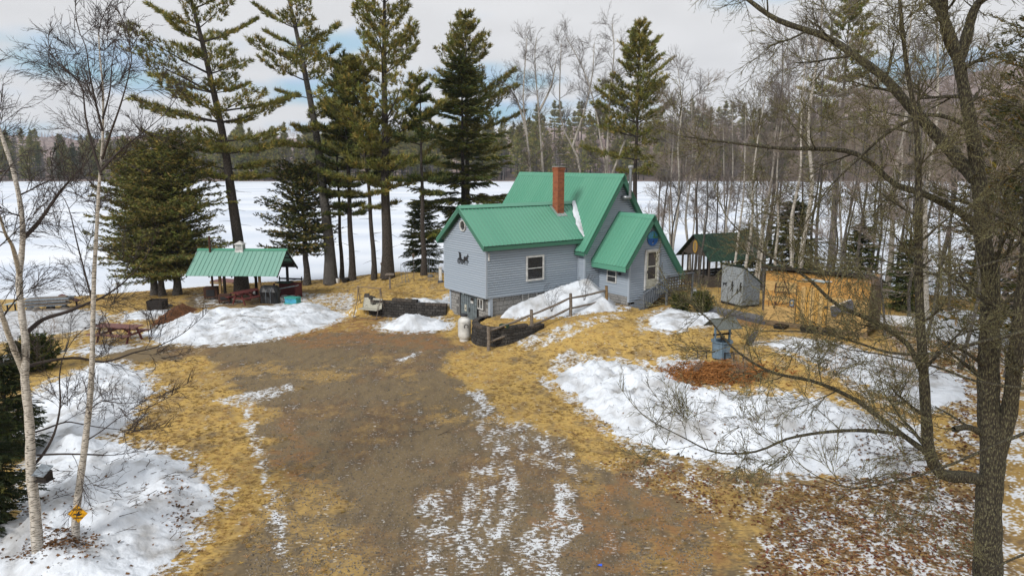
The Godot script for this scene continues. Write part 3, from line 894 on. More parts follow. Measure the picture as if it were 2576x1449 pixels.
	for x in [-2.75, -1.16]: beam_part("door_frame", t * Vector3(x, -1.85, 0.04), t * Vector3(x, -0.09, 0.04), 0.05, 0.05, "black_metal", h)
	window(h, Vector3(0.3, -0.49, -0.9), Z, -X, 0.56, 0.56, 2, 0.06)
	var win := window(h, Vector3(2.97, 1.215, 0.0), X, Z, 1.14, 1.29, 1, 0.09)
	win.set_meta("label", "double hung window in the long grey wall")
	window(h, Vector3(6.99, 0.61, 1.52), Z, -X, 0.72, 0.68, 1, 0.06)
	# octagon window in the gable
	var oc := group_part("octagon_window", h)
	var ot := Transform3D(Basis(Z, Y, -X), Vector3(-0.052, 3.38, -1.98))
	var ring := MB.new()
	for i in 8:
		var a := TAU * (i + 0.5) / 8
		var b := TAU * (i + 1.5) / 8
		ring.beam(ot * Vector3(cos(a) * 0.27, sin(a) * 0.27, 0.02), ot * Vector3(cos(b) * 0.27, sin(b) * 0.27, 0.02), 0.05, 0.07, -X)
	obj("frame", ring, M.white_paint, oc)
	poly_plate("pane", disc(0.25, 0.25, 8), ot * Transform3D(Basis(Z, PI / 8), Vector3(0, 0, 0.012)), 0.006, "glass", oc)
	poly_plate("shadow_backing", disc(0.25, 0.25, 8), ot * Transform3D(Basis(Z, PI / 8), Vector3(0, 0, 0.002)), 0.004, "shadow_backing", oc)  # plate painted dark for the shaded room behind the octagon pane
	# entry door
	var dr := group_part("door", h)
	dr.set_meta("label", "white entry door with two tall glass panes")
	var dt := Transform3D(Basis(), Vector3(8.545, 0.99, 2.795))
	var leaf := MB.new()
	leaf.box(dt * Transform3D(Basis(), Vector3(0, -0.75, 0.03)), Vector3(0.82, 0.5, 0.04))
	leaf.box(dt * Transform3D(Basis(), Vector3(0, 0.17, 0.03)), Vector3(0.82, 0.05, 0.04))
	leaf.box(dt * Transform3D(Basis(), Vector3(0, 0.93, 0.03)), Vector3(0.82, 0.06, 0.04))
	for s in [-1, 1]: leaf.box(dt * Transform3D(Basis(), Vector3(s * 0.355, 0.2, 0.031)), Vector3(0.11, 1.42, 0.04))
	obj("leaf", leaf, M.cream_paint, dr)
	for q in [[0.55, 0.7], [-0.18, 0.64]]:
		var pm := MB.new()
		pm.quad(dt * Vector3(-0.3, q[0] - q[1] / 2, 0.03), dt * Vector3(-0.3, q[0] + q[1] / 2, 0.03), dt * Vector3(0.3, q[0] + q[1] / 2, 0.03), dt * Vector3(0.3, q[0] - q[1] / 2, 0.03))
		obj("pane", pm, M.glass, dr)
	box_part("shadow_panel", dt * Vector3(-0.4, -0.95, 0.004), dt * Vector3(0.4, 0.95, 0.01), "door_shadow", dr)  # added dark sheet, painted shade of the interior seen through the panes
	var kn := MB.new()
	kn.box(dt * Transform3D(Basis(), Vector3(-0.35, -0.1, 0.065)), Vector3(0.03, 0.14, 0.03))
	obj("handle", kn, M.black_metal, dr)
	for s in [-1, 1]: beam_part("frame", dt * Vector3(s * 0.47, -1.05, 0.035), dt * Vector3(s * 0.47, 1.06, 0.035), 0.1, 0.07, "white_paint", dr, Z)
	beam_part("frame", dt * Vector3(-0.52, 1.01, 0.036), dt * Vector3(0.52, 1.01, 0.036), 0.072, 0.1, "white_paint", dr)
	# roofs
	var rw := group_part("wing_roof", h)
	var dn := Vector3(0, -1.77, 2.265)
	roof_slope(rw, Vector3(-0.33, 4.3, -1.975), Vector3(7.1, 4.3, -1.975), dn, "green_metal")
	roof_slope(rw, Vector3(-0.33, 4.3, -1.975), Vector3(7.1, 4.3, -1.975), Vector3(0, -1.77, -2.265), "green_metal")
	for s in [1, -1]:
		var e0 := Vector3(-0.33, 4.3, -1.975)
		var d2 := Vector3(0, -1.77, 2.265 * s)
		beam_part("rake_board", e0 + Vector3(0.012, -0.12, 0) , e0 + d2 + Vector3(0.012, -0.12, 0), 0.024, 0.2, "green_trim", rw)
		beam_part("soffit", e0 + d2 * 0.5 + Vector3(0.18, -0.06, 0) - d2 * 0.5, e0 + d2 + Vector3(0.18, -0.06, 0), 0.31, 0.02, "green_trim", rw)
		beam_part("eave_board", e0 + d2 + Vector3(0.02, -0.13, -0.03 * s), e0 + d2 + Vector3(6.3, -0.13, -0.03 * s), 0.03, 0.19, "green_trim", rw)
		beam_part("ridge_cap", Vector3(-0.36, 4.325, -1.975 + 0.1 * s), Vector3(7.2, 4.325, -1.975 + 0.1 * s), 0.25, 0.012, "green_metal", rw, Vector3(0, 1, 0.78 * s))
	var rm := group_part("main_roof", h)
	for s in [-1, 1]:
		var d3 := Vector3(2.74 * s, -3.96, 0)
		roof_slope(rm, Vector3(8.33, 5.86, -8.59), Vector3(8.33, 5.86, 0.83), d3, "green_metal")
		for zz in [0.815, -8.575]:
			var e1 := Vector3(8.33, 5.86, zz)
			beam_part("rake_board", e1 + Vector3(-0.1 * s, -0.1, 0), e1 + d3 + Vector3(-0.1 * s, -0.1, 0), 0.024, 0.2, "green_trim", rm, Vector3(s, 0.69, 0))
		beam_part("soffit", Vector3(8.33 - 0.1 * s, 5.76, 0.66), Vector3(8.33 - 0.1 * s, 5.76, 0.66) + d3, 0.3, 0.02, "green_trim", rm, Vector3(s * 3.96, 2.74, 0))
		beam_part("eave_board", Vector3(8.33, 5.86, -8.59) + d3 + Vector3(-0.03 * s, -0.12, 0), Vector3(8.33, 5.86, 0.82) + d3 + Vector3(-0.03 * s, -0.12, 0), 0.03, 0.17, "green_trim", rm)
		beam_part("ridge_cap", Vector3(8.33 + 0.08 * s, 5.8, -8.62), Vector3(8.33 + 0.08 * s, 5.8, 0.86), 0.28, 0.012, "green_metal", rm, Vector3(s * 3.96, 2.74, 0))
	var re := group_part("entry_roof", h)
	for q in [[-1.0, 1.97, 2.52], [1.0, 2.5, 3.29]]:
		var s: float = q[0]
		var d4 := Vector3(q[1] * s, -q[2], 0)
		roof_slope(re, Vector3(8.33, 3.82, 0.53), Vector3(8.33, 3.82, 3.1), d4, "green_metal")
		var e2 := Vector3(8.33, 3.82, 3.085)
		var upn := Vector3(s * q[2], q[1], 0)
		beam_part("rake_board", e2 + Vector3(-0.1 * s, -0.09, 0), e2 + d4 + Vector3(-0.1 * s, -0.09, 0), 0.024, 0.22, "green_trim", re, upn)
		beam_part("soffit", Vector3(8.33 - 0.08 * s, 3.73, 2.92), Vector3(8.33 - 0.08 * s, 3.73, 2.92) + d4, 0.3, 0.02, "green_trim", re, upn)
		beam_part("eave_board", Vector3(8.33, 3.82, 0.5) + d4 + Vector3(-0.03 * s, -0.13, 0), Vector3(8.33, 3.82, 3.09) + d4 + Vector3(-0.03 * s, -0.13, 0), 0.03, 0.24, "green_metal", re)
		beam_part("ridge_cap", Vector3(8.33 + 0.08 * s, 3.78, 0.52), Vector3(8.33 + 0.08 * s, 3.78, 3.13), 0.26, 0.012, "green_metal", re, upn)
		beam_part("wall_flashing", Vector3(8.33, 3.9, 0.545), Vector3(8.33, 3.9, 0.545) + d4, 0.02, 0.12, "green_trim", re, upn)
	# chimney: bricks are laid singly but smaller than a fingertip in the picture, so they are joined by shade
	var ch := group_part("chimney", h)
	var light := MB.new()
	var dark := MB.new()
	var mo := MB.new()
	var cc := Vector3(5.72, 0, -1.5)
	mo.bx(cc + Vector3(-0.215, 3.3, -0.215), cc + Vector3(0.215, 6.24, 0.215))
	obj("mortar_core", mo, M.brick_mortar, ch)
	var row := 0
	var yy := 3.6
	while yy < 6.26:
		var grow := 0.225 if yy < 6.03 else 0.225 + 0.02 * (1 + int((yy - 6.03) / 0.08))
		if yy > 6.17: grow = 0.235
		for side in 4:
			var bs := Basis(Y, side * PI / 2)
			var x := -grow + (0.1 if row % 2 else 0.0) * (1.0 if side % 2 == 0 else 1.0)
			var start := -grow
			while start < grow - 0.02:
				var w := minf(0.2 if start > -grow + 0.001 or row % 2 == 0 else 0.1, grow - start)
				(light if rng.randf() < 0.7 else dark).box(Transform3D(bs, cc + Vector3(0, yy + 0.032, 0) + bs * Vector3(start + w / 2, 0, grow - 0.045)), Vector3(w - 0.009, 0.057, 0.09))
				start += w
			x += 0.0
		yy += 0.067
		row += 1
	tag(obj("brickwork", light, M.brick, ch), "", "", "", "stuff")
	tag(obj("dark_brickwork", dark, M.brick_dark, ch), "", "", "", "stuff")
	box_part("cap", cc + Vector3(-0.26, 6.265, -0.26), cc + Vector3(0.26, 6.31, 0.26), "block_stone", ch)
	var fl := MB.new()
	for q in [[-0.35, -0.225], [0.225, 0.33]]: fl.beam(Vector3(cc.x + (q[0] + q[1]) / 2, 4.345 - 0.78 * (-1.9 + 1.975), -1.9), Vector3(cc.x + (q[0] + q[1]) / 2, 4.345 - 0.78 * (-1.1 + 1.975), -1.1), q[1] - q[0], 0.012, Vector3(0, 1, 0.78))
	fl.beam(Vector3(cc.x, 4.35 - 0.78 * (-1.27 + 1.975), -1.27), Vector3(cc.x, 4.35 - 0.78 * (-1.1 + 1.975), -1.1), 0.5, 0.012, Vector3(0, 1, 0.78))
	obj("flashing", fl, M.flashing, ch)
	# stove pipe on the gable
	var sp := group_part("stove_pipe", h)
	var pm2 := MB.new()
	pm2.rod(Vector3(8.76, 4.66, 0.86), Vector3(8.76, 6.2, 0.86), 0.085, 12)
	obj("pipe", pm2, M.galvanised, sp)
	var el2 := MB.new()
	el2.tube(PackedVector3Array([Vector3(8.5, 4.66, 0.52), Vector3(8.52, 4.66, 0.72), Vector3(8.6, 4.65, 0.84), Vector3(8.76, 4.64, 0.86), Vector3(8.78, 4.7, 0.86)]), PackedFloat32Array([0.12, 0.12, 0.1, 0.1, 0.1]), 12, true)
	obj("elbow", el2, M.galvanised, sp)
	var cp := MB.new()
	cp.lathe([[0.0, 0.12], [0.15, 0.08], [0.15, -0.02], [0.09, -0.04]], Vector3(8.76, 6.25, 0.86), 12)
	obj("rain_cap", cp, M.flashing, sp)
	# electric meter lamp under the entry eave
	var lm := group_part("wall_lamp", h)
	var lb := MB.new()
	lb.lathe([[0.0, 0.09], [0.07, 0.07], [0.09, 0.0], [0.05, -0.05], [0.0, -0.06]], Vector3(6.86, 0.8, 2.16), 10)
	obj("globe", lb, M.black_metal, lm)
	box_part("bracket", Vector3(6.88, 0.78, 2.13), Vector3(6.99, 0.82, 2.19), "black_metal", lm)
	var ml := group_part("cable_box", h)
	box_part("cover", Vector3(0.1, 1.8, 0.03), Vector3(0.18, 2.15, 0.08), "white_paint", ml)
	for q in [[2.55, -0.3], [2.2, -0.2], [3.1, -0.4]]:
		beam_part("cable", Vector3(q[0], -1.5, 0.05), Vector3(q[0], -0.08, 0.05), 0.012, 0.012, "white_paint", h)
	# snow still lying in the roof valley
	var vs := MB.new()
	var v0 := Vector3(7.2, 4.37, -1.9)
	var v1 := Vector3(6.1, 2.62, 0.27)
	var pts := []
	for i in 15:
		var k := i / 14.0
		var mid := v0.lerp(v1, k)
		var wd := 0.36 * sin(PI * minf(1.0, k * 0.8 + 0.13)) * (1.0 + 0.3 * fine.get_noise_1d(i * 60.0))
		pts.append([mid + Vector3(0.06, 0.05, 0), mid + Vector3(-wd, 0.012, 0), mid + Vector3(-wd * 0.5, 0.05, 0)])
	for i in 14:
		vs.quad(pts[i][0], pts[i][2], pts[i + 1][2], pts[i + 1][0])
		vs.quad(pts[i][2], pts[i][1], pts[i + 1][1], pts[i + 1][2])
	var vo := obj("roof_snow", vs, M.snow)
	vo.position = HOUSE
	vo.rotation_degrees.y = TURN
	tag(vo, "narrow snow strip left in the green roof valley", "snow")

func on_house(called: String, label: String, cat: String, local: Vector3, turn := 0.0) -> Node3D:
	var b := Basis(Vector3.UP, deg_to_rad(TURN))
	return thing(called, label, cat, HOUSE + b * local, TURN + turn)
func strip(mb: MB, t: Transform3D, pts: Array, w: float, thick := 0.012) -> void:
	for i in pts.size() - 1:
		mb.beam(t * Vector3(pts[i][0], pts[i][1], 0), t * Vector3(pts[i + 1][0], pts[i + 1][1], 0), thick, w, t.basis.z.cross((t * Vector3(pts[i + 1][0], pts[i + 1][1], 0) - t * Vector3(pts[i][0], pts[i][1], 0)).normalized()))
func lettering(s: String, t: Transform3D, high: float, m: String, parent: Node, serif := false) -> void:
	var tm := TextMesh.new()
	tm.text = s
	var f := SystemFont.new()
	f.font_names = PackedStringArray(["Droid Serif" if serif else "Droid Sans"])
	f.font_weight = 700
	tm.font = f
	tm.font_size = 32
	tm.pixel_size = high / 24.0
	tm.depth = 0.004
	var o := inst("lettering", tm, M[m], parent)
	o.transform = t
func make_house_things() -> void:
	var I := Transform3D()
	# horse and buggy cut from black sheet, on the gable (x along the wall, y up)
	var bg := on_house("wall_ornament", "black horse and buggy silhouette on the grey gable wall", "ornament", Vector3(-0.06, 1.42, -2.0), -90)
	var mb := MB.new()
	for w in [[-0.42, 0.13, 0.13], [-0.12, 0.11, 0.11]]:
		for i in 12:
			var a := TAU * i / 12
			var b := TAU * (i + 1) / 12
			mb.beam(Vector3(w[0] + cos(a) * w[1], 0.12 + sin(a) * w[1], 0), Vector3(w[0] + cos(b) * w[1], 0.12 + sin(b) * w[1], 0), 0.025, 0.014, Vector3.BACK)
			if i % 2 == 0: mb.beam(Vector3(w[0], 0.12, 0), Vector3(w[0] + cos(a) * w[1], 0.12 + sin(a) * w[1], 0), 0.012, 0.012, Vector3.BACK)
	obj("wheels", mb, M.black_metal, bg)
	poly_plate("buggy_body", [[-0.5, 0.2], [-0.05, 0.16], [-0.05, 0.24], [-0.2, 0.3], [-0.22, 0.52], [-0.26, 0.58], [-0.42, 0.6], [-0.45, 0.55], [-0.4, 0.53], [-0.36, 0.3], [-0.48, 0.28]], I, 0.014, "black_metal", bg)
	poly_plate("horse", [[0.05, 0.2], [0.06, 0.36], [0.1, 0.41], [0.26, 0.4], [0.36, 0.44], [0.42, 0.52], [0.45, 0.56], [0.47, 0.51], [0.52, 0.44], [0.49, 0.42], [0.44, 0.43], [0.42, 0.34], [0.4, 0.26], [0.5, 0.2], [0.47, 0.1], [0.45, 0.12], [0.46, 0.18], [0.37, 0.2], [0.38, 0.0], [0.35, 0.0], [0.34, 0.2], [0.16, 0.2], [0.2, 0.1], [0.16, 0.0], [0.13, 0.0], [0.16, 0.09], [0.1, 0.16], [0.05, 0.05], [0.02, 0.06]], I, 0.014, "black_metal", bg)
	poly_plate("shaft", [[-0.05, 0.22], [0.4, 0.3], [0.4, 0.32], [-0.05, 0.25]], I, 0.01, "black_metal", bg)
	# round painted lake sign over the entry door
	var ms := on_house("round_sign", "round sign painted with blue lake, sky and green trees", "sign", Vector3(8.55, 2.62, 2.82))
	poly_plate("sky_field", disc(0.38, 0.38, 24, 0.0, PI), I, 0.03, "mural_sky", ms)
	poly_plate("lake_field", disc(0.38, 0.38, 24, PI, TAU), I, 0.03, "mural_lake", ms)
	poly_plate("tree", [[-0.02, 0.02], [0.03, 0.1], [0.0, 0.1], [0.06, 0.18], [0.03, 0.18], [0.09, 0.3], [0.15, 0.18], [0.12, 0.18], [0.18, 0.1], [0.15, 0.1], [0.2, 0.02]], Transform3D(Basis(), Vector3(0, 0, 0.018)), 0.006, "mural_green", ms)
	poly_plate("shore", [[0.1, 0.005], [0.36, 0.005], [0.34, 0.12], [0.24, 0.1]], Transform3D(Basis(), Vector3(0, 0, 0.019)), 0.006, "mural_green", ms)
	poly_plate("shore", [[-0.37, 0.0], [-0.24, 0.0], [-0.35, 0.1]], Transform3D(Basis(), Vector3(0, 0, 0.018)), 0.006, "mural_green", ms)
	poly_plate("loon", [[-0.08, -0.2], [0.02, -0.17], [0.03, -0.1], [0.09, -0.09], [0.05, -0.2], [0.03, -0.25], [-0.05, -0.25]], Transform3D(Basis(), Vector3(0, 0, 0.018)), 0.006, "sign_black", ms)
	poly_plate("loon_breast", [[-0.06, -0.23], [0.03, -0.23], [0.02, -0.27], [-0.04, -0.27]], Transform3D(Basis(), Vector3(0, 0, 0.02)), 0.006, "white_paint", ms)
	# small notices on the basement doors
	var n1 := on_house("door_notice", "small dark and white notice on the basement door", "notice", Vector3(0.21, -0.44, -1.62), -90)
	box_part("board", Vector3(-0.13, 0.0, 0), Vector3(0.13, 0.15, 0.012), "dark_wood", n1)
	box_part("paper", Vector3(-0.13, -0.13, 0), Vector3(0.13, -0.005, 0.012), "white_paint", n1)
	var n2 := on_house("door_notice", "pale yellow paper with an ornament on the basement door", "notice", Vector3(0.21, -0.9, -2.24), -90)
	box_part("paper", Vector3(-0.09, -0.17, 0), Vector3(0.09, 0.17, 0.01), "cream_paint", n2)
	poly_plate("ornament", disc(0.04, 0.05, 8), Transform3D(Basis(), Vector3(0.0, -0.04, 0.014)), 0.006, "dark_wood", n2)
	var n3 := on_house("door_notice", "small blue tag above the basement door", "notice", Vector3(0.21, -0.2, -2.45), -90)
	box_part("plate", Vector3(-0.08, -0.06, 0), Vector3(0.08, 0.06, 0.01), "pale_blue", n3)
	# entry steps and landing
	var st := on_house("entry_steps", "grey wooden entry steps with railing and landing below the white door", "steps", Vector3(0, 0, 0))
	for k in 9: box_part("deck_board", Vector3(8.0, -0.16, 2.8 + k * 0.105), Vector3(10.7, -0.12, 2.9 + k * 0.105), "grey_wood", st)
	for q in [[7.7, -0.33], [7.38, -0.52], [7.02, -0.7]]:
		for k in 2: box_part("tread", Vector3(q[0] - 0.02 + k * 0.165, q[1] - 0.04, 2.82), Vector3(q[0] + 0.14 + k * 0.165, q[1], 3.72), "grey_wood", st)
		box_part("riser", Vector3(q[0] + 0.31, q[1], 2.82), Vector3(q[0] + 0.33, q[1] + 0.17, 3.7), "grey_wood", st)
	box_part("riser", Vector3(6.98, -0.92, 2.82), Vector3(7.0, -0.75, 3.74), "grey_wood", st)
	box_part("base_board", Vector3(6.6, -0.98, 2.8), Vector3(6.98, -0.86, 3.85), "grey_wood", st)
	beam_part("stringer", Vector3(8.1, -0.2, 3.76), Vector3(6.75, -0.92, 3.76), 0.04, 0.26, "grey_wood", st)
	beam_part("handrail", Vector3(8.75, 0.72, 3.78), Vector3(7.0, -0.05, 3.78), 0.09, 0.05, "grey_wood", st)
	for x in [7.05, 8.7, 10.65]: beam_part("post", Vector3(x, -1.0, 3.78), Vector3(x, 0.72 if x > 8 else -0.05, 3.78), 0.09, 0.09, "grey_wood", st)
	for k in 9:
		var x := 7.25 + k * 0.16
		beam_part("baluster", Vector3(x, -0.72 + k * 0.085, 3.78), Vector3(x, -0.02 + k * 0.07, 3.78), 0.09, 0.02, "grey_wood", st)
	beam_part("top_rail", Vector3(8.7, 0.75, 3.78), Vector3(10.75, 0.75, 3.78), 0.12, 0.04, "grey_wood", st)
	for k in 6: beam_part("slat", Vector3(8.74, 0.62 - k * 0.14, 3.79), Vector3(10.62, 0.62 - k * 0.14, 3.79), 0.02, 0.06, "old_board", st)
	for k in 9: beam_part("slat", Vector3(8.85 + k * 0.2, -0.1, 3.77), Vector3(8.85 + k * 0.2, 0.66, 3.77), 0.02, 0.045, "old_board", st, Vector3.BACK)
	var pot := on_house("white_jug", "white plastic jug beside the landing rail", "jug", Vector3(11.05, -0.75, 3.6))
	mb = MB.new()
	mb.lathe([[0.0, 0.0], [0.16, 0.0], [0.18, 0.06], [0.18, 0.42], [0.1, 0.52], [0.06, 0.56], [0.06, 0.62], [0.0, 0.62]], Vector3.ZERO, 14)
	obj("body", mb, M.white_plastic, pot)
	mb = MB.new()
	mb.tube(PackedVector3Array([Vector3(0.1, 0.5, 0), Vector3(0.17, 0.58, 0), Vector3(0.1, 0.64, 0), Vector3(0.03, 0.6, 0)]), PackedFloat32Array([0.015, 0.015, 0.015, 0.015]), 6, true)
	obj("handle", mb, M.white_plastic, pot)
	# propane tank
	var tk := thing("propane_tank", "white upright propane tank with black lid at the curved block wall", "tank", Vector3(-2.24, land(-2.24, 33.3) - 0.02, -33.3))
	mb = MB.new()
	mb.lathe([[0.0, 0.1], [0.2, 0.12], [0.28, 0.18], [0.305, 0.27], [0.305, 0.95], [0.285, 1.03], [0.22, 1.1], [0.15, 1.13], [0.0, 1.14]], Vector3.ZERO, 28)
	obj("body", mb, M.tank_paint, tk)
	mb = MB.new()
	mb.lathe([[0.23, 0.0], [0.23, 0.14], [0.21, 0.14], [0.21, 0.0]], Vector3.ZERO, 24)
	obj("foot_ring", mb, M.tank_paint, tk)
	mb = MB.new()
	mb.lathe([[0.155, 1.1], [0.16, 1.23]], Vector3.ZERO, 20)
	obj("collar", mb, M.tank_paint, tk)
	mb = MB.new()
	mb.lathe([[0.165, 1.2], [0.17, 1.26], [0.15, 1.29], [0.0, 1.3]], Vector3.ZERO, 20)
	obj("lid", mb, M.black_metal, tk)
	mb = MB.new()
	mb.lathe([[0.307, 0.94], [0.31, 0.955], [0.307, 0.97]], Vector3.ZERO, 28)
	obj("weld_seam", mb, M.tank_paint, tk)
	mb = MB.new()
	for i in 14:
		var a := lerpf(-0.25 * PI, 1.25 * PI, i / 13.0)
		var b := lerpf(-0.25 * PI, 1.25 * PI, (i + 1) / 13.0)
		var wrap := func(ang: float) -> Vector3:
			var th := PI / 2 + 0.35 - cos(ang) * 0.09 / 0.31
			return Vector3(-cos(th) * 0.309, 0.76 + sin(ang) * 0.1, sin(th) * 0.309)
		if i < 13: mb.beam(wrap.call(a), wrap.call(b), 0.03, 0.01, Vector3.BACK)
	obj("logo_ring", mb, M.black_metal, tk)

# ---------- block walls, fence
func block_wall(called: String, label: String, path: Array, tops: Array, base: float) -> void:
	var o := thing(called, label, "wall")
	var cum := [0.0]
	for i in range(1, path.size()): cum.append(cum[-1] + (path[i] as Vector2).distance_to(path[i - 1]))
	var total: float = cum[-1]
	var where := func(s: float) -> Vector2:
		for i in range(1, path.size()):
			if s <= cum[i]: return (path[i - 1] as Vector2).lerp(path[i], (s - cum[i - 1]) / (cum[i] - cum[i - 1]))
		return path[-1]
	var top := func(s: float) -> float:
		var u: float = s / total * (tops.size() - 1)
		var i := mini(int(u), tops.size() - 2)
		return lerpf(tops[i], tops[i + 1], u - i)
	var row := 0
	var y := base
	var bh := 0.15
	while y < 2.4:
		var s := -0.14 if row % 2 else 0.0
		while s < total - 0.05:
			var w := 0.3
			var a := maxf(s, 0.0)
			var b := minf(s + w, total)
			var mid := (a + b) / 2
			if b - a > 0.08 and y + bh * 0.6 < top.call(mid):
				var p0: Vector2 = where.call(a)
				var p1: Vector2 = where.call(b)
				var d := (p1 - p0).normalized()
				var back := 0.015 * row
				var outv := Vector2(-d.y, d.x)
				var c := (p0 + p1) / 2 - outv * (back - rf(0.0, 0.02))
				var bas := Basis(Vector3(d.x, 0, -d.y), Vector3(outv.x, 0, -outv.y), Vector3(d.x, 0, -d.y).cross(Vector3(outv.x, 0, -outv.y)))
				var mb := MB.new()
				var cap: bool = y + bh * 1.6 >= top.call(mid)
				mb.cbox(Transform3D(bas, Vector3(c.x, y + bh / 2, -c.y)), Vector3(b - a - 0.01, 0.28 if cap else 0.24, bh - 0.012), 0.016)
				obj("cap_block" if cap else "wall_block", mb, M.wall_cap if cap and rng.randf() < 0.6 else M.wall_block_light if rng.randf() < 0.3 else M.wall_block, o)
			s += w
		y += bh
		row += 1
func make_walls() -> void:
	block_wall("retaining_wall", "dark block retaining wall holding the lawn left of the house", [Vector2(-3.5, 38.0), Vector2(-4.6, 38.25), Vector2(-5.8, 38.55), Vector2(-6.9, 38.95), Vector2(-7.7, 39.2), Vector2(-8.2, 39.7), Vector2(-8.3, 40.4)], [2.1, 2.12, 2.15, 2.18, 2.05, 2.2, 2.25], 1.0)
	block_wall("retaining_wall", "curved dark block wall beside the white propane tank", [Vector2(1.5, 33.5), Vector2(0.6, 32.65), Vector2(-0.2, 32.05), Vector2(-0.95, 31.95), Vector2(-1.55, 32.4), Vector2(-1.85, 33.2), Vector2(-1.75, 34.0), Vector2(-1.2, 34.7)], [1.95, 2.1, 2.12, 2.12, 2.12, 2.12, 2.1], 0.95)
	# split rail fence
	var fe := thing("rail_fence", "weathered two rail wooden fence climbing beside the snow pile", "fence")
	var posts := []
	for q in [[-1.05, 31.45], [0.9, 33.05], [2.85, 34.75], [4.8, 36.4]]:
		posts.append(Vector3(q[0], land(q[0], q[1]), -q[1]))
	for i in 4:
		var p: Vector3 = posts[i]
		var mb := MB.new()
		mb.tube(PackedVector3Array([p + Vector3(0, -0.3, 0), p + Vector3(0.02, 0.5, 0), p + Vector3(0.0, 1.12, 0.01)]), PackedFloat32Array([0.085, 0.08, 0.075]), 7, true)
		obj("post", mb, M.post_wood if i == 3 else M.weathered_wood, fe)
		if i < 3:
			for y in [0.38, 0.88]:
				var a: Vector3 = p + Vector3(0, y, 0)
				var b: Vector3 = posts[i + 1] + Vector3(0, y + 0.02, 0)
				var m2 := MB.new()
				var pts := PackedVector3Array()
				var rad := PackedFloat32Array()
				for k in 6:
					pts.append(a.lerp(b, k / 5.0) + Vector3(0, -0.03 * sin(PI * k / 5.0) + rf(-0.01, 0.01), rf(-0.015, 0.015)))
					rad.append(rf(0.05, 0.06) if k > 0 and k < 5 else 0.04)
				m2.tube(pts, rad, 6, true)
				obj("rail", m2, M.weathered_wood, fe)

# ---------- trees
var tufts := []        # needle tufts along +y, unit length
var sprays := []       # bare twig sprays along +y, unit length
var fans := []         # flat cedar fans
var bough := []        # drooping spruce sprays
func perp(d: Vector3) -> Vector3:
	return d.cross(Vector3.UP if absf(d.y) < 0.9 else Vector3.RIGHT).normalized()
func aim(d: Vector3, roll := 0.0) -> Basis:   # basis whose y is d
	var y := d.normalized()
	var x := perp(y).rotated(y, roll)
	return Basis(x, y, x.cross(y))
func blade(out: PackedVector3Array, a: Vector3, b: Vector3, w: float) -> void:
	var s := perp((b - a).normalized()).rotated((b - a).normalized(), rf(0, TAU)) * w
	out.append_array([a - s, a + s, b])
func stick(out: PackedVector3Array, a: Vector3, b: Vector3, r0: float, r1: float) -> void:
	var d := (b - a).normalized()
	var s := perp(d)
	var u := d.cross(s)
	for i in 3:
		var p := s * cos(TAU * i / 3) + u * sin(TAU * i / 3)
		var q := s * cos(TAU * (i + 1) / 3) + u * sin(TAU * (i + 1) / 3)
		out.append_array([a + p * r0, b + p * r1, b + q * r1, a + p * r0, b + q * r1, a + q * r0])
func make_templates() -> void:
	for k in 6:
		var t := PackedVector3Array()
		for i in 11:
			var dir := Vector3(rf(-1, 1), rf(0.2, 1.3), rf(-1, 1)).normalized()
			var o := Vector3(0, rf(-0.25, 0.35), 0)
			blade(t, o, o + dir * rf(0.55, 1.0), rf(0.05, 0.085))
		tufts.append(t)
	for k in 6:
		var t := PackedVector3Array()
		for i in 9:
			var a := rf(-1.25, 1.25)
			var o := Vector3(0, rf(-0.1, 0.6), 0)
			var e := o + Vector3(sin(a) * rf(0.4, 0.7), cos(a) * rf(0.3, 0.7), rf(-0.15, 0.15))
			blade(t, o, e, rf(0.07, 0.12))
		fans.append(t)
	for k in 5:
		var t := PackedVector3Array()
		for i in 16:
			var o := Vector3(0, i / 16.0, 0.06 * sin(i * 0.2))
			var side := 1.0 if i % 2 else -1.0
			var l := 0.36 * (1.05 - i / 16.0)
			blade(t, o, o + Vector3(side * l * rf(0.8, 1.1), rf(0.12, 0.3), rf(-0.12, 0.05)), rf(0.035, 0.055))
			blade(t, o, o + Vector3(side * l * 0.5, rf(0.05, 0.2), rf(-0.2, 0.1)), rf(0.03, 0.05))
		bough.append(t)
	for k in 8:
		var t := PackedVector3Array()
		twig(t, Vector3.ZERO, Vector3.UP, 1.0, 0.011, 2)
		sprays.append(t)
func twig(out: PackedVector3Array, p: Vector3, d: Vector3, l: float, r: float, level: int) -> void:
	var n: int = [1, 2, 5][level]
	var a := p
	var dir := d
	var curve := Vector3(rf(-1, 1), rf(-0.2, 1), rf(-1, 1)) * 0.13
	for i in n:
		dir = (dir + curve + Vector3(rf(-1, 1), rf(-1, 1), rf(-1, 1)) * 0.1).normalized()
		var b := a + dir * l / n
		stick(out, a, b, r * (1.0 - 0.65 * i / n), r * (1.0 - 0.65 * (i + 1) / n))
		if level > 0:
			for q in (2 if i > 0 and level == 2 and rng.randf() < 0.55 else 1):
				var side := perp(dir).rotated(dir, rf(0, TAU))
				twig(out, a.lerp(b, rf(0.2, 1.0)), (dir * 0.9 + side * rf(0.5, 0.9)).normalized(), l * rf(0.2, 0.45), r * 0.68, level - 1)
		a = b

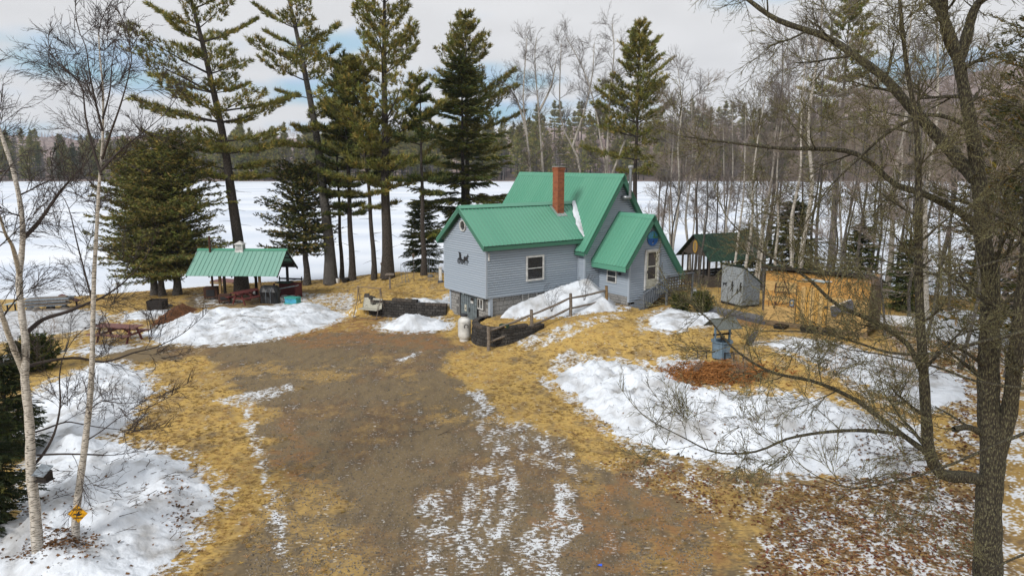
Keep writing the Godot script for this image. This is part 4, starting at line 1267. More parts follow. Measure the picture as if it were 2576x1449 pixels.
func bent(p: Vector3, d: Vector3, l: float, n: int, wob: float, lift: float) -> PackedVector3Array:
	var out := PackedVector3Array([p])
	var dir := d
	for i in n:
		dir = (dir + Vector3(rf(-wob, wob), rf(-wob, wob) + lift, rf(-wob, wob))).normalized()
		p += dir * l / n
		out.append(p)
	return out
func along(pts: PackedVector3Array, k: float) -> Vector3:
	var u := clampf(k, 0, 0.9999) * (pts.size() - 1)
	var i := int(u)
	return pts[i].lerp(pts[i + 1], u - i)
func dir_at(pts: PackedVector3Array, k: float) -> Vector3:
	var i := mini(int(clampf(k, 0, 0.9999) * (pts.size() - 1)), pts.size() - 2)
	return (pts[i + 1] - pts[i]).normalized()
func taper(n: int, r0: float, r1: float, flare := 0.0) -> PackedFloat32Array:
	var out := PackedFloat32Array()
	for i in n:
		var k := float(i) / (n - 1)
		out.append(lerpf(r0, r1, pow(k, 0.85)) + flare * r0 * maxf(0.0, 1.0 - k * n * 0.8))
	return out
func smooth_path(ctrl: Array, n: int) -> PackedVector3Array:
	var c := Curve3D.new()
	for i in ctrl.size():
		var tan_: Vector3 = (ctrl[mini(i + 1, ctrl.size() - 1)] - ctrl[maxi(i - 1, 0)]) / 6.0
		c.add_point(ctrl[i], -tan_, tan_)
	var out := PackedVector3Array()
	var l := c.get_baked_length()
	for i in n: out.append(c.sample_baked(l * i / (n - 1), true))
	return out

# bare crowns. o.wood: thick mesh, o.twig: thin mesh
func limb(wood: MB, thin: PackedVector3Array, p: Vector3, d: Vector3, l: float, r: float, level: int, lift: float, dens: float, spray := 0.7) -> void:
	var n := 5
	var pts := bent(p, d, l, n, 0.13, lift)
	if r > 0.012: wood.tube(pts, taper(n + 1, r, r * 0.35), 5 if r > 0.03 else 4)
	else:
		for i in n: stick(thin, pts[i], pts[i + 1], r * (1.0 - 0.7 * i / n), r * (1.0 - 0.7 * (i + 1) / n))
	if level > 0:
		var kids := int(rf(3.4, 5.6) * dens)
		for i in kids:
			var k := rf(0.2, 0.95)
			var dd := dir_at(pts, k)
			var side := perp(dd).rotated(dd, rf(0, TAU))
			limb(wood, thin, along(pts, k), (dd * 0.8 + side * rf(0.45, 0.9)).normalized(), l * rf(0.35, 0.6) * (1.15 - 0.4 * k), r * (1.0 - 0.6 * k) * 0.6, level - 1, lift, dens, spray)
	var m := int((5.0 if level == 0 else 4.0) * dens * clampf(l, 0.6, 1.6))
	for i in m:
		var k := rf(0.25, 1.0)
		var dd := dir_at(pts, k)
		var side := perp(dd).rotated(dd, rf(0, TAU))
		var dd2 := (dd * rf(0.6, 1.2) + side * rf(0.3, 0.8) + Vector3(0, lift * 2.0, 0)).normalized()
		var s := spray * rf(0.6, 1.15)
		thin.append_array(Transform3D(aim(dd2, rf(0, TAU)).scaled_local(Vector3(s, s, s)), along(pts, k)) * sprays[rng.randi() % 8])
func bare_tree(called: String, label: String, paths: Array, radii: Array, bark: String, twigs: String, from: float, dens: float, reach: float, lift: float, group := "", cat := "tree", level := 1, spray := 0.7, sides := 9) -> Node3D:
	var base: Vector3 = paths[0][0]
	var root := thing(called, label, cat, base, 0.0, group)
	var trunk := MB.new()
	var wood := MB.new()
	var thin := PackedVector3Array()
	for pi in paths.size():
		var ctrl := []
		for q in paths[pi]: ctrl.append(q - base)
		var n := maxi(6, ctrl.size() * 3)
		var pts := smooth_path(ctrl, n)
		var rad := taper(n, radii[pi][0], radii[pi][1], 0.35 if pi == 0 else 0.0)
		for i in n: rad[i] *= 1.0 + 0.06 * sin(i * 2.3 + pi)
		(trunk if radii[pi][0] > 0.05 or pi == 0 else wood).tube(pts, rad, sides if radii[pi][0] > 0.08 else 6)
		var length := 0.0
		for i in n - 1: length += pts[i].distance_to(pts[i + 1])
		var start := from if pi == 0 else 0.12
		var kids := int(length * (1.0 - start) * dens * 1.7)
		for i in kids:
			var k := lerpf(start, 1.0, pow((i + rf(0, 1)) / kids, 0.8))
			var dd := dir_at(pts, k)
			var side := perp(dd).rotated(dd, i * 2.4 + rf(-0.5, 0.5))
			var l := reach * rf(0.5, 1.1) * (1.15 - 0.75 * k)
			limb(wood, thin, along(pts, k), (side + dd * rf(0.3, 0.9)).normalized(), l, clampf(lerpf(radii[pi][0], radii[pi][1], k) * 0.4, 0.008, 0.05), level, lift, 1.0, spray)
		thin.append_array(Transform3D(aim(dir_at(pts, 1.0)), pts[n - 1]) * sprays[0])
	obj("trunk", trunk, M[bark], root)
	if wood.v.size(): tag(obj("branch_wood", wood, M[twigs if bark == "bark_birch" else bark], root), "", "", "", "stuff")
	if thin.size():
		var tm := MB.new()
		tm.v = thin
		tag(obj("twigs", tm, M[twigs], root), "", "", "", "stuff")
	return root

# conifers
func green(base: Color, spread := 0.35) -> Color:
	var k := 1.0 + rf(-spread, spread)
	return Color(base.r * k * rf(0.85, 1.2), base.g * k, base.b * k * rf(0.7, 1.2))
func conifer(o: Dictionary) -> Dictionary:
	# o: h, r0, clear (bare trunk share), wide, shape (power), gap (whorl spacing), per (branches in a whorl), lift, tuft (size), step, col, kind, lean
	var trunk := MB.new()
	var wood := MB.new()
	var fo := MB.new()
	var h: float = o.h
	var lean: Vector3 = o.get("lean", Vector3.ZERO)
	var tp := PackedVector3Array()
	for i in 15:
		var k := i / 14.0
		tp.append(Vector3(0, k * h, 0) + lean * k * k + Vector3(sin(i * 1.3) * 0.04, 0, cos(i * 1.7) * 0.04) * (1.0 - k))
	trunk.tube(tp, taper(15, o.r0, 0.02, 0.3), 10)
	var y: float = h * o.clear
	var kind: String = o.kind
	var set_: Array = tufts if kind == "pine" else fans if kind == "cedar" else bough
	while y < h * 0.985:
		var k := y / h
		var c: float = (k - o.clear) / (1.0 - o.clear)
		var reach: float = (o.wide * sqrt(maxf(0.02, 1.0 - pow((c - 0.33) / 0.7, 2.0))) + 0.15) if o.has("round") else o.wide * pow(1.0 - c, o.shape) * (0.55 + 0.45 * smoothstep(0.0, 0.25, c)) + 0.18
		var n: int = o.per
		var turn := rf(0, TAU)
		for b in n:
			if rng.randf() < o.get("miss", 0.12): continue
			var a := turn + TAU * b / n + rf(-0.35, 0.35)
			var l := reach * rf(1.0 - o.get("vary", 0.3) * 1.3, 1.0 + o.get("vary", 0.3) * 0.6)
			var rise: float = lerpf(o.droop, o.lift, c) + rf(-0.12, 0.12)
			var d := Vector3(cos(a), rise, sin(a)).normalized()
			var p := along(tp, k)
			var pts := bent(p, d, l, 5, 0.06, o.curl)
			wood.tube(pts, taper(6, 0.014 + 0.012 * l, 0.006), 4)
			var fs: float = o.get("bare", 0.3) if kind == "pine" else 0.08
			var s := fs * l
			while s < l:
				var q := s / l
				var at_ := along(pts, q)
				var dd := dir_at(pts, q)
				var wide2: float = (l * 0.34 * (1.0 - q * 0.55) + 0.1) * (1.0 if kind != "cedar" else 0.8)
				var m: int = o.sub
				for e in m:
					var side := dd.cross(Vector3.UP).normalized() * (1.0 if e % 2 else -1.0)
					var off := rf(0.0, 1.0)
					var pos := at_ + side * wide2 * off + dd * wide2 * off * 0.55 + Vector3(0, rf(-0.07, 0.07) * wide2 - 0.06 * wide2 * off, 0)
					var ts: float = o.tuft * rf(0.75, 1.3)
					var dir: Vector3
					if kind == "pine": dir = (dd * 0.6 + side * rf(-0.2, 0.9) + Vector3(0, rf(0.25, 0.9), 0)).normalized()
					elif kind == "cedar": dir = (dd * 0.7 + side * rf(-0.3, 0.8) + Vector3(0, rf(-0.6, 0.6), 0)).normalized()
					else: dir = (dd * 0.8 + side * rf(0.2, 0.9) + Vector3(0, rf(-0.45, 0.1), 0)).normalized()
					var col: Color = green(o.col if rng.randf() > 0.28 else o.col2)
					fo.put(set_[rng.randi() % set_.size()], Transform3D(aim(dir, rf(0, TAU) if kind == "pine" else rf(-0.7, 0.7)).scaled_local(Vector3.ONE * ts), pos), col)
				s += o.step * rf(0.7, 1.3)
		y += o.gap * rf(0.7, 1.3) * (1.0 if c < 0.7 else 0.7)
	for e in 10: fo.put(set_[e % set_.size()], Transform3D(aim(Vector3(rf(-0.5, 0.5), 1, rf(-0.5, 0.5)).normalized()).scaled_local(Vector3.ONE * o.tuft * 1.1), along(tp, 0.97 + 0.003 * e)), green(o.col))
	# dead snags under the crown
	for i in int(o.get("snags", 0)):
		var k: float = rf(0.25, 1.0) * o.clear
		var a := rf(0, TAU)
		wood.tube(bent(along(tp, k), Vector3(cos(a), rf(-0.2, 0.3), sin(a)).normalized(), rf(0.4, 1.6), 4, 0.15, 0.0), taper(5, 0.02, 0.004), 4)
	return {"trunk": trunk.mesh(), "wood": wood.mesh(), "crown": fo.mesh(), "bark": o.get("bark", "bark_pine")}
func plant(made: Dictionary, called: String, label: String, pos: Vector3, turn := 0.0, size := 1.0, group := "evergreens around the yard", cat := "tree") -> Node3D:
	var t := thing(called, label, cat, pos, turn, group)
	t.scale = Vector3.ONE * size
	inst("trunk", made.trunk, M[made.bark], t)
	tag(inst("branch_wood", made.wood, M[made.bark], t), "", "", "", "stuff")
	tag(inst("crown", made.crown, M.needles, t), "", "", "", "stuff")
	return t
const OLIVE := Color(0.165, 0.17, 0.05)
const OLIVE2 := Color(0.29, 0.25, 0.07)
const DARKG := Color(0.06, 0.078, 0.025)
const DARKG2 := Color(0.13, 0.135, 0.038)
func pine_spec(h: float, r0: float, clear: float, wide: float, extra := {}) -> Dictionary:
	var d := {"h": h, "r0": r0, "clear": clear, "wide": wide, "shape": 0.5, "gap": 1.0, "per": 5, "lift": 0.75, "droop": -0.02, "curl": 0.045, "tuft": 0.34, "step": 0.17, "sub": 6, "miss": 0.2, "vary": 0.45, "bare": 0.26, "col": OLIVE, "col2": OLIVE2, "kind": "pine", "snags": 10}
	d.merge(extra, true)
	return d
func make_evergreens() -> void:
	var p: Vector3
	# tall white pines along the shore; the lean is read off the trunks
	p = gp(608, 733)
	plant(conifer(pine_spec(25.0, 0.42, 0.3, 5.2, {"lean": Vector3(-3.6, 0, 0), "gap": 0.95})), "white_pine", "tall leaning white pine with thick trunk right behind the pavilion", p)
	p = gp(832, 714)
	plant(conifer(pine_spec(25.0, 0.42, 0.38, 4.6, {"lean": Vector3(-3.4, 0, 0), "gap": 1.1, "miss": 0.3, "bark": "bark_grey"})), "white_pine", "tall white pine with pale scarred trunk right of the forked cedar", p)
	p = gp(975, 700)
	plant(conifer(pine_spec(23.0, 0.4, 0.26, 5.0, {"lean": Vector3(0.5, 0, 0), "lift": 1.1, "droop": 0.25, "curl": 0.07, "shape": 0.75})), "white_pine", "full crowned white pine with thick trunk behind the swing", p)
	p = gp(886, 705)
	plant(conifer(pine_spec(15.5, 0.24, 0.3, 2.6, {"col": DARKG, "col2": OLIVE, "gap": 0.7})), "white_pine", "slender dark pine between two tall shore pines", p)
	p = gp(860, 703)
	plant(conifer(pine_spec(13.0, 0.16, 0.4, 2.0, {"gap": 0.8})), "white_pine", "thin young pine close behind the pale scarred pine", p)
	p = gp(941, 703)
	plant(conifer(pine_spec(14.5, 0.19, 0.34, 2.6, {"lean": Vector3(-1.0, 0, 0), "gap": 0.75})), "white_pine", "thin leaning pine in front of the full crowned pine", p)
	p = gp(1066, 692)
	plant(conifer(pine_spec(13.0, 0.2, 0.42, 2.4, {"col": DARKG, "col2": OLIVE})), "white_pine", "straight thin pine near the garden trellis", p)
	p = Vector3(at(1165, 520, 54).x, land(at(1165, 520, 54).x, 54), -54)
	plant(conifer({"h": 15.8, "r0": 0.27, "clear": 0.16, "wide": 4.3, "shape": 0.85, "vary": 0.5, "gap": 0.5, "per": 6, "lift": 0.5, "droop": -0.2, "curl": 0.01, "tuft": 0.6, "step": 0.26, "sub": 5, "col": Color(0.085, 0.1, 0.028), "col2": Color(0.17, 0.17, 0.042), "kind": "spruce", "snags": 12, "miss": 0.35}), "spruce", "dense dark spruce behind the grey gable", p)
	var far_pine := conifer(pine_spec(20.5, 0.3, 0.42, 5.6, {"lift": 0.9, "droop": 0.0, "curl": 0.06, "shape": 0.85, "gap": 0.9}))
	p = Vector3(at(1175, 400, 58).x, 0.3, -58)
	plant(far_pine, "white_pine", "tall pale pine rising behind the dense dark spruce", p, 40)
	p = Vector3(at(1600, 400, 58).x, 0.3, -58)
	plant(far_pine, "white_pine", "broad topped pine behind the stove pipe", p, 170, 0.97)
	p = gp(2088, 700)
	plant(conifer(pine_spec(24.0, 0.36, 0.5, 4.4, {"lift": 0.9, "bark": "bark_grey"})), "white_pine", "tall grey trunked pine behind the orange shed", p)
	p = gp(1935, 650)
	plant(conifer(pine_spec(17.0, 0.2, 0.5, 2.6, {"col": DARKG, "col2": OLIVE})), "white_pine", "slim pine beside the green roofed gazebo", p)
	# cedars
	var ced := {"round": true, "h": 10.3, "r0": 0.26, "clear": 0.17, "wide": 3.1, "shape": 0.22, "gap": 0.28, "per": 8, "lift": 0.45, "droop": -0.12, "curl": 0.04, "vary": 0.4, "tuft": 0.3, "step": 0.24, "sub": 5, "col": Color(0.14, 0.15, 0.045), "col2": Color(0.26, 0.22, 0.075), "kind": "cedar", "bark": "bark_grey"}
	var c1 := conifer(ced)
	ced.h = 9.0
	ced.wide = 3.0
	var c2 := conifer(ced)
	plant(c1, "cedar", "largest bushy cedar at the left end of the pavilion", gp(446, 742))
	plant(c2, "cedar", "bushy cedar with twin trunks over the square planter", gp(388, 742), 60)
	plant(c2, "cedar", "slim trunked cedar squeezed among the bushy cedars", gp(408, 744), 200, 0.85)
	ced.merge({"h": 8.4, "clear": 0.28, "wide": 2.7, "shape": 0.25, "per": 7, "sub": 4, "droop": -0.05, "col": Color(0.06, 0.07, 0.02)}, true)
	plant(conifer(ced), "cedar", "forked cedar with open crown at the right end of the pavilion", gp(772, 717))
	ced.merge({"h": 13.0, "clear": 0.05, "wide": 3.0, "sub": 3, "step": 0.42, "col": Color(0.05, 0.055, 0.016), "col2": Color(0.16, 0.11, 0.02)}, true)
	var big := conifer(ced)
	var q := at(2600, 820, 27)
	plant(big, "cedar", "big dark cedar beyond the mossy maple", Vector3(q.x, land(q.x, 27), -27))
	q = at(2500, 760, 38)
	plant(big, "cedar", "dark cedar deep in the scrub behind the orange shed", Vector3(q.x, land(q.x, 38), -38), 120, 0.85)
	# young hemlock at the birches, shrubs, small firs
	var hem := conifer({"h": 4.6, "r0": 0.07, "clear": 0.03, "wide": 1.35, "shape": 0.7, "gap": 0.2, "per": 6, "lift": 0.5, "droop": -0.25, "curl": -0.02, "tuft": 0.34, "step": 0.17, "sub": 4, "col": Color(0.028, 0.04, 0.016), "col2": Color(0.075, 0.085, 0.03), "kind": "spruce"})
	var hp := gp(-55, 1345)
	plant(hem, "hemlock", "dark young hemlock beside the left birch clump", hp, 0, 0.8)
	plant(hem, "hemlock", "small dark hemlock on the snow behind the left birch", gp(30, 1150), 90, 0.62)
	plant(hem, "hemlock", "little hemlock bush on the lawn left of the birches", gp(40, 945), 30, 0.3)
	var bush := conifer({"h": 1.1, "r0": 0.05, "clear": 0.02, "wide": 0.85, "shape": 0.35, "gap": 0.055, "per": 8, "lift": 1.4, "droop": 0.1, "curl": 0.06, "tuft": 0.17, "step": 0.12, "sub": 3, "col": Color(0.04, 0.055, 0.014), "col2": Color(0.13, 0.13, 0.03), "kind": "cedar"})
	plant(bush, "round_shrub", "round green shrub by the entry steps", gp(1712, 783), 0, 0.62, "evergreens around the yard", "shrub")
	plant(bush, "round_shrub", "round green shrub beside the low stone edging", gp(1766, 785), 100, 0.68, "evergreens around the yard", "shrub")
	plant(bush, "round_shrub", "low dark evergreen shrub on the lawn behind the birches", gp(95, 930), 100, 0.95, "evergreens around the yard", "shrub")
	var fir := conifer({"h": 4.5, "r0": 0.07, "clear": 0.05, "wide": 1.3, "shape": 0.8, "gap": 0.26, "per": 6, "lift": 0.4, "droop": -0.15, "curl": 0.0, "tuft": 0.4, "step": 0.22, "sub": 4, "col": DARKG, "col2": DARKG2, "kind": "spruce"})
	for a in [[1880, 690, 51, 1.0, "young fir next to the gazebo roof"], [2165, 690, 40, 0.9, "young fir behind the orange shed roof"], [2280, 720, 36, 0.8, "young fir at the right end of the orange shed"], [1990, 640, 47, 1.3, "young fir at the shore between bare trunks"], [1060, 500, 62, 1.4, "young fir on the point behind the thin pine"]]:
		q = at(a[0], a[1], a[2])
		plant(fir, "young_fir", a[4], Vector3(q.x, land(q.x, a[2]), -a[2]), a[0], a[3])
func P(a: Array, f0: float, f1 := -1.0) -> Array:
	var out := []
	for i in a.size(): out.append(at(a[i][0], a[i][1], f0 if f1 < 0 else lerpf(f0, f1, float(i) / (a.size() - 1))))
	return out
func make_birches() -> void:
	var g := gp(96, 1428)
	var f := -g.z
	var left := P([[96, 1430], [87, 1283], [76, 1176], [75, 1105], [70, 1034], [61, 950], [64, 870], [56, 812], [51, 766], [46, 704], [51, 660], [56, 590], [50, 516], [32, 430], [2, 340], [-30, 250]], f, f + 1.5)
	bare_tree("paper_birch", "white birch clump with a wooden birdhouse on its trunk", [left,
		P([[58, 935], [38, 889], [20, 843], [8, 805], [-12, 740], [-20, 600], [-10, 480]], f + 0.6, f - 0.4),
		P([[48, 690], [30, 620], [10, 583], [-20, 480]], f + 0.9, f - 0.3),
		P([[56, 600], [95, 560], [150, 482], [215, 410]], f + 1.1, f + 2.0),
		P([[68, 835], [108, 803], [169, 784], [216, 764], [254, 749], [308, 712], [350, 668]], f + 0.8, f + 2.4),
		P([[66, 925], [92, 914], [185, 900], [262, 910], [339, 886], [386, 875], [440, 850]], f + 0.7, f + 2.2),
		P([[75, 1090], [110, 1080], [160, 1062], [190, 1064], [250, 1075], [320, 1082]], f + 0.4, f + 1.4),
		P([[72, 1180], [105, 1145], [135, 1090], [150, 1020], [148, 950], [155, 905]], f + 0.3, f + 0.9),
		P([[90, 1145], [150, 1142], [220, 1143], [260, 1145]], f + 0.3, f + 0.8)],
		[[0.12, 0.03], [0.07, 0.02], [0.055, 0.012], [0.05, 0.012], [0.05, 0.01], [0.038, 0.009], [0.022, 0.006], [0.035, 0.012], [0.022, 0.016]], "bark_birch", "twig_dark", 0.55, 0.8, 1.4, 0.04, "birches around the yard", "tree", 1, 0.7)
	g = gp(195, 1396)
	f = -g.z
	bare_tree("paper_birch", "white birch carrying the yellow loon sign", [P([[195, 1398], [189, 1318], [200, 1212], [210, 1141], [220, 1052], [226, 998], [231, 904], [232, 843], [234, 750], [236, 680], [241, 600], [247, 482], [252, 417], [257, 350], [258, 233], [250, 140], [247, 83]], f, f + 0.6),
		P([[254, 440], [235, 380], [215, 300], [205, 220], [180, 190], [145, 160]], f + 0.3, f + 1.0),
		P([[256, 400], [275, 340], [300, 270], [320, 200], [330, 150]], f + 0.3, f - 0.6),
		P([[257, 330], [240, 260], [225, 190], [215, 120], [200, 85]], f + 0.4, f + 0.1),
		P([[257, 300], [275, 230], [280, 170], [285, 130]], f + 0.4, f + 0.9),
		P([[252, 430], [300, 380], [350, 340], [400, 300]], f + 0.3, f + 1.2),
		P([[233, 765], [200, 640], [190, 600], [170, 520], [140, 470]], f + 0.3, f + 1.0),
		P([[214, 1110], [260, 1080], [300, 1050], [345, 1035]], f + 0.1, f + 0.6),
		P([[222, 1040], [250, 1010], [320, 1015], [385, 1002]], f + 0.1, f + 0.8)],
		[[0.088, 0.012], [0.03, 0.008], [0.03, 0.008], [0.025, 0.007], [0.02, 0.006], [0.03, 0.007], [0.022, 0.006], [0.016, 0.005], [0.014, 0.005]], "bark_birch", "twig_dark", 0.6, 1.15, 1.3, 0.05, "birches around the yard", "tree", 1, 0.65)
	# birches behind the house
	var lab := ["slim white birch behind the ridge of the main roof", "straight white birch left of the brick chimney", "white birch clump behind the roof ridge, right of the chimney", "leaning white birch behind the stove pipe"]
	var set_ := [[[[1334, 440], [1324, 330], [1316, 250], [1322, 150], [1326, 95]], [[1326, 340], [1300, 250], [1265, 205]]], [[[1366, 440], [1358, 320], [1352, 240], [1345, 150], [1350, 95]], [[1356, 280], [1385, 220], [1400, 150]]], [[[1525, 440], [1512, 360], [1500, 280], [1470, 180], [1425, 95]], [[1527, 430], [1530, 330], [1535, 240], [1545, 130], [1540, 60]], [[1540, 440], [1570, 360], [1600, 290], [1640, 220], [1660, 160]]], [[[1460, 440], [1440, 370], [1420, 330], [1408, 260], [1412, 110]], [[1440, 370], [1470, 280], [1490, 190], [1495, 110]]]]
	for i in 4:
		var fd := 57.0 + i
		var paths := []
		var rad := []
		for j in set_[i].size():
			paths.append(P(set_[i][j], fd, fd + j))
			rad.append([0.16 if j == 0 else 0.11, 0.03])
		var b0: Vector3 = paths[0][0]
		paths[0].push_front(Vector3(b0.x + 0.2, land(b0.x, fd) - 0.1, b0.z))
		bare_tree("paper_birch", lab[i], paths, rad, "bark_birch", "twig_grey", 0.35, 0.6, 2.6, 0.09, "birches around the yard", "tree", 1, 1.0, 7)
func make_maple() -> void:
	var g := gp(2488, 1449)
	var f := 12.6
	var foot := at(2486, 1449, f)
	var trunk := P([[2486, 1443], [2488, 1265], [2500, 1160], [2490, 1050], [2488, 950], [2492, 800], [2493, 687], [2477, 620], [2467, 480], [2445, 320], [2424, 213], [2408, 133], [2378, 53], [2345, -20], [2310, -120]], f, f + 0.6)
	trunk.push_front(Vector3(foot.x, land(foot.x, f) - 0.1, -f))
	bare_tree("old_maple", "big mossy maple with crooked limbs standing over the leaf litter", [trunk,
		P([[2500, 1180], [2535, 1060], [2551, 950], [2567, 792], [2585, 650], [2600, 400], [2620, 100]], f + 0.1, f - 0.6),
		P([[2490, 1210], [2420, 1198], [2373, 1195], [2341, 1144], [2331, 1044], [2325, 939], [2315, 780], [2312, 640], [2312, 427], [2304, 293], [2285, 187], [2272, 80], [2262, -30]], f + 0.1, f - 0.5),
		P([[2455, 450], [2424, 416], [2349, 331], [2275, 251], [2227, 197], [2149, 138], [2081, 94], [1957, 50], [1884, 0], [1800, -60]], f + 0.3, f + 2.5),
		P([[2485, 600], [2451, 560], [2387, 517], [2306, 480], [2253, 464], [2147, 384], [1967, 373], [1850, 360], [1717, 343]], f + 0.3, f + 1.6),
		P([[2326, 950], [2284, 866], [2201, 810], [2101, 763], [2028, 696], [1917, 633], [1840, 560]], f - 0.1, f + 1.0),
		P([[2335, 1140], [2268, 1091], [2200, 1040], [2147, 1002], [2050, 960], [1940, 935], [1850, 880], [1780, 800], [1700, 735]], f, f + 2.2),
		P([[2268, 1093], [2184, 1083], [2084, 1086], [1984, 1103], [1901, 1136], [1801, 1138], [1717, 1099], [1640, 1060]], f + 0.2, f + 0.4),
		P([[2600, 830], [2446, 866], [2347, 889], [2241, 887], [2151, 860], [2051, 836], [1924, 833]], f - 1.0, f + 0.5),
		P([[2600, 980], [2462, 960], [2357, 923], [2215, 891], [2140, 880]], f - 0.8, f - 0.2),
		P([[2600, 1080], [2462, 1139], [2373, 1176], [2251, 1212], [2147, 1228], [2060, 1200]], f - 1.2, f - 0.8),
		P([[2408, 140], [2380, 80], [2376, 0], [2370, -90]], f + 0.6, f + 0.3),
		P([[2412, 150], [2429, 107], [2451, 27], [2478, -10], [2540, -80]], f + 0.6, f + 0.5),
		P([[2600, 640], [2500, 660], [2400, 690], [2300, 680], [2200, 650], [2120, 655]], f - 0.9, f),
		P([[2445, 330], [2400, 300], [2330, 290], [2240, 330], [2160, 400], [2080, 480], [2010, 590]], f + 0.4, f + 0.9),
		P([[2490, 700], [2520, 620], [2560, 540], [2620, 480]], f + 0.3, f - 0.5),
		P([[2480, 1095], [2440, 1075], [2400, 1080]], f + 0.2, f - 0.2),
		P([[2620, 1380], [2540, 1410], [2460, 1455]], f - 1.5, f - 1.4)],
		[[0.265, 0.06], [0.15, 0.07], [0.12, 0.025], [0.12, 0.03], [0.08, 0.014], [0.055, 0.012], [0.055, 0.01], [0.04, 0.008], [0.038, 0.01], [0.032, 0.01], [0.03, 0.008], [0.1, 0.04], [0.11, 0.04], [0.03, 0.008], [0.045, 0.008], [0.05, 0.012], [0.07, 0.05], [0.025, 0.012]], "bark_maple", "twig_lichen", 0.3, 1.25, 1.35, 0.03, "bare hardwoods around the yard", "tree", 1, 0.7, 12)
func make_scrub() -> void:
	# bare hardwoods and thin birches between the sheds and the lake, right of the house
	var protos := []
	for k in 7:
		var h := [11.0, 13.5, 9.0, 12.0, 15.0, 8.0, 10.0][k] as float
		var wob: Array = [Vector3.ZERO]
		for i in 6: wob.append(wob[-1] + Vector3(rf(-0.25, 0.25), h / 6, rf(-0.25, 0.25)))
		var white: bool = k in [0, 3, 4]
		var t := bare_tree("thin_birch" if white else "bare_maple", "x", [wob], [[h * 0.0085, 0.015]], "bark_birch" if white else "bark_grey", "twig_grey" if white else "twig_red", 0.35 if white else 0.22, 0.6, h * 0.18, 0.07, "bare stems in the scrub", "tree", 1, 0.95, 7)
		protos.append(t)
	var used := {}
	# [pixel x, forward distance, kind, size]
	var spots := [[1700, 47, 5, 1.2], [1668, 52, 6, 1.3], [1735, 49, 3, 0.8], [1760, 44, 1, 0.75], [1840, 43, 0, 1.0], [1868, 41, 4, 0.85], [1905, 45, 3, 1.0], [1930, 48, 1, 1.0], [1952, 42, 0, 1.1], [1985, 44, 4, 0.95], [2012, 50, 1, 1.0], [2035, 47, 6, 1.3], [2060, 41, 1, 1.0], [2120, 46, 3, 1.0], [2150, 43, 5, 1.4], [2178, 49, 1, 0.9], [2205, 44, 6, 1.2], [2230, 40, 4, 0.9], [2262, 47, 1, 1.0], [2290, 42, 5, 1.5], [2325, 38, 6, 1.2], [2360, 44, 3, 1.0], [2400, 36, 1, 0.9], [2440, 41, 6, 1.3], [2480, 33, 5, 1.4], [2530, 37, 1, 0.9], [2575, 31, 6, 1.2], [2345, 29, 2, 1.0], [2440, 25, 5, 1.1], [2300, 33, 2, 1.1], [1640, 56, 1, 1.0], [1690, 57, 3, 1.0], [1795, 55, 6, 1.2], [2240, 30, 2, 0.8], [2560, 24, 2, 1.0], [2140, 38, 2, 0.9]]
	var extra := RandomNumberGenerator.new()
	extra.seed = 77
	for i in 34: spots.append([extra.randf_range(1880, 2620) if i > 9 else extra.randf_range(1640, 1900), extra.randf_range(33, 52) if i > 9 else extra.randf_range(48, 57), [0, 1, 2, 3, 4, 6, 3, 0][extra.randi() % 8], extra.randf_range(0.7, 1.3)])
	var hints := ["by the gazebo", "behind the grey shed", "behind the orange shed", "in the thicket right of the orange shed", "on the shore right of the house"]
	for s in spots:
		var r := px(s[0], 700)
		var fd: float = s[1]
		var x := r.x * fd / -r.z
		var pos := Vector3(x, land(x, fd) - 0.05, -fd)
		var hint: String = hints[4] if s[0] < 1760 else hints[0] if s[0] < 1880 else hints[1] if s[0] < 2000 else hints[2] if s[0] < 2260 else hints[3]
		var kind: String = ["slim white birch stem", "tall grey bare maple", "small reddish bare maple", "white birch stem with fine grey twigs", "tall white birch stem", "short bushy bare maple", "bare maple with reddish twigs"][s[2]]
		var label := kind + " " + hint
		if not used.has(s[2]):
			used[s[2]] = true
			var t: Node3D = protos[s[2]]
			t.position = pos
			t.scale = Vector3.ONE * s[3]
			t.set_meta("label", label)
		else: dup(protos[s[2]], pos, s[0] * 7.3, label, s[3])
	# low brush
	var bmade := []
	for k in 3:
		var stems := []
		var rad := []
		for i in 9:
			var a := rf(0, TAU)
			stems.append([Vector3(rf(-0.1, 0.1), 0, rf(-0.1, 0.1)), Vector3(cos(a) * 0.3, 0.6, sin(a) * 0.3), Vector3(cos(a) * rf(0.4, 0.8), rf(1.1, 1.7), sin(a) * rf(0.4, 0.8))])
			rad.append([0.012, 0.004])
		bmade.append(bare_tree("bare_bush", "x", stems, rad, "bark_grey", ["twig_red", "twig_straw", "twig_dark"][k], 0.2, 2.0, 0.4, 0.05, "bare bushes", "bush", 0, 0.35, 4))
	var first := {}
	for s in [[1750, 945, 0, 0.35, "dry red brown clump on the fern bed by the well"], [1860, 950, 0, 0.45, "dry red brown clump at the right side of the fern bed"], [2100, 945, 1, 0.7, "straw coloured dead bush in the snow below the orange shed"], [2250, 1000, 1, 0.9, "tall straw coloured dead bush beside the maple limb"], [2290, 960, 0, 0.8, "reddish bare bush behind the straw bush"], [110, 920, 0, 0.9, "reddish bare bush between the two birches"], [160, 885, 2, 0.9, "dark bare bush behind the birches near the picnic table"], [260, 880, 2, 0.7, "dark bare bush at the end of the red picnic table"], [1360, 800, 2, 0.55, "small bare bush poking out of the roof snow pile"], [1460, 770, 2, 0.5, "thin bare sapling in the snow pile near the fence"], [2420, 830, 0, 1.2, "reddish brush deep in the thicket"], [2210, 760, 0, 1.0, "reddish brush at the corner of the orange shed"], [2000, 690, 0, 1.0, "reddish brush between gazebo and sheds"], [2350, 760, 1, 1.1, "straw brush beyond the white tarp"], [200, 745, 2, 1.0, "shore brush beyond the lumber pile"], [90, 750, 2, 0.8, "low shore brush left of the lumber pile"]]:
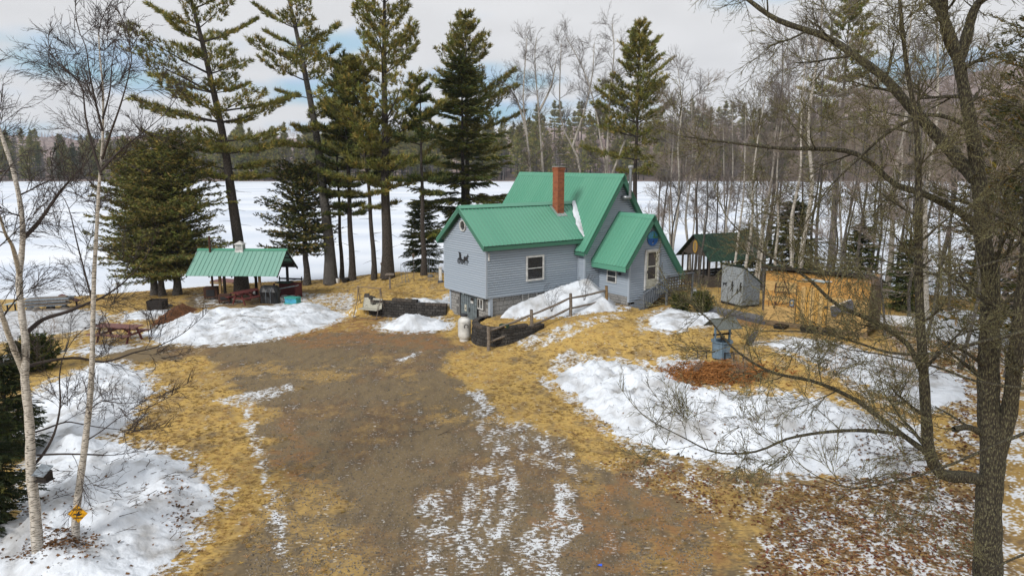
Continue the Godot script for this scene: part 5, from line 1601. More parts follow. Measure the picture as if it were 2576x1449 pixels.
		var w := gp(s[0], s[1])
		if s[0] == 1360: w = Vector3(1.9, 2.4, -34.3)
		if s[0] == 1460: w = Vector3(3.6, 2.75, -35.4)
		if not first.has(s[2]):
			first[s[2]] = true
			var t: Node3D = bmade[s[2]]
			t.position = w
			t.scale = Vector3.ONE * s[3]
			t.set_meta("label", s[4])
		else: dup(bmade[s[2]], w, s[0], s[4], s[3])

# ---------- pavilion, furniture and yard things
func bp(called: String, a: Vector3, b: Vector3, m: String, parent: Node) -> MeshInstance3D: return box_part(called, a, b, m, parent)
func rod_part(called: String, pts: Array, r: float, m: String, parent: Node, sides := 7) -> MeshInstance3D:
	var mb := MB.new()
	var rad := PackedFloat32Array()
	for p in pts: rad.append(r)
	mb.tube(PackedVector3Array(pts), rad, sides, true)
	return obj(called, mb, M[m], parent)
func lathe_part(called: String, prof: Array, o: Vector3, m: String, parent: Node, sides := 16) -> MeshInstance3D:
	var mb := MB.new()
	mb.lathe(prof, o, sides)
	return obj(called, mb, M[m], parent)
func picnic_table(label: String, pos: Vector3, turn: float, l: float, top: String, frame: String) -> Node3D:
	var t := thing("picnic_table", label, "table", pos, turn, "picnic tables")
	var h := l / 2
	for k in 5: bp("top_board", Vector3(-h, 0.72, -0.36 + k * 0.146), Vector3(h, 0.76, -0.224 + k * 0.146), top, t)
	for s in [-1, 1]:
		for k in 2:
			var z: float = s * 0.68 + (k - 1) * 0.15 + 0.0
			bp("seat_board", Vector3(-h, 0.42, z), Vector3(h, 0.46, z + 0.138), top, t)
		for q in [-1, 1]:
			beam_part("leg", Vector3(s * (h - 0.3), 0.0, q * 0.52), Vector3(s * (h - 0.3), 0.71, q * 0.2), 0.04, 0.1, frame, t)
		beam_part("seat_bearer", Vector3(s * (h - 0.345), 0.375, -0.78), Vector3(s * (h - 0.345), 0.375, 0.78), 0.04, 0.09, frame, t)
		beam_part("top_bearer", Vector3(s * (h - 0.345), 0.675, -0.34), Vector3(s * (h - 0.345), 0.675, 0.34), 0.04, 0.08, frame, t)
		beam_part("brace", Vector3(s * (h - 0.37), 0.36, 0.0), Vector3(s * 0.12, 0.7, 0.0), 0.04, 0.08, frame, t)
	return t
func make_pavilion() -> void:
	var pos := Vector3(-16.99, land(-17.0, 45.0), -45.5)
	var pv := thing("pavilion", "open picnic pavilion with green metal roof and white cupola", "pavilion", pos, -2.0)
	var y0 := -0.1
	for q in [[-0.98, 1.35, "post_wood"], [1.5, 1.35, "post_wood"], [-1.9, -1.35, "dark_wood"], [0.2, -1.35, "dark_wood"], [2.3, -1.35, "dark_wood"]]:
		var mb := MB.new()
		mb.box(Transform3D(Basis(), Vector3(q[0], 0.85, q[1])), Vector3(0.14, 2.1, 0.14))
		obj("post", mb, M[q[2]], pv)
	for z in [-1.35, 1.35]: beam_part("plate_beam", Vector3(-2.75, 1.96, z), Vector3(2.75, 1.96, z), 0.1, 0.18, "dark_wood", pv)
	for s in [-1, 1]:
		var dn := Vector3(0, -1.4, 1.95 * s)
		roof_slope(pv, Vector3(-2.83, 3.1, 0), Vector3(2.83, 3.1, 0), dn, "green_faded", 0.27, 2)
		beam_part("ridge_cap", Vector3(-2.86, 3.105, 0.08 * s), Vector3(2.86, 3.105, 0.08 * s), 0.2, 0.014, "green_metal", pv, Vector3(0, 1.95, 1.4 * s))
		for x in [-2.8, -1.4, 0.0, 1.4, 2.8]: beam_part("rafter", Vector3(x, 3.02, 0), Vector3(x, 3.02, 0) + dn * 0.98, 0.05, 0.12, "dark_wood", pv)
		for k in 4: beam_part("purlin", Vector3(-2.8, 3.06, 0) + dn * (0.15 + 0.26 * k), Vector3(2.8, 3.06, 0) + dn * (0.15 + 0.26 * k), 0.09, 0.03, "dark_wood", pv, Vector3(0, 1.95, 1.4 * s))
	for x in [-1.4, 1.4]: beam_part("tie_beam", Vector3(x, 2.06, -1.4), Vector3(x, 2.06, 1.4), 0.06, 0.12, "dark_wood", pv)
	var cu := group_part("cupola", pv)
	bp("base", Vector3(-0.4, 2.8, -0.26), Vector3(0.12, 3.1, 0.26), "white_paint", cu)
	for k in 4: bp("louvre", Vector3(-0.37, 3.12 + k * 0.08, -0.22), Vector3(0.09, 3.17 + k * 0.08, 0.22), "white_paint", cu)
	for c in [[-0.38, -0.24], [-0.38, 0.18], [0.04, -0.24], [0.04, 0.18]]: bp("corner", Vector3(c[0], 3.1, c[1]), Vector3(c[0] + 0.06, 3.44, c[1] + 0.06), "white_paint", cu)
	var rm := MB.new()
	var tp := Vector3(-0.14, 3.66, 0)
	var b := [Vector3(-0.46, 3.44, -0.32), Vector3(0.18, 3.44, -0.32), Vector3(0.18, 3.44, 0.32), Vector3(-0.46, 3.44, 0.32)]
	for i in 4: rm.tri(b[i], b[(i + 1) % 4], tp)
	rm.quad(b[0], b[1], b[2], b[3])
	obj("cupola_roof", rm, M.white_paint, cu)
	# under it
	picnic_table("dark red picnic table under the green pavilion roof", gp(622, 762), 62, 1.9, "red_wood", "red_wood")
	picnic_table("red picnic table with long benches on the lawn behind the birches", gp(300, 858), -12, 2.2, "red_wood_faded", "red_wood")
	var g := gp(680, 762)
	var gr := thing("covered_grill", "large grill under a black tarp cover in the pavilion", "grill", g, -8)
	var mb := MB.new()
	var prof := [[0.06, 0.0], [0.1, 0.42], [0.02, 0.72], [0.12, 0.98], [0.3, 1.08]]
	var rings := []
	for q in prof:
		var ring := []
		var hx: float = 0.62 - q[0] * 0.6
		var hz: float = 0.36 - q[0] * 0.7
		for i in 20:
			var a := TAU * i / 20
			var sx := signf(cos(a)) * pow(absf(cos(a)), 0.5) * hx
			var sz := signf(sin(a)) * pow(absf(sin(a)), 0.5) * hz
			ring.append(Vector3(sx + 0.02 * sin(i * 2.7 + q[1] * 9.0), q[1], sz + 0.025 * sin(i * 3.1 + q[1] * 5.0)))
		rings.append(ring)
	for r in rings.size() - 1:
		for i in 20: mb.quad(rings[r][i], rings[r][(i + 1) % 20], rings[r + 1][(i + 1) % 20], rings[r + 1][i])
	for i in range(1, 19): mb.tri(rings[-1][0], rings[-1][i], rings[-1][i + 1])
	obj("tarp_cover", mb, M.tarp, gr)
	for x in [-0.12, 0.16]: rod_part("tie_cord", [Vector3(x, 0.02, 0.34), Vector3(x + 0.02, 0.7, 0.37), Vector3(x + 0.1, 1.0, 0.26)], 0.012, "grey_board", gr, 5)
	for x in [-0.45, 0.45]: lathe_part("wheel", [[0.0, 0.0], [0.1, 0.0], [0.1, 0.06], [0.0, 0.06]], Vector3(x, 0.0, 0.0), "black_metal", gr, 10)
	g = gp(724, 748)
	var cb := thing("fish_cleaning_bench", "dark red outdoor bench with slanted pale blue boards at the pavilion end", "bench", g, -10)
	for x in [-0.75, 0.7]:
		for z in [-0.4, 0.35]: bp("leg", Vector3(x, -0.05, z), Vector3(x + 0.1, 0.95, z + 0.1), "red_wood", cb)
	bp("side_panel", Vector3(-0.7, 0.1, -0.36), Vector3(0.75, 0.95, -0.3), "red_wood", cb)
	bp("side_panel", Vector3(0.72, 0.2, -0.34), Vector3(0.77, 0.95, 0.34), "red_wood", cb)
	bp("shelf", Vector3(-0.75, 0.92, -0.45), Vector3(0.2, 0.98, 0.2), "green_dark", cb)
	beam_part("slanted_board", Vector3(-0.35, 0.62, 0.3), Vector3(0.85, 0.85, 0.3), 0.35, 0.03, "pale_blue", cb)
	beam_part("slanted_board", Vector3(-0.1, 1.0, -0.2), Vector3(0.75, 1.2, -0.2), 0.2, 0.03, "grey_board", cb)
	bp("back_rail", Vector3(-0.8, 1.1, -0.46), Vector3(0.85, 1.2, -0.41), "dark_wood", cb)
	for x in [-0.78, 0.76]: bp("back_post", Vector3(x, 0.9, -0.46), Vector3(x + 0.06, 1.3, -0.4), "dark_wood", cb)
	g = gp(736, 764)
	var tb := thing("storage_box", "bright cyan and teal wooden box at the pavilion corner", "box", g, -22)
	bp("body", Vector3(-0.42, 0.06, -0.22), Vector3(0.42, 0.34, 0.22), "cyan_paint", tb)
	bp("lid", Vector3(-0.45, 0.35, -0.25), Vector3(0.45, 0.42, 0.25), "teal", tb)
	bp("skid", Vector3(-0.46, 0.0, -0.26), Vector3(0.46, 0.07, 0.26), "teal", tb)
	bp("end_panel", Vector3(0.42, 0.07, -0.21), Vector3(0.45, 0.34, 0.21), "teal", tb)
	for q in [[533, 752, 0.42, 0.78, "rusty box stove with chimney pipe at the pavilion's left end", true], [566, 762, 0.34, 0.55, "low rusty fire box beside the box stove", false]]:
		var sv := thing("fire_box", q[4], "stove", gp(q[0], q[1]), 8)
		var w: float = q[2]
		var h: float = q[3]
		bp("body", Vector3(-w, 0.15, -w * 0.8), Vector3(w, h, w * 0.8), "rust", sv)
		bp("door", Vector3(-w * 0.6, 0.25, w * 0.8), Vector3(w * 0.6, h - 0.12, w * 0.8 + 0.03), "black_metal", sv)
		for x in [-1, 1]:
			for z in [-1, 1]: bp("leg", Vector3(x * w * 0.85 - 0.03, -0.05, z * w * 0.65 - 0.03), Vector3(x * w * 0.85 + 0.03, 0.16, z * w * 0.65 + 0.03), "rust", sv)
		if q[5]: rod_part("pipe", [Vector3(0.05, h - 0.02, -0.1), Vector3(0.05, 4.0, -0.1)], 0.07, "rust", sv, 10)
	g = gp(572, 716)
	var dk := thing("dock_section", "red painted dock section lying on the shore behind the pavilion", "dock", g, -18)
	for k in 8: bp("deck_plank", Vector3(-1.1, 0.32, -0.7 + k * 0.18), Vector3(1.1, 0.36, -0.54 + k * 0.18), "red_wood_faded", dk)
	for z in [-0.7, 0.7]: bp("side_beam", Vector3(-1.1, 0.14, z - 0.04), Vector3(1.1, 0.315, z + 0.04), "pale_wood", dk)
	for x in [-1.0, 0.9]: bp("cross_beam", Vector3(x, 0.0, -0.6), Vector3(x + 0.1, 0.14, 0.6), "dark_wood", dk)
func make_yard() -> void:
	var mb: MB
	# porch swing with its frame
	var sw := thing("garden_swing", "canvas garden swing on a bronze tube frame by the retaining wall", "swing", gp(931, 797), -22)
	for s in [-0.72, 0.72]:
		rod_part("frame_leg", [Vector3(s, 0.0, 0.55), Vector3(s, 0.9, 0.12), Vector3(s, 1.62, 0.0)], 0.02, "bronze", sw)
		rod_part("frame_leg", [Vector3(s, 0.0, -0.55), Vector3(s, 0.9, -0.12), Vector3(s, 1.6, 0.0)], 0.02, "bronze", sw)
		rod_part("hanger", [Vector3(s * 0.88, 1.6, 0.0), Vector3(s * 0.88, 0.75, -0.12)], 0.01, "bronze", sw, 5)
		rod_part("arm_rest", [Vector3(s * 0.88, 0.72, -0.25), Vector3(s * 0.88, 0.7, 0.2), Vector3(s * 0.88, 0.45, 0.25)], 0.014, "bronze", sw, 5)
		rod_part("foot_rail", [Vector3(s, 0.03, 0.58), Vector3(s, 0.03, -0.58)], 0.018, "bronze", sw, 5)
	rod_part("top_rail", [Vector3(-0.78, 1.62, 0), Vector3(0.78, 1.62, 0)], 0.022, "bronze", sw)
	rod_part("front_rail", [Vector3(-0.72, 0.04, 0.53), Vector3(0.72, 0.04, 0.53)], 0.016, "bronze", sw)
	beam_part("seat", Vector3(-0.6, 0.44, 0.02), Vector3(0.6, 0.44, 0.02), 0.5, 0.035, "canvas", sw)
	beam_part("backrest", Vector3(-0.6, 0.72, -0.3), Vector3(0.6, 0.72, -0.3), 0.55, 0.03, "canvas", sw, Vector3(0, 0.3, 1))
	# garden bits on the lawn behind the wall
	var tr := thing("garden_trellis", "thin arched wire trellis at the lake edge by the house", "trellis", gp(1090, 706), 10)
	for r in [0.34, 0.24]:
		var arc := [Vector3(-r * 0.95, 0, 0)]
		for i in 9:
			var a := PI - PI * i / 8
			arc.append(Vector3(cos(a) * r, 1.55 + sin(a) * r * 1.3, 0))
		arc.append(Vector3(r * 0.95, 0, 0))
		rod_part("arch", arc, 0.012, "grey_board", tr, 5)
	for y in [0.4, 0.8, 1.2, 1.5]: rod_part("cross_wire", [Vector3(-0.33, y, 0), Vector3(0.33, y, 0)], 0.007, "grey_board", tr, 4)
	for x in [-0.1, 0.1]: rod_part("upright_wire", [Vector3(x, 0, 0), Vector3(x, 1.6, 0)], 0.007, "grey_board", tr, 4)
	for q in [[1041, 710, 1.55, "tall garden torch near the trellis"], [961, 703, 0.85, "short garden torch between the pines"]]:
		var to := thing("garden_torch", q[3], "torch", gp(q[0], q[1]))
		rod_part("pole", [Vector3.ZERO, Vector3(0, q[2], 0)], 0.014, "bronze", to, 5)
		lathe_part("basket", [[0.02, q[2]], [0.09, q[2] + 0.2], [0.1, q[2] + 0.28], [0.03, q[2] + 0.32], [0.0, q[2] + 0.33]], Vector3.ZERO, "bronze", to, 10)
	var lst := ["straight thin garden stake near the tall torch", "bent thin garden stake left of the tall torch", "thin garden stake close beside the tall torch"]
	for k in 3:
		var sk := gp([1020, 1012, 1029][k], 712)
		var so := thing("garden_stake", lst[k], "stake", sk)
		rod_part("rod", [Vector3.ZERO, Vector3(rf(-0.15, 0.1), 0.7, 0), Vector3(rf(-0.2, 0.1), 1.3, 0)], 0.012, "grey_board", so, 4)
		lathe_part("tip", [[0.0, 1.3], [0.02, 1.31], [0.0, 1.34]], Vector3(0, 0, 0), "grey_board", so, 5)
	var bf := thing("bird_table", "small wooden bird table on a post on the lawn", "bird table", gp(981, 727))
	bp("post", Vector3(-0.05, -0.1, -0.05), Vector3(0.05, 0.9, 0.05), "weathered_wood", bf)
	bp("tray", Vector3(-0.27, 0.9, -0.2), Vector3(0.27, 0.95, 0.2), "weathered_wood", bf)
	for z in [-0.2, 0.17]: bp("rim", Vector3(-0.27, 0.95, z), Vector3(0.27, 0.98, z + 0.03), "weathered_wood", bf)
	var wp := thing("white_bollard", "white post with dark base at the far house corner", "post", gp(1108, 710))
	bp("column", Vector3(-0.09, 0.1, -0.09), Vector3(0.09, 0.92, 0.09), "white_paint", wp)
	bp("cap", Vector3(-0.12, 0.92, -0.12), Vector3(0.12, 0.98, 0.12), "white_paint", wp)
	bp("base", Vector3(-0.16, -0.05, -0.14), Vector3(0.16, 0.12, 0.14), "slate", wp)
	# lumber, bench and boat bits by the left shore
	var lp := thing("lumber_pile", "grey pile of old boards on stones near the lake", "lumber", gp(125, 779), 10)
	for k in 5:
		for j in 3: beam_part("board", Vector3(-1.15 + rf(-0.1, 0.1), 0.3 + k * 0.09, -0.4 + j * 0.36), Vector3(1.15 + rf(-0.2, 0.15), 0.34 + k * 0.09 + rf(-0.02, 0.06), -0.4 + j * 0.36), 0.3, 0.06, "grey_board" if (k + j) % 2 == 0 else "weathered_wood", lp)
	for q in [[-0.9, 0.3], [0.0, -0.1], [0.9, 0.2], [-0.5, 0.55]]:
		mb = MB.new()
		mb.lathe([[0.0, -0.05], [0.22, 0.0], [0.26, 0.12], [0.18, 0.24], [0.0, 0.28]], Vector3(q[0], 0, q[1]), 7)
		obj("stone", mb, M.rock, lp)
	beam_part("log", Vector3(-0.6, 0.1, 0.75), Vector3(1.5, 0.12, 0.6), 0.12, 0.12, "weathered_wood", lp)
	var bn := thing("slant_board", "tilted grey board seat on the shore beside the lumber pile", "bench", gp(176, 772), 20)
	beam_part("seat_board", Vector3(-0.5, 0.75, -0.1), Vector3(0.5, 0.35, 0.1), 0.5, 0.05, "red_wood_faded", bn)
	bp("leg", Vector3(0.3, -0.05, 0.0), Vector3(0.4, 0.42, 0.1), "dark_wood", bn)
	bp("leg", Vector3(-0.45, -0.05, -0.2), Vector3(-0.35, 0.72, -0.1), "dark_wood", bn)
	var bb := thing("blue_stool", "small pale blue plank seat by the left birch clump", "stool", gp(28, 783), 15)
	beam_part("seat_board", Vector3(-0.3, 0.42, 0), Vector3(0.3, 0.5, 0), 0.4, 0.04, "pale_blue", bb)
	for x in [-0.2, 0.2]: bp("leg", Vector3(x - 0.03, -0.05, -0.05), Vector3(x + 0.03, 0.45, 0.05), "dark_wood", bb)
	var pl := thing("square_planter", "dark square plank planter under the cedars", "planter", gp(396, 778), 6)
	for k in 3:
		for s in [-1, 1]:
			bp("plank", Vector3(-0.42, 0.02 + k * 0.19, s * 0.4 - 0.02), Vector3(0.42, 0.19 + k * 0.19, s * 0.4 + 0.02), "dark_wood", pl)
			bp("plank", Vector3(s * 0.44 - 0.02, 0.02 + k * 0.19, -0.38), Vector3(s * 0.44 + 0.02, 0.19 + k * 0.19, 0.38), "dark_wood", pl)
	bp("soil_fill", Vector3(-0.4, 0.02, -0.36), Vector3(0.4, 0.45, 0.36), "soil", pl)
	for q in [[425, 771, 0.2, "pale round stone by the rusty earth mound"], [1083, 697, 0.22, "small dark rock at the lake edge near the trellis"]]:
		mb = MB.new()
		mb.lathe([[0.0, -0.08], [q[2], -0.02], [q[2] * 0.95, q[2] * 0.4], [q[2] * 0.5, q[2] * 0.75], [0.0, q[2] * 0.8]], Vector3.ZERO, 9)
		var ro := obj("field_stone", mb, M.rock)
		ro.position = gp(q[0], q[1])
		tag(ro, q[3], "stone")
	var pb := thing("white_bucket", "white pail at the foot of the tall shore pine", "bucket", gp(848, 712))
	lathe_part("pail", [[0.0, 0.02], [0.16, 0.02], [0.2, 0.36], [0.19, 0.36], [0.15, 0.05], [0.0, 0.05]], Vector3.ZERO, "white_plastic", pb)
	rod_part("handle", [Vector3(-0.2, 0.34, 0), Vector3(0, 0.46, 0.05), Vector3(0.2, 0.34, 0)], 0.008, "black_metal", pb, 4)
	var bk := thing("black_tub", "black tub beside the white pail under the pines", "bucket", gp(868, 710))
	lathe_part("tub", [[0.0, 0.0], [0.2, 0.0], [0.26, 0.26], [0.24, 0.26], [0.19, 0.04], [0.0, 0.04]], Vector3.ZERO, "black_metal", bk)
	lathe_part("rim", [[0.25, 0.26], [0.28, 0.27], [0.26, 0.29], [0.24, 0.27]], Vector3.ZERO, "black_metal", bk)
	# dropped blue scrap on the drive
	mb = MB.new()
	mb.quad(Vector3(-0.05, 0.01, -0.04), Vector3(0.06, 0.03, -0.03), Vector3(0.05, 0.015, 0.04), Vector3(-0.04, 0.035, 0.05))
	mat("blue_scrap_paint", 0.02, 0.12, 0.75, 0.5)
	var sc := obj("plastic_scrap", mb, M.blue_scrap_paint)
	sc.position = gp(1508, 1423)
	tag(sc, "tiny blue plastic scrap lying on the gravel drive", "litter")
	# stepping garden box on the curved wall
	var fb := thing("flower_box", "small green and yellow garden box on the curved wall", "planter", Vector3(-0.35, 2.1, -32.15), -30)
	bp("trough", Vector3(-0.22, 0.0, -0.1), Vector3(0.22, 0.16, 0.1), "green_dark", fb)
	bp("stripe", Vector3(-0.16, 0.05, 0.1), Vector3(0.16, 0.1, 0.11), "oval_yellow", fb)
	# loon crossing sign on the birch
	var gq := gp(195, 1396)
	var f := -gq.z - 0.08
	var sp := at(194, 1292, f)
	var sg := thing("crossing_sign", "yellow diamond loon crossing sign on the birch trunk", "sign", sp, 3.0)
	poly_plate("plate", [[0.0, -0.2], [0.205, 0.0], [0.0, 0.2], [-0.205, 0.0]], Transform3D(), 0.008, "sign_yellow", sg)
	poly_plate("loon", [[-0.105, -0.03], [-0.06, 0.01], [-0.03, -0.005], [0.0, 0.015], [0.015, 0.05], [0.04, 0.06], [0.07, 0.045], [0.04, 0.04], [0.035, 0.01], [0.06, 0.0], [0.1, 0.012], [0.085, -0.015], [0.04, -0.045], [-0.02, -0.045], [-0.05, -0.02]], Transform3D(Basis(), Vector3(0, 0, 0.007)), 0.005, "sign_black", sg)
	lettering("LOON", Transform3D(Basis(), Vector3(0, 0.1, 0.008)), 0.05, "sign_black", sg)
	lettering("CROSSING", Transform3D(Basis(), Vector3(0, -0.09, 0.008)), 0.03, "sign_black", sg)
	# birdhouse on the other birch
	var g2 := gp(96, 1428)
	var bh := thing("birdhouse", "little grey roofed birdhouse fixed to the left birch trunk", "birdhouse", at(112, 1195, -g2.z + 0.15), -15)
	for k in 4: beam_part("roof_slat", Vector3(-0.15, 0.17 - k * 0.035, -0.05 + k * 0.065), Vector3(0.15, 0.17 - k * 0.035, -0.05 + k * 0.065), 0.075, 0.015, "grey_board", bh, Vector3(0, 0.8, 0.5))
	bp("box", Vector3(-0.12, -0.08, -0.08), Vector3(0.12, 0.1, 0.1), "dark_wood", bh)
	bp("floor", Vector3(-0.15, -0.1, -0.1), Vector3(0.15, -0.08, 0.16), "dark_wood", bh)
func make_sheds() -> void:
	var mb: MB
	var X := Vector3.RIGHT
	var Y := Vector3.UP
	var Z := Vector3.BACK
	# orange tool shed
	var a := Vector3(11.45, 0, -32.3)
	var b := Vector3(14.85, 0, -29.6)
	var base := land(12.5, 31.5) + 0.12
	var l := a.distance_to(b)
	var turn := -rad_to_deg(atan2(b.z - a.z, b.x - a.x))
	var sh := thing("tool_shed", "orange plank tool shed with old tools hung on its front", "shed", Vector3(a.x, base, a.z), turn)
	bp("wall_core", Vector3(0.03, 0.05, -2.2), Vector3(l - 0.03, 2.3, -0.012), "orange_board", sh)
	for k in 10:
		var y := 0.12 + k * 0.225
		for q in [[0.0, 1.38], [2.72, l]]:
			if k >= 8: continue
			bp("wall_board", Vector3(q[0], y, -0.01 - rf(0, 0.004)), Vector3(q[1], y + 0.218, 0.025 + rf(0, 0.006)), ["orange_board", "orange_board_pale", "orange_board_pale"][rng.randi() % 3] if q[0] < 1 or k < 6 else "orange_board", sh)
		if k >= 8: bp("wall_board", Vector3(0.0, y, -0.01), Vector3(l, y + 0.218, 0.026), "orange_board", sh)
	bp("sill", Vector3(-0.03, -0.1, -0.02), Vector3(l + 0.03, 0.115, 0.05), "sill_board", sh)
	for k in 9: bp("side_board", Vector3(-0.025, 0.12 + k * 0.225, -2.2), Vector3(-0.002, 0.335 + k * 0.225, 0.0), "sill_board", sh)
	for k in 9: bp("side_board", Vector3(l + 0.002, 0.12 + k * 0.225, -2.2), Vector3(l + 0.025, 0.335 + k * 0.225, 0.0), "sill_board", sh)
	var dr := group_part("double_door", sh)
	for k in 7: bp("plank", Vector3(1.4 + k * 0.187, 0.12, 0.0), Vector3(1.582 + k * 0.187, 1.8 - (0.2 if k == 0 else 0.0), 0.04 + rf(0, 0.008)), ["orange_plank", "orange_plank_pale"][k % 2] if k != 1 else "orange_board_pale", dr)
	for x in [1.385, 2.045, 2.715]: beam_part("batten", Vector3(x, 0.12, 0.045), Vector3(x, 1.8, 0.045), 0.02, 0.02, "dark_wood", dr)
	bp("lock", Vector3(2.6, 0.95, 0.05), Vector3(2.74, 1.05, 0.09), "black_metal", dr)
	roof_slope(sh, Vector3(-0.15, 2.62, 0.3), Vector3(l + 0.15, 2.62, 0.3), Vector3(0, -0.75, -2.9), "green_dark", 0.25, 4)
	beam_part("front_fascia", Vector3(-0.12, 2.54, 0.27), Vector3(l + 0.12, 2.54, 0.27), 0.03, 0.12, "dark_wood", sh)
	for k in 7: beam_part("rafter", Vector3(0.1 + k * (l - 0.2) / 6, 2.5, 0.25), Vector3(0.1 + k * (l - 0.2) / 6, 2.38, -0.2), 0.05, 0.1, "dark_wood", sh)
	for x in [0.1, l / 2, l - 0.2]: bp("foot_block", Vector3(x, -0.45, -0.15), Vector3(x + 0.2, -0.1, 0.05), "wall_block", sh)
	var sl := on(sh, "pole_rack", "bundle of pale blue and white rods under the shed eave", "rods", Vector3(2.2, 2.12, 0.1))
	for k in 3: beam_part("rod", Vector3(-0.6 + k * 0.15, k * 0.03, 0), Vector3(0.35 + k * 0.15, k * 0.03 - 0.04, 0), 0.03, 0.03, "pale_blue" if k < 2 else "white_paint", sl)
	# hung tools
	var fr := on(sh, "buck_saw", "rusty wooden frame saw hung on the orange shed", "saw", Vector3(0.72, 1.62, 0.06))
	beam_part("frame_bar", Vector3(-0.28, -0.22, 0), Vector3(-0.25, 0.2, 0), 0.03, 0.04, "rust", fr)
	beam_part("frame_bar", Vector3(-0.27, 0.05, 0), Vector3(0.22, 0.08, 0), 0.03, 0.035, "rust", fr)
	beam_part("blade", Vector3(-0.28, -0.2, 0), Vector3(0.25, -0.14, 0), 0.01, 0.04, "rust", fr)
	beam_part("handle", Vector3(0.1, 0.36, 0), Vector3(0.38, -0.24, 0), 0.03, 0.04, "rust", fr)
	var hs := on(sh, "horseshoe", "rusty horseshoe on the orange shed wall", "horseshoe", Vector3(0.42, 1.14, 0.045))
	var arc := []
	for i in 10: arc.append(Vector3(cos(lerpf(-0.9, PI + 0.9, i / 9.0)) * 0.07, sin(lerpf(-0.9, PI + 0.9, i / 9.0)) * 0.08, 0))
	rod_part("shoe", arc, 0.016, "rust", hs, 6)
	for s in [-1, 1]: lathe_part("nail", [[0.0, -0.01], [0.008, 0.0], [0.0, 0.01]], Vector3(s * 0.06, 0.0, 0.02), "black_metal", hs, 5)
	var ax := on(sh, "old_hoe", "rusty long handled hoe on the orange shed wall", "hoe", Vector3(0.75, 0.92, 0.05))
	beam_part("shaft", Vector3(-0.2, -0.06, 0), Vector3(0.3, 0.08, 0), 0.02, 0.025, "rust", ax)
	beam_part("blade", Vector3(-0.22, -0.08, 0), Vector3(-0.27, 0.08, 0), 0.02, 0.1, "rust", ax)
	var hk := on(sh, "iron_hook", "bent iron hook under the horseshoe on the shed", "hook", Vector3(0.48, 0.86, 0.05))
	rod_part("bar", [Vector3(0.06, 0.14, 0), Vector3(-0.02, 0.12, 0), Vector3(0.0, -0.12, 0), Vector3(-0.08, -0.16, 0)], 0.016, "rust", hk, 5)
	lathe_part("eye", [[0.0, -0.02], [0.02, 0.0], [0.0, 0.02]], Vector3(0.06, 0.14, 0), "rust", hk, 6)
	var ch := on(sh, "iron_chain", "thin rusty chain hanging at the shed's left edge", "chain", Vector3(0.2, 0.95, 0.05))
	for k in 6: rod_part("link", [Vector3(0, 0.2 - k * 0.07, 0), Vector3(0.012 * (k % 2), 0.14 - k * 0.07, 0)], 0.014, "rust", ch, 5)
	var pf := on(sh, "framed_notice", "framed picture beside the orange shed door", "picture", Vector3(1.22, 1.02, 0.045))
	for s in [-1, 1]:
		bp("frame", Vector3(s * 0.09 - 0.018, -0.17, 0), Vector3(s * 0.09 + 0.018, 0.17, 0.03), "slate", pf)
		bp("frame", Vector3(-0.072, s * 0.152 - 0.018, 0), Vector3(0.072, s * 0.152 + 0.018, 0.03), "slate", pf)
	bp("print", Vector3(-0.072, -0.134, 0), Vector3(0.072, 0.134, 0.012), "grey_panel", pf)
	poly_plate("motif", disc(0.05, 0.06, 12), Transform3D(Basis(), Vector3(0, 0.0, 0.016)), 0.006, "oval_yellow", pf)
	var ps := on(sh, "slate_panel", "crooked slate grey patterned panel leaning on the shed front", "panel", Vector3(3.35, 1.0, 0.16))
	poly_plate("panel", [[-0.42, -0.3], [-0.5, 0.05], [-0.1, 0.2], [0.32, 0.48], [0.5, 0.2], [0.36, -0.12], [-0.1, -0.12], [-0.25, -0.35]], Transform3D(Basis(), Vector3.ZERO), 0.03, "slate", ps)
	beam_part("edge_strip", Vector3(-0.5, 0.06, 0.02), Vector3(0.32, 0.49, 0.02), 0.03, 0.03, "white_paint", ps)
	for q in [[0.9, 0.5, 0.32], [2.1, 0.6, 0.42], [3.0, 0.6, 0.4]]:
		var tr := on(sh, "black_trough", ["black tub against the shed sill, below the saw", "black tub against the shed sill, below the doors", "black tub against the shed sill, below the slate panel"][int(q[0])  - (1 if q[0] > 1 else 0)], "tub", Vector3(q[0], -0.2, 0.35))
		mb = MB.new()
		var w: float = q[1]
		var h: float = q[2]
		mb.hexa([Vector3(-w * 0.42, -0.15, -0.2), Vector3(-w * 0.42, -0.15, 0.2), Vector3(w * 0.42, -0.15, 0.2), Vector3(w * 0.42, -0.15, -0.2), Vector3(-w * 0.5, h - 0.1, -0.26), Vector3(-w * 0.5, h - 0.1, 0.26), Vector3(w * 0.5, h - 0.1, 0.26), Vector3(w * 0.5, h - 0.1, -0.26)])
		obj("tub", mb, M.tarp, tr)
		rod_part("rim", [Vector3(-w * 0.5, h - 0.1, 0.26), Vector3(w * 0.5, h - 0.1, 0.26), Vector3(w * 0.5, h - 0.1, -0.26), Vector3(-w * 0.5, h - 0.1, -0.26), Vector3(-w * 0.5, h - 0.1, 0.26)], 0.02, "tarp", tr, 5)
	# grey playhouse shed with dark cut-out figures
	var m0 := Vector3(at(1867, 772, 36.4).x, 0, -36.4)
	var l0 := Vector3(at(1814, 752, 37.9).x, 0, -37.9)
	var r0 := m0 + Vector3(1.0, 0, -0.5)
	var gb := land(m0.x, 36.4) + 0.05
	var wl := m0.distance_to(l0)
	var wr := m0.distance_to(r0)
	var gt := -rad_to_deg(atan2(l0.z - m0.z, l0.x - m0.x)) + 180.0
	var gs := thing("grey_shed", "small grey shed with slanted roof and black cut-out figures", "shed", Vector3(m0.x, gb, m0.z), gt)
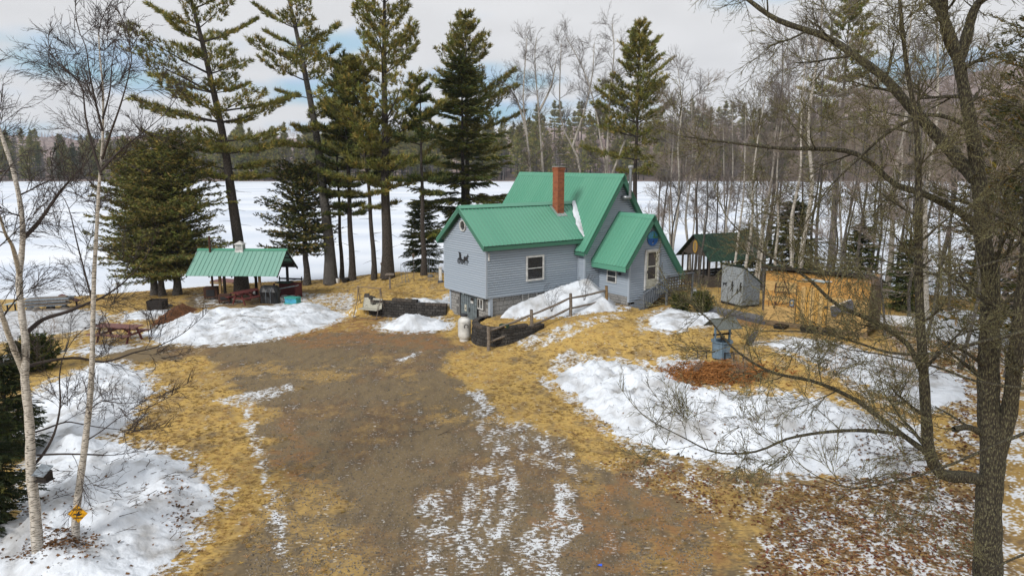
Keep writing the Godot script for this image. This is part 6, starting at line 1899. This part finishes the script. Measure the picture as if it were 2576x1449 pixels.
	# local: front face runs along -x from 0 to -wl at z=0; side face runs back along -z
	bp("wall_core", Vector3(-wl + 0.02, 0.02, -wr + 0.02), Vector3(-0.02, 1.15, -0.015), "grey_board", gs)
	for k in 6: bp("front_panel", Vector3(-wl + k * wl / 6, 0.06, -0.01), Vector3(-wl + (k + 1) * wl / 6 - 0.004, 1.98, 0.02), "grey_panel", gs)
	for k in 14:
		var y := 0.06 + k * 0.138
		var zz := -wr if y < 1.2 else lerpf(-wr, 0.0, (y - 1.2) / 0.8)
		if zz < -0.06: bp("side_board", Vector3(-0.012, y, zz), Vector3(0.014, y + 0.132, -0.01), "grey_board", gs)
		if zz < -0.06: bp("side_board", Vector3(-wl - 0.014, y, zz), Vector3(-wl + 0.012, y + 0.132, -0.01), "grey_board", gs)
	roof_slope(gs, Vector3(-wl - 0.12, 2.1, 0.12), Vector3(0.12, 2.1, 0.12), Vector3(0, -0.98, -wr - 0.2), "green_dark", 0.25, 4)
	bp("skid", Vector3(-wl, -0.06, -wr), Vector3(0.0, 0.05, 0.0), "dark_wood", gs)
	var dog := [[-0.16, 0.05], [-0.12, 0.1], [0.05, 0.1], [0.12, 0.16], [0.16, 0.1], [0.1, 0.05], [0.14, -0.08], [0.1, -0.08], [0.06, 0.02], [-0.06, 0.02], [-0.12, -0.08], [-0.15, -0.07], [-0.12, 0.03]]
	var kid := [[-0.02, 0.0], [-0.12, -0.2], [-0.08, -0.22], [0.0, -0.08], [0.06, -0.25], [0.1, -0.24], [0.06, 0.0], [0.14, 0.12], [0.11, 0.14], [0.05, 0.1], [0.05, 0.18], [0.08, 0.24], [0.04, 0.3], [-0.02, 0.28], [-0.03, 0.2], [-0.06, 0.1]]
	var post := [[-0.05, -0.15], [0.05, -0.15], [0.03, -0.05], [0.05, 0.1], [-0.04, 0.1], [-0.03, -0.05]]
	var figs := [[dog, -wl * 0.82, 0.95, "black cut-out of a running dog on the grey shed"], [kid, -wl * 0.48, 0.92, "black cut-out of a running child on the grey shed"], [post, -wl * 0.22, 0.78, "black cut-out of a hydrant shape on the grey shed"], [kid, -wl * 0.1, 0.95, "black cut-out of a standing child on the grey shed"]]
	for fg in figs:
		var o := on(gs, "cutout_figure", fg[3], "ornament", Vector3(fg[1], fg[2], 0.03))
		poly_plate("cutout", fg[0], Transform3D(), 0.012, "black_metal", o)
	# green roofed gazebo
	var gp0 := gp(1748, 719)
	var gz := thing("gazebo", "weathered screened gazebo with steep green roof by the lake", "gazebo", Vector3(gp0.x + 1.84, gp0.y, gp0.z - 0.78), -67)
	# local: gable end looks along +z
	for s in [-1, 1]:
		for z in [-2.0, 0.0, 2.0]: bp("post", Vector3(s * 1.35 - 0.05, -0.1, z - 0.05), Vector3(s * 1.35 + 0.05, 2.0, z + 0.05), "old_board", gz)
		for k in 4: bp("low_board", Vector3(s * 1.37 - 0.02, 0.05 + k * 0.19, -2.0), Vector3(s * 1.37 + 0.02, 0.23 + k * 0.19, 2.0), "old_board", gz)
		roof_slope(gz, Vector3(0, 3.25, -2.4), Vector3(0, 3.25, 2.3), Vector3(s * 1.75, -1.5, 0), "green_dark", 0.25, 4)
	for x in [-0.75, -0.25, 0.35, 0.85]: bp("post", Vector3(x - 0.04, 0.7, 2.0), Vector3(x + 0.04, 2.0, 2.08), "old_board", gz)
	for k in 4: bp("low_board", Vector3(-1.3, 0.05 + k * 0.19, 2.0), Vector3(1.3, 0.23 + k * 0.19, 2.04), "old_board" if k else "pale_wood", gz)
	var gx := 1.45
	for k in 7:
		var y := 2.0 + k * 0.175
		var half := (3.25 - y) / 1.5 * 1.75 - 0.2
		if half > 0.05: bp("gable_board", Vector3(-minf(half, gx), y, 2.0), Vector3(minf(half, gx), y + 0.17, 2.04), "old_board", gz)
	bp("floor", Vector3(-1.35, 0.0, -2.0), Vector3(1.35, 0.06, 2.0), "old_board", gz)
	var ov := on(gz, "oval_sign", "yellow oval sign on the gazebo gable", "sign", Vector3(0, 2.5, 2.08))
	poly_plate("plate", disc(0.22, 0.4, 24), Transform3D(), 0.03, "oval_yellow", ov)
	poly_plate("rim_line", disc(0.12, 0.28, 16), Transform3D(Basis(), Vector3(0, 0, 0.017)), 0.006, "pale_wood", ov)
	# low stone edging between the sheds
	var e0 := gp(1782, 785)
	var e1 := gp(1924, 815)
	var ed := thing("stone_edging", "low edging of upright grey stones on a dark timber below the sheds", "edging")
	var n := 17
	for k in n:
		var c := e0.lerp(e1, (k + 0.5) / n)
		c.y = land(c.x, -c.z)
		mb = MB.new()
		mb.cbox(Transform3D(Basis(Y, -atan2(e1.z - e0.z, e1.x - e0.x)), c + Vector3(0, 0.2, 0)), Vector3(0.2, 0.3 + rf(-0.03, 0.03), 0.14), 0.02)
		obj("edging_stone", mb, M.edging_stone, ed)
	beam_part("timber", e0 + Vector3(0, 0.08, 0.16), e1 + Vector3(0, 0.08, 0.16), 0.14, 0.16, "slate", ed)
	# wishing well
	var wl0 := gp(2112, 1022)
	wl0 = gp(1815, 898)
	var we := thing("wishing_well", "blue grey wishing well with shingled roof among dead ferns", "well", wl0, 18)
	var w6 := []
	for i in 6: w6.append(Vector3(cos(TAU * i / 6) * 0.38, 0, sin(TAU * i / 6) * 0.38))
	for i in 6:
		var c0: Vector3 = w6[i]
		var c1: Vector3 = w6[(i + 1) % 6]
		for k in 3:
			var p0 := c0.lerp(c1, k / 3.0)
			var p1 := c0.lerp(c1, (k + 0.96) / 3.0)
			beam_part("stave", (p0 + p1) / 2, (p0 + p1) / 2 + Vector3(0, 0.62, 0), 0.03, p0.distance_to(p1), "well_paint", we, (p1 - p0).normalized())
		beam_part("rim", c0 * 1.06 + Vector3(0, 0.63, 0), c1 * 1.06 + Vector3(0, 0.63, 0), 0.1, 0.035, "well_paint", we)
	lathe_part("soil_bed", [[0.0, 0.12], [0.33, 0.1]], Vector3.ZERO, "soil", we, 6)
	for s in [-1, 1]: bp("roof_post", Vector3(s * 0.32 - 0.035, 0.6, -0.04), Vector3(s * 0.32 + 0.035, 1.22, 0.04), "well_paint", we)
	rod_part("windlass", [Vector3(-0.4, 0.9, 0), Vector3(0.4, 0.9, 0)], 0.04, "dark_wood", we)
	lathe_part("bucket", [[0.0, 0.68], [0.07, 0.68], [0.09, 0.84], [0.0, 0.84]], Vector3(0, 0, 0.02), "dark_wood", we, 10)
	for s in [-1, 1]:
		for k in 4: beam_part("shingle_row", Vector3(-0.55, 1.48 - k * 0.085, s * (0.04 + k * 0.12)), Vector3(0.55, 1.48 - k * 0.085, s * (0.04 + k * 0.12)), 0.16, 0.02, "shingle", we, Vector3(0, 0.82, s * 0.58))
	poly_plate("oval_badge", disc(0.05, 0.1, 14), Transform3D(Basis(Y, 0.5), Vector3(0.16, 0.35, 0.36)), 0.012, "oval_yellow", we)
	var ra0 := gp(1755, 900)
	var ra1 := gp(1870, 912)
	var ral := thing("low_railing", "low black metal railing in front of the wishing well", "railing")
	for k in 6:
		var c := ra0.lerp(ra1, k / 5.0)
		beam_part("upright", c + Vector3(0, -0.05, 0), c + Vector3(0, 0.3, 0), 0.035, 0.035, "black_metal", ral)
	beam_part("rail", ra0 + Vector3(-0.2, 0.3, 0), ra1 + Vector3(0.2, 0.3, 0), 0.03, 0.03, "black_metal", ral)
	var db := thing("feather_board", "dark feather shaped board standing tilted on the lawn", "ornament", gp(1885, 868) , -20)
	poly_plate("board", [[-0.1, -0.05], [0.12, -0.02], [0.2, 0.2], [0.34, 0.62], [0.2, 0.58], [0.02, 0.4], [-0.1, 0.2]], Transform3D(), 0.03, "slate", db)
	poly_plate("white_mark", [[-0.08, -0.03], [0.12, -0.01], [0.14, 0.1], [0.0, 0.06]], Transform3D(Basis(), Vector3(0, 0, 0.018)), 0.006, "white_paint", db)
	# white tarp covered rack beyond the shed
	var wt := thing("covered_rack", "low rack under a white snowy cover right of the orange shed", "rack", gp(2245, 828), -18)
	for x in [-0.7, 0.65]:
		for z in [-0.3, 0.3]: bp("leg", Vector3(x, -0.05, z), Vector3(x + 0.06, 0.35, z + 0.06), "dark_wood", wt)
	beam_part("cover", Vector3(-0.8, 0.42, 0), Vector3(0.8, 0.38, 0), 0.8, 0.07, "white_plastic", wt, Vector3(0, 1, 0.35))
func on(parent: Node3D, called: String, label: String, cat: String, local: Vector3) -> Node3D:   # a thing of its own, hung at a place given in the other thing's axes
	var t := thing(called, label, cat, parent.transform * local)
	t.rotation = parent.rotation
	return t

# ---------- far shore, hills, small growth
func make_far() -> void:
	# far bank rising behind the ice
	var st := SurfaceTool.new()
	st.begin(Mesh.PRIMITIVE_TRIANGLES)
	st.set_smooth_group(0)
	var nx := 90
	var nf := 26
	for j in nf:
		for i in nx:
			var x := lerpf(-900, 1000, i / (nx - 1.0))
			var f := 362.0 + pow(j / (nf - 1.0), 1.6) * 900.0
			st.add_vertex(Vector3(x, far_height(x, f), -f))
	for j in nf - 1:
		for i in nx - 1:
			var k := j * nx + i
			for q in [k, k + nx, k + nx + 1, k, k + nx + 1, k + 1]: st.add_index(q)
	st.generate_normals()
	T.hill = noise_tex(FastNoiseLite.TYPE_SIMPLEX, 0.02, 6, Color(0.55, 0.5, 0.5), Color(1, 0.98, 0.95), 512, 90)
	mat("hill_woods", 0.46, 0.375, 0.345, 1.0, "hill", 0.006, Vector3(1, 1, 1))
	tag(inst("hills", st.commit(), M.hill_woods), "", "", "", "structure")
	# trees of the far shore: a few grown shapes, placed one by one
	var kinds := []
	var base_spec := {"h": 20.0, "r0": 0.3, "clear": 0.12, "wide": 4.0, "shape": 0.5, "vary": 0.5, "gap": 1.3, "per": 5, "lift": 0.6, "droop": 0.0, "curl": 0.03, "tuft": 1.15, "step": 0.8, "sub": 3, "col": OLIVE, "col2": OLIVE2, "kind": "pine"}
	kinds.append([conifer(base_spec), "far_pine", "olive pine in the far shore tree line"])
	base_spec.merge({"h": 17.0, "wide": 2.5, "shape": 0.95, "gap": 1.0, "tuft": 1.4, "kind": "spruce", "col": DARKG, "col2": DARKG2, "droop": -0.2, "lift": 0.3}, true)
	kinds.append([conifer(base_spec), "far_spruce", "dark pointed spruce in the far shore tree line"])
	base_spec.merge({"h": 22.0, "wide": 4.2, "shape": 0.6, "gap": 1.5, "tuft": 1.3, "kind": "pine", "clear": 0.3, "lift": 0.9, "col": Color(0.17, 0.165, 0.05), "col2": Color(0.28, 0.24, 0.08)}, true)
	kinds.append([conifer(base_spec), "far_pine", "yellow green broad pine in the far shore tree line"])
	var bare := MB.new()
	var thin := PackedVector3Array()
	bare.tube(PackedVector3Array([Vector3.ZERO, Vector3(0.1, 8, 0), Vector3(0, 15, 0.2)]), PackedFloat32Array([0.2, 0.14, 0.03]), 5)
	for i in 60:
		var y := rf(4, 14.5)
		var a := rf(0, TAU)
		var s := rf(1.6, 3.2) * (1.1 - y / 20.0)
		thin.append_array(Transform3D(aim(Vector3(cos(a), rf(0.5, 1.2), sin(a)).normalized(), rf(0, TAU)).scaled_local(Vector3(s * 1.6, s, s * 1.6)), Vector3(0, y, 0)) * sprays[i % 8])
	var tm := MB.new()
	tm.v = thin
	kinds.append([{"trunk": bare.mesh(), "wood": null, "crown": tm.mesh(), "bark": "bark_grey"}, "far_hardwood", "bare grey brown hardwood in the far shore tree line"])
	var protos := []
	var count := [0, 0, 0, 0]
	var mass := [[], [], [], []]
	for i in 1300:
		var row := 0 if i < 330 else 1 if i < 800 else 2
		var x := rf(-330, 330) if row == 0 else rf(-420, 420)
		var f: float = [rf(366, 376), rf(378, 400), rf(400, 520)][row]
		var k := rng.randi() % 10
		var left := x < -150
		var kind := 3 if k < 4 else (1 if k < 6 else 0) if left else (0 if k < 7 else 2)
		var s := rf(0.6, 1.12) * (0.95 if left else 1.12)
		var pos := Vector3(x, far_height(x, f) - 0.2, -f)
		if row == 0 and count[kind] < 95:
			count[kind] += 1
			if count[kind] == 1:
				var d: Dictionary = kinds[kind][0]
				var t := thing(kinds[kind][1], kinds[kind][2], "tree", pos, 0, "trees of the far shore")
				inst("trunk", d.trunk, M[d.bark], t)
				tag(inst("crown", d.crown, M.needles if kind < 3 else M.twig_grey, t), "", "", "", "stuff")
				t.scale = Vector3.ONE * s
				protos.append([kind, t])
			else:
				for p in protos:
					if p[0] == kind: dup(p[1], pos, rf(0, 360), "", s)
		else: mass[kind].append(Transform3D(Basis(Vector3.UP, rf(0, TAU)).scaled(Vector3.ONE * s), pos))
	for kind in 4:
		for part in ["trunk", "crown"]:
			var mm := MultiMesh.new()
			mm.transform_format = MultiMesh.TRANSFORM_3D
			mm.mesh = kinds[kind][0][part]
			mm.instance_count = mass[kind].size()
			for i in mass[kind].size(): mm.set_instance_transform(i, mass[kind][i])
			var mi := MultiMeshInstance3D.new()
			mi.multimesh = mm
			mi.name = numbered("far_woods")
			mi.material_override = (M.needles if kind < 3 else M.twig_grey) if part == "crown" else M[kinds[kind][0].bark]
			add_child(mi)
			tag(mi, ["olive pine", "dark spruce", "yellow green pine", "bare hardwood"][kind] + (" crowns" if part == "crown" else " trunks") + " of the woods behind the far shore", "woods", "", "stuff")
	# bare woods on the hill, one mass
	var hm := MultiMesh.new()
	hm.transform_format = MultiMesh.TRANSFORM_3D
	hm.mesh = kinds[3][0].crown
	hm.instance_count = 2600
	for i in 2600:
		var x := rf(120, 900) if i < 1700 else rf(-800, 120)
		var f := rf(520, 1150)
		hm.set_instance_transform(i, Transform3D(Basis(Vector3.UP, rf(0, TAU)).scaled(Vector3.ONE * rf(0.7, 1.1)), Vector3(x, far_height(x, f), -f)))
	var hi := MultiMeshInstance3D.new()
	hi.multimesh = hm
	hi.name = "hillside_woods"
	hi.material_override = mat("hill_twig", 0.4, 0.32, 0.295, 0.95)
	add_child(hi)
	tag(hi, "bare purple brown woods covering the far hill", "woods", "", "stuff")
func far_height(x: float, f: float) -> float:
	var up := maxf(0.0, f - 366.0)
	var h := up * 0.03 + 6.0 * smoothstep(366.0, 460.0, f)
	var right := smoothstep(290.0, 800.0, x) * (1.0 - 0.35 * smoothstep(700.0, 1000.0, x))
	h += right * 92.0 * smoothstep(450.0, 1050.0, f)
	h += 14.0 * smoothstep(-60.0, 60.0, x) * smoothstep(370.0, 470.0, f)
	h += 14.0 * smoothstep(700.0, 1100.0, f)
	h += (12.0 * broad.get_noise_2d(x * 0.35, f * 0.35)) * smoothstep(400.0, 800.0, f)
	return h - 0.4 * (1.0 - smoothstep(362.0, 368.0, f))
func scatter(called: String, label: String, cat: String, mesh: Mesh, m: Material, spots: Array, cols: Array) -> void:
	var mm := MultiMesh.new()
	mm.transform_format = MultiMesh.TRANSFORM_3D
	mm.use_colors = true
	mm.mesh = mesh
	mm.instance_count = spots.size()
	for i in spots.size():
		mm.set_instance_transform(i, spots[i])
		mm.set_instance_color(i, cols[i])
	var mi := MultiMeshInstance3D.new()
	mi.multimesh = mm
	mi.name = numbered(called)
	mi.material_override = m
	add_child(mi)
	tag(mi, label, cat, "", "stuff")
func make_growth() -> void:
	var tint := mat("dry_growth", 1, 1, 1, 0.95, "", 1.0, Vector3.ONE, 0.2)
	tint.vertex_color_use_as_albedo = true
	# matted straw
	var t := PackedVector3Array()
	for i in 12:
		var a := rf(0, TAU)
		blade(t, Vector3(rf(-0.05, 0.05), 0, rf(-0.05, 0.05)), Vector3(cos(a) * rf(0.06, 0.16), rf(0.015, 0.06), sin(a) * rf(0.06, 0.16)), rf(0.004, 0.008))
	var gm := MB.new()
	gm.v = t
	var spots := []
	var cols := []
	for i in 60000:
		var f := 11.0 + 48.0 * pow(rng.randf(), 1.35)
		var x := rf(-0.62, 0.62) * f
		var g := mask_at(grass_mask, x, f)
		var pn := broad.get_noise_2d(x * 26.0, f * 26.0)
		if rng.randf() > smoothstep(0.3, 0.95, g + 0.45 * pn) or f > shore(x) - 0.5: continue
		spots.append(Transform3D(Basis(Vector3.UP, rf(0, TAU)).scaled(Vector3.ONE * rf(0.5, 1.1)), Vector3(x, land(x, f), -f)))
		var k := rf(0.62, 1.08) * (0.85 + 0.5 * broad.get_noise_2d(x * 12.0 + 50.0, f * 12.0))
		cols.append(Color(0.5 * k, rf(0.31, 0.36) * k, rf(0.1, 0.16) * k))
	scatter("dry_grass", "flattened straw yellow grass on the lawns", "grass", gm.mesh(), tint, spots, cols)
	# leaf litter
	var lf := MB.new()
	lf.quad(Vector3(-0.03, 0.004, -0.02), Vector3(0.0, 0.02, -0.035), Vector3(0.035, 0.005, 0.01), Vector3(-0.005, 0.016, 0.03))
	spots = []
	cols = []
	for i in 60000:
		var f := 11.0 + 26.0 * pow(rng.randf(), 1.4)
		var x := rf(-0.35, 0.72) * f
		var l := mask_at(litter_mask, x, f)
		if l < 0.15: continue
		if l + rf(-0.35, 0.35) < 0.3 and l >= 0.15: continue
		spots.append(Transform3D(Basis.from_euler(Vector3(rf(-0.3, 0.3), rf(0, TAU), rf(-0.3, 0.3))).scaled(Vector3.ONE * rf(0.6, 1.5)), Vector3(x, land(x, f) + 0.008, -f)))
		var k := rf(0.35, 1.3)
		cols.append(Color(0.26 * k, 0.15 * k, 0.07 * k) if rng.randf() < 0.7 else Color(0.16 * k, 0.06 * k, 0.035 * k))
	scatter("fallen_leaves", "brown fallen leaves scattered over snow and grass below the maple", "leaves", lf.mesh(), tint, spots, cols)
	# leaves, bark bits and needles lying on the snow banks
	spots = []
	cols = []
	for q in [[150, 1410, 110, 45, 700], [110, 1290, 90, 60, 90], [300, 1260, 230, 140, 70], [460, 1290, 60, 70, 160], [1900, 1120, 420, 90, 350], [1650, 1040, 220, 110, 90], [2250, 1150, 120, 60, 500], [600, 825, 230, 40, 160], [2150, 930, 200, 60, 300], [280, 980, 100, 50, 100]]:
		for i in int(q[4]):
			var w := gp(q[0] + q[2] * rng.randfn(0, 0.5), q[1] + q[3] * rng.randfn(0, 0.5))
			spots.append(Transform3D(Basis.from_euler(Vector3(rf(-0.4, 0.4), rf(0, TAU), rf(-0.4, 0.4))).scaled(Vector3(1, 1, 1) * rf(0.5, 1.4)), Vector3(w.x, top_of(w.x, -w.z) + 0.012, w.z)))
			var k := rf(0.3, 1.1)
			cols.append(Color(0.2 * k, 0.11 * k, 0.055 * k))
	scatter("snow_litter", "leaves and bark bits lying on the snow banks", "litter", lf.mesh(), tint, spots, cols)
	# loose stones on the drive
	var stn := MB.new()
	stn.hexa([Vector3(-0.02, 0, -0.016), Vector3(-0.018, 0, 0.018), Vector3(0.02, 0, 0.015), Vector3(0.017, 0, -0.02), Vector3(-0.011, 0.018, -0.009), Vector3(-0.01, 0.021, 0.01), Vector3(0.012, 0.017, 0.008), Vector3(0.01, 0.02, -0.012)])
	spots = []
	cols = []
	for i in 52000:
		var f := 11.0 + 25.0 * pow(rng.randf(), 1.5)
		var x := rf(-0.4, 0.3) * f
		if mask_at(grass_mask, x, f) + 0.3 * broad.get_noise_2d(x * 30.0, f * 30.0) > 0.55: continue
		var s := rf(0.35, 1.0) * (1.7 if rng.randf() < 0.04 else 1.0)
		spots.append(Transform3D(Basis(Vector3.UP, rf(0, TAU)).scaled(Vector3.ONE * s), Vector3(x, land(x, f) - 0.002, -f)))
		var k := rf(0.5, 1.5)
		cols.append(Color(0.19 * k, 0.16 * k, 0.125 * k))
	scatter("gravel", "loose gravel stones on the muddy drive", "gravel", stn.mesh(), tint, spots, cols)
	# broken twigs and cones on snow and lawn under the trees
	t = PackedVector3Array()
	stick(t, Vector3(-0.12, 0.01, 0), Vector3(0.02, 0.02, 0.015), 0.006, 0.005)
	stick(t, Vector3(0.02, 0.02, 0.015), Vector3(0.14, 0.012, -0.02), 0.005, 0.003)
	stick(t, Vector3(0.02, 0.02, 0.015), Vector3(0.08, 0.02, 0.07), 0.004, 0.002)
	gm = MB.new()
	gm.v = t
	spots = []
	cols = []
	for q in [[240, 1250, 220, 130, 120], [1850, 1090, 420, 90, 260], [2250, 1200, 200, 120, 300], [600, 815, 230, 40, 90], [2250, 930, 180, 70, 160], [900, 730, 250, 25, 260], [450, 770, 120, 25, 120], [1700, 870, 200, 40, 120]]:
		for i in int(q[4]):
			var w := gp(q[0] + q[2] * rng.randfn(0, 0.6), q[1] + q[3] * rng.randfn(0, 0.6))
			spots.append(Transform3D(Basis(Vector3.UP, rf(0, TAU)).scaled(Vector3.ONE * rf(0.5, 2.0)), Vector3(w.x, top_of(w.x, -w.z) + 0.006, w.z)))
			var k := rf(0.3, 1.2)
			cols.append(Color(0.1 * k, 0.07 * k, 0.05 * k))
	scatter("fallen_twigs", "broken twigs lying on snow and lawn under the trees", "twigs", gm.mesh(), tint, spots, cols)
	# dead fern fronds by the well
	t = PackedVector3Array()
	for i in 14:
		var a := rf(0, TAU)
		var e := Vector3(cos(a) * rf(0.15, 0.4), rf(0.02, 0.16), sin(a) * rf(0.15, 0.4))
		blade(t, Vector3.ZERO, e * 0.6 + Vector3(0, 0.1, 0), 0.02)
		blade(t, e * 0.5 + Vector3(0, 0.08, 0), e, 0.02)
	gm = MB.new()
	gm.v = t
	spots = []
	cols = []
	for i in 420:
		var w := gp(1800 + 58 * rng.randfn(), 942 + 13 * rng.randfn())
		spots.append(Transform3D(Basis(Vector3.UP, rf(0, TAU)).scaled(Vector3.ONE * rf(0.5, 1.1)), w))
		var k := rf(0.5, 1.2)
		cols.append(Color(0.34 * k, 0.15 * k, 0.05 * k))
	scatter("dead_ferns", "dead rust brown ferns in front of the wishing well", "ferns", gm.mesh(), tint, spots, cols)

func _ready() -> void:
	rng.seed = 20
	hv = Vector2(cos(deg_to_rad(TURN)), sin(deg_to_rad(TURN)))
	hu = Vector2(sin(deg_to_rad(TURN)), -cos(deg_to_rad(TURN)))
	fine.noise_type = FastNoiseLite.TYPE_SIMPLEX
	fine.frequency = 0.1
	fine.seed = 5
	broad.noise_type = FastNoiseLite.TYPE_SIMPLEX
	broad.frequency = 0.02
	broad.seed = 8
	var cam := Camera3D.new()
	cam.name = "camera"
	add_child(cam)
	cam.position = EYE
	cam.rotation_degrees = Vector3(-PITCH, 0, 0)
	cam.fov = 43.22
	cam.far = 3000.0
	var we := WorldEnvironment.new()
	we.name = "environment"
	we.environment = make_sky()
	add_child(we)
	var sun := DirectionalLight3D.new()
	sun.name = "sun"
	add_child(sun)
	sun.rotation_degrees = Vector3(-36, -38, 0)
	sun.light_energy = 0.8
	sun.light_color = Color(1.0, 0.985, 0.965)
	sun.light_angular_distance = 15.0
	sun.shadow_enabled = true
	make_materials()
	make_ground()
	make_snow()
	make_house()
	make_house_things()
	make_walls()
	make_pavilion()
	make_yard()
	make_sheds()
	make_templates()
	make_evergreens()
	make_birches()
	make_maple()
	make_scrub()
	make_far()
	make_growth()
	#HOOK
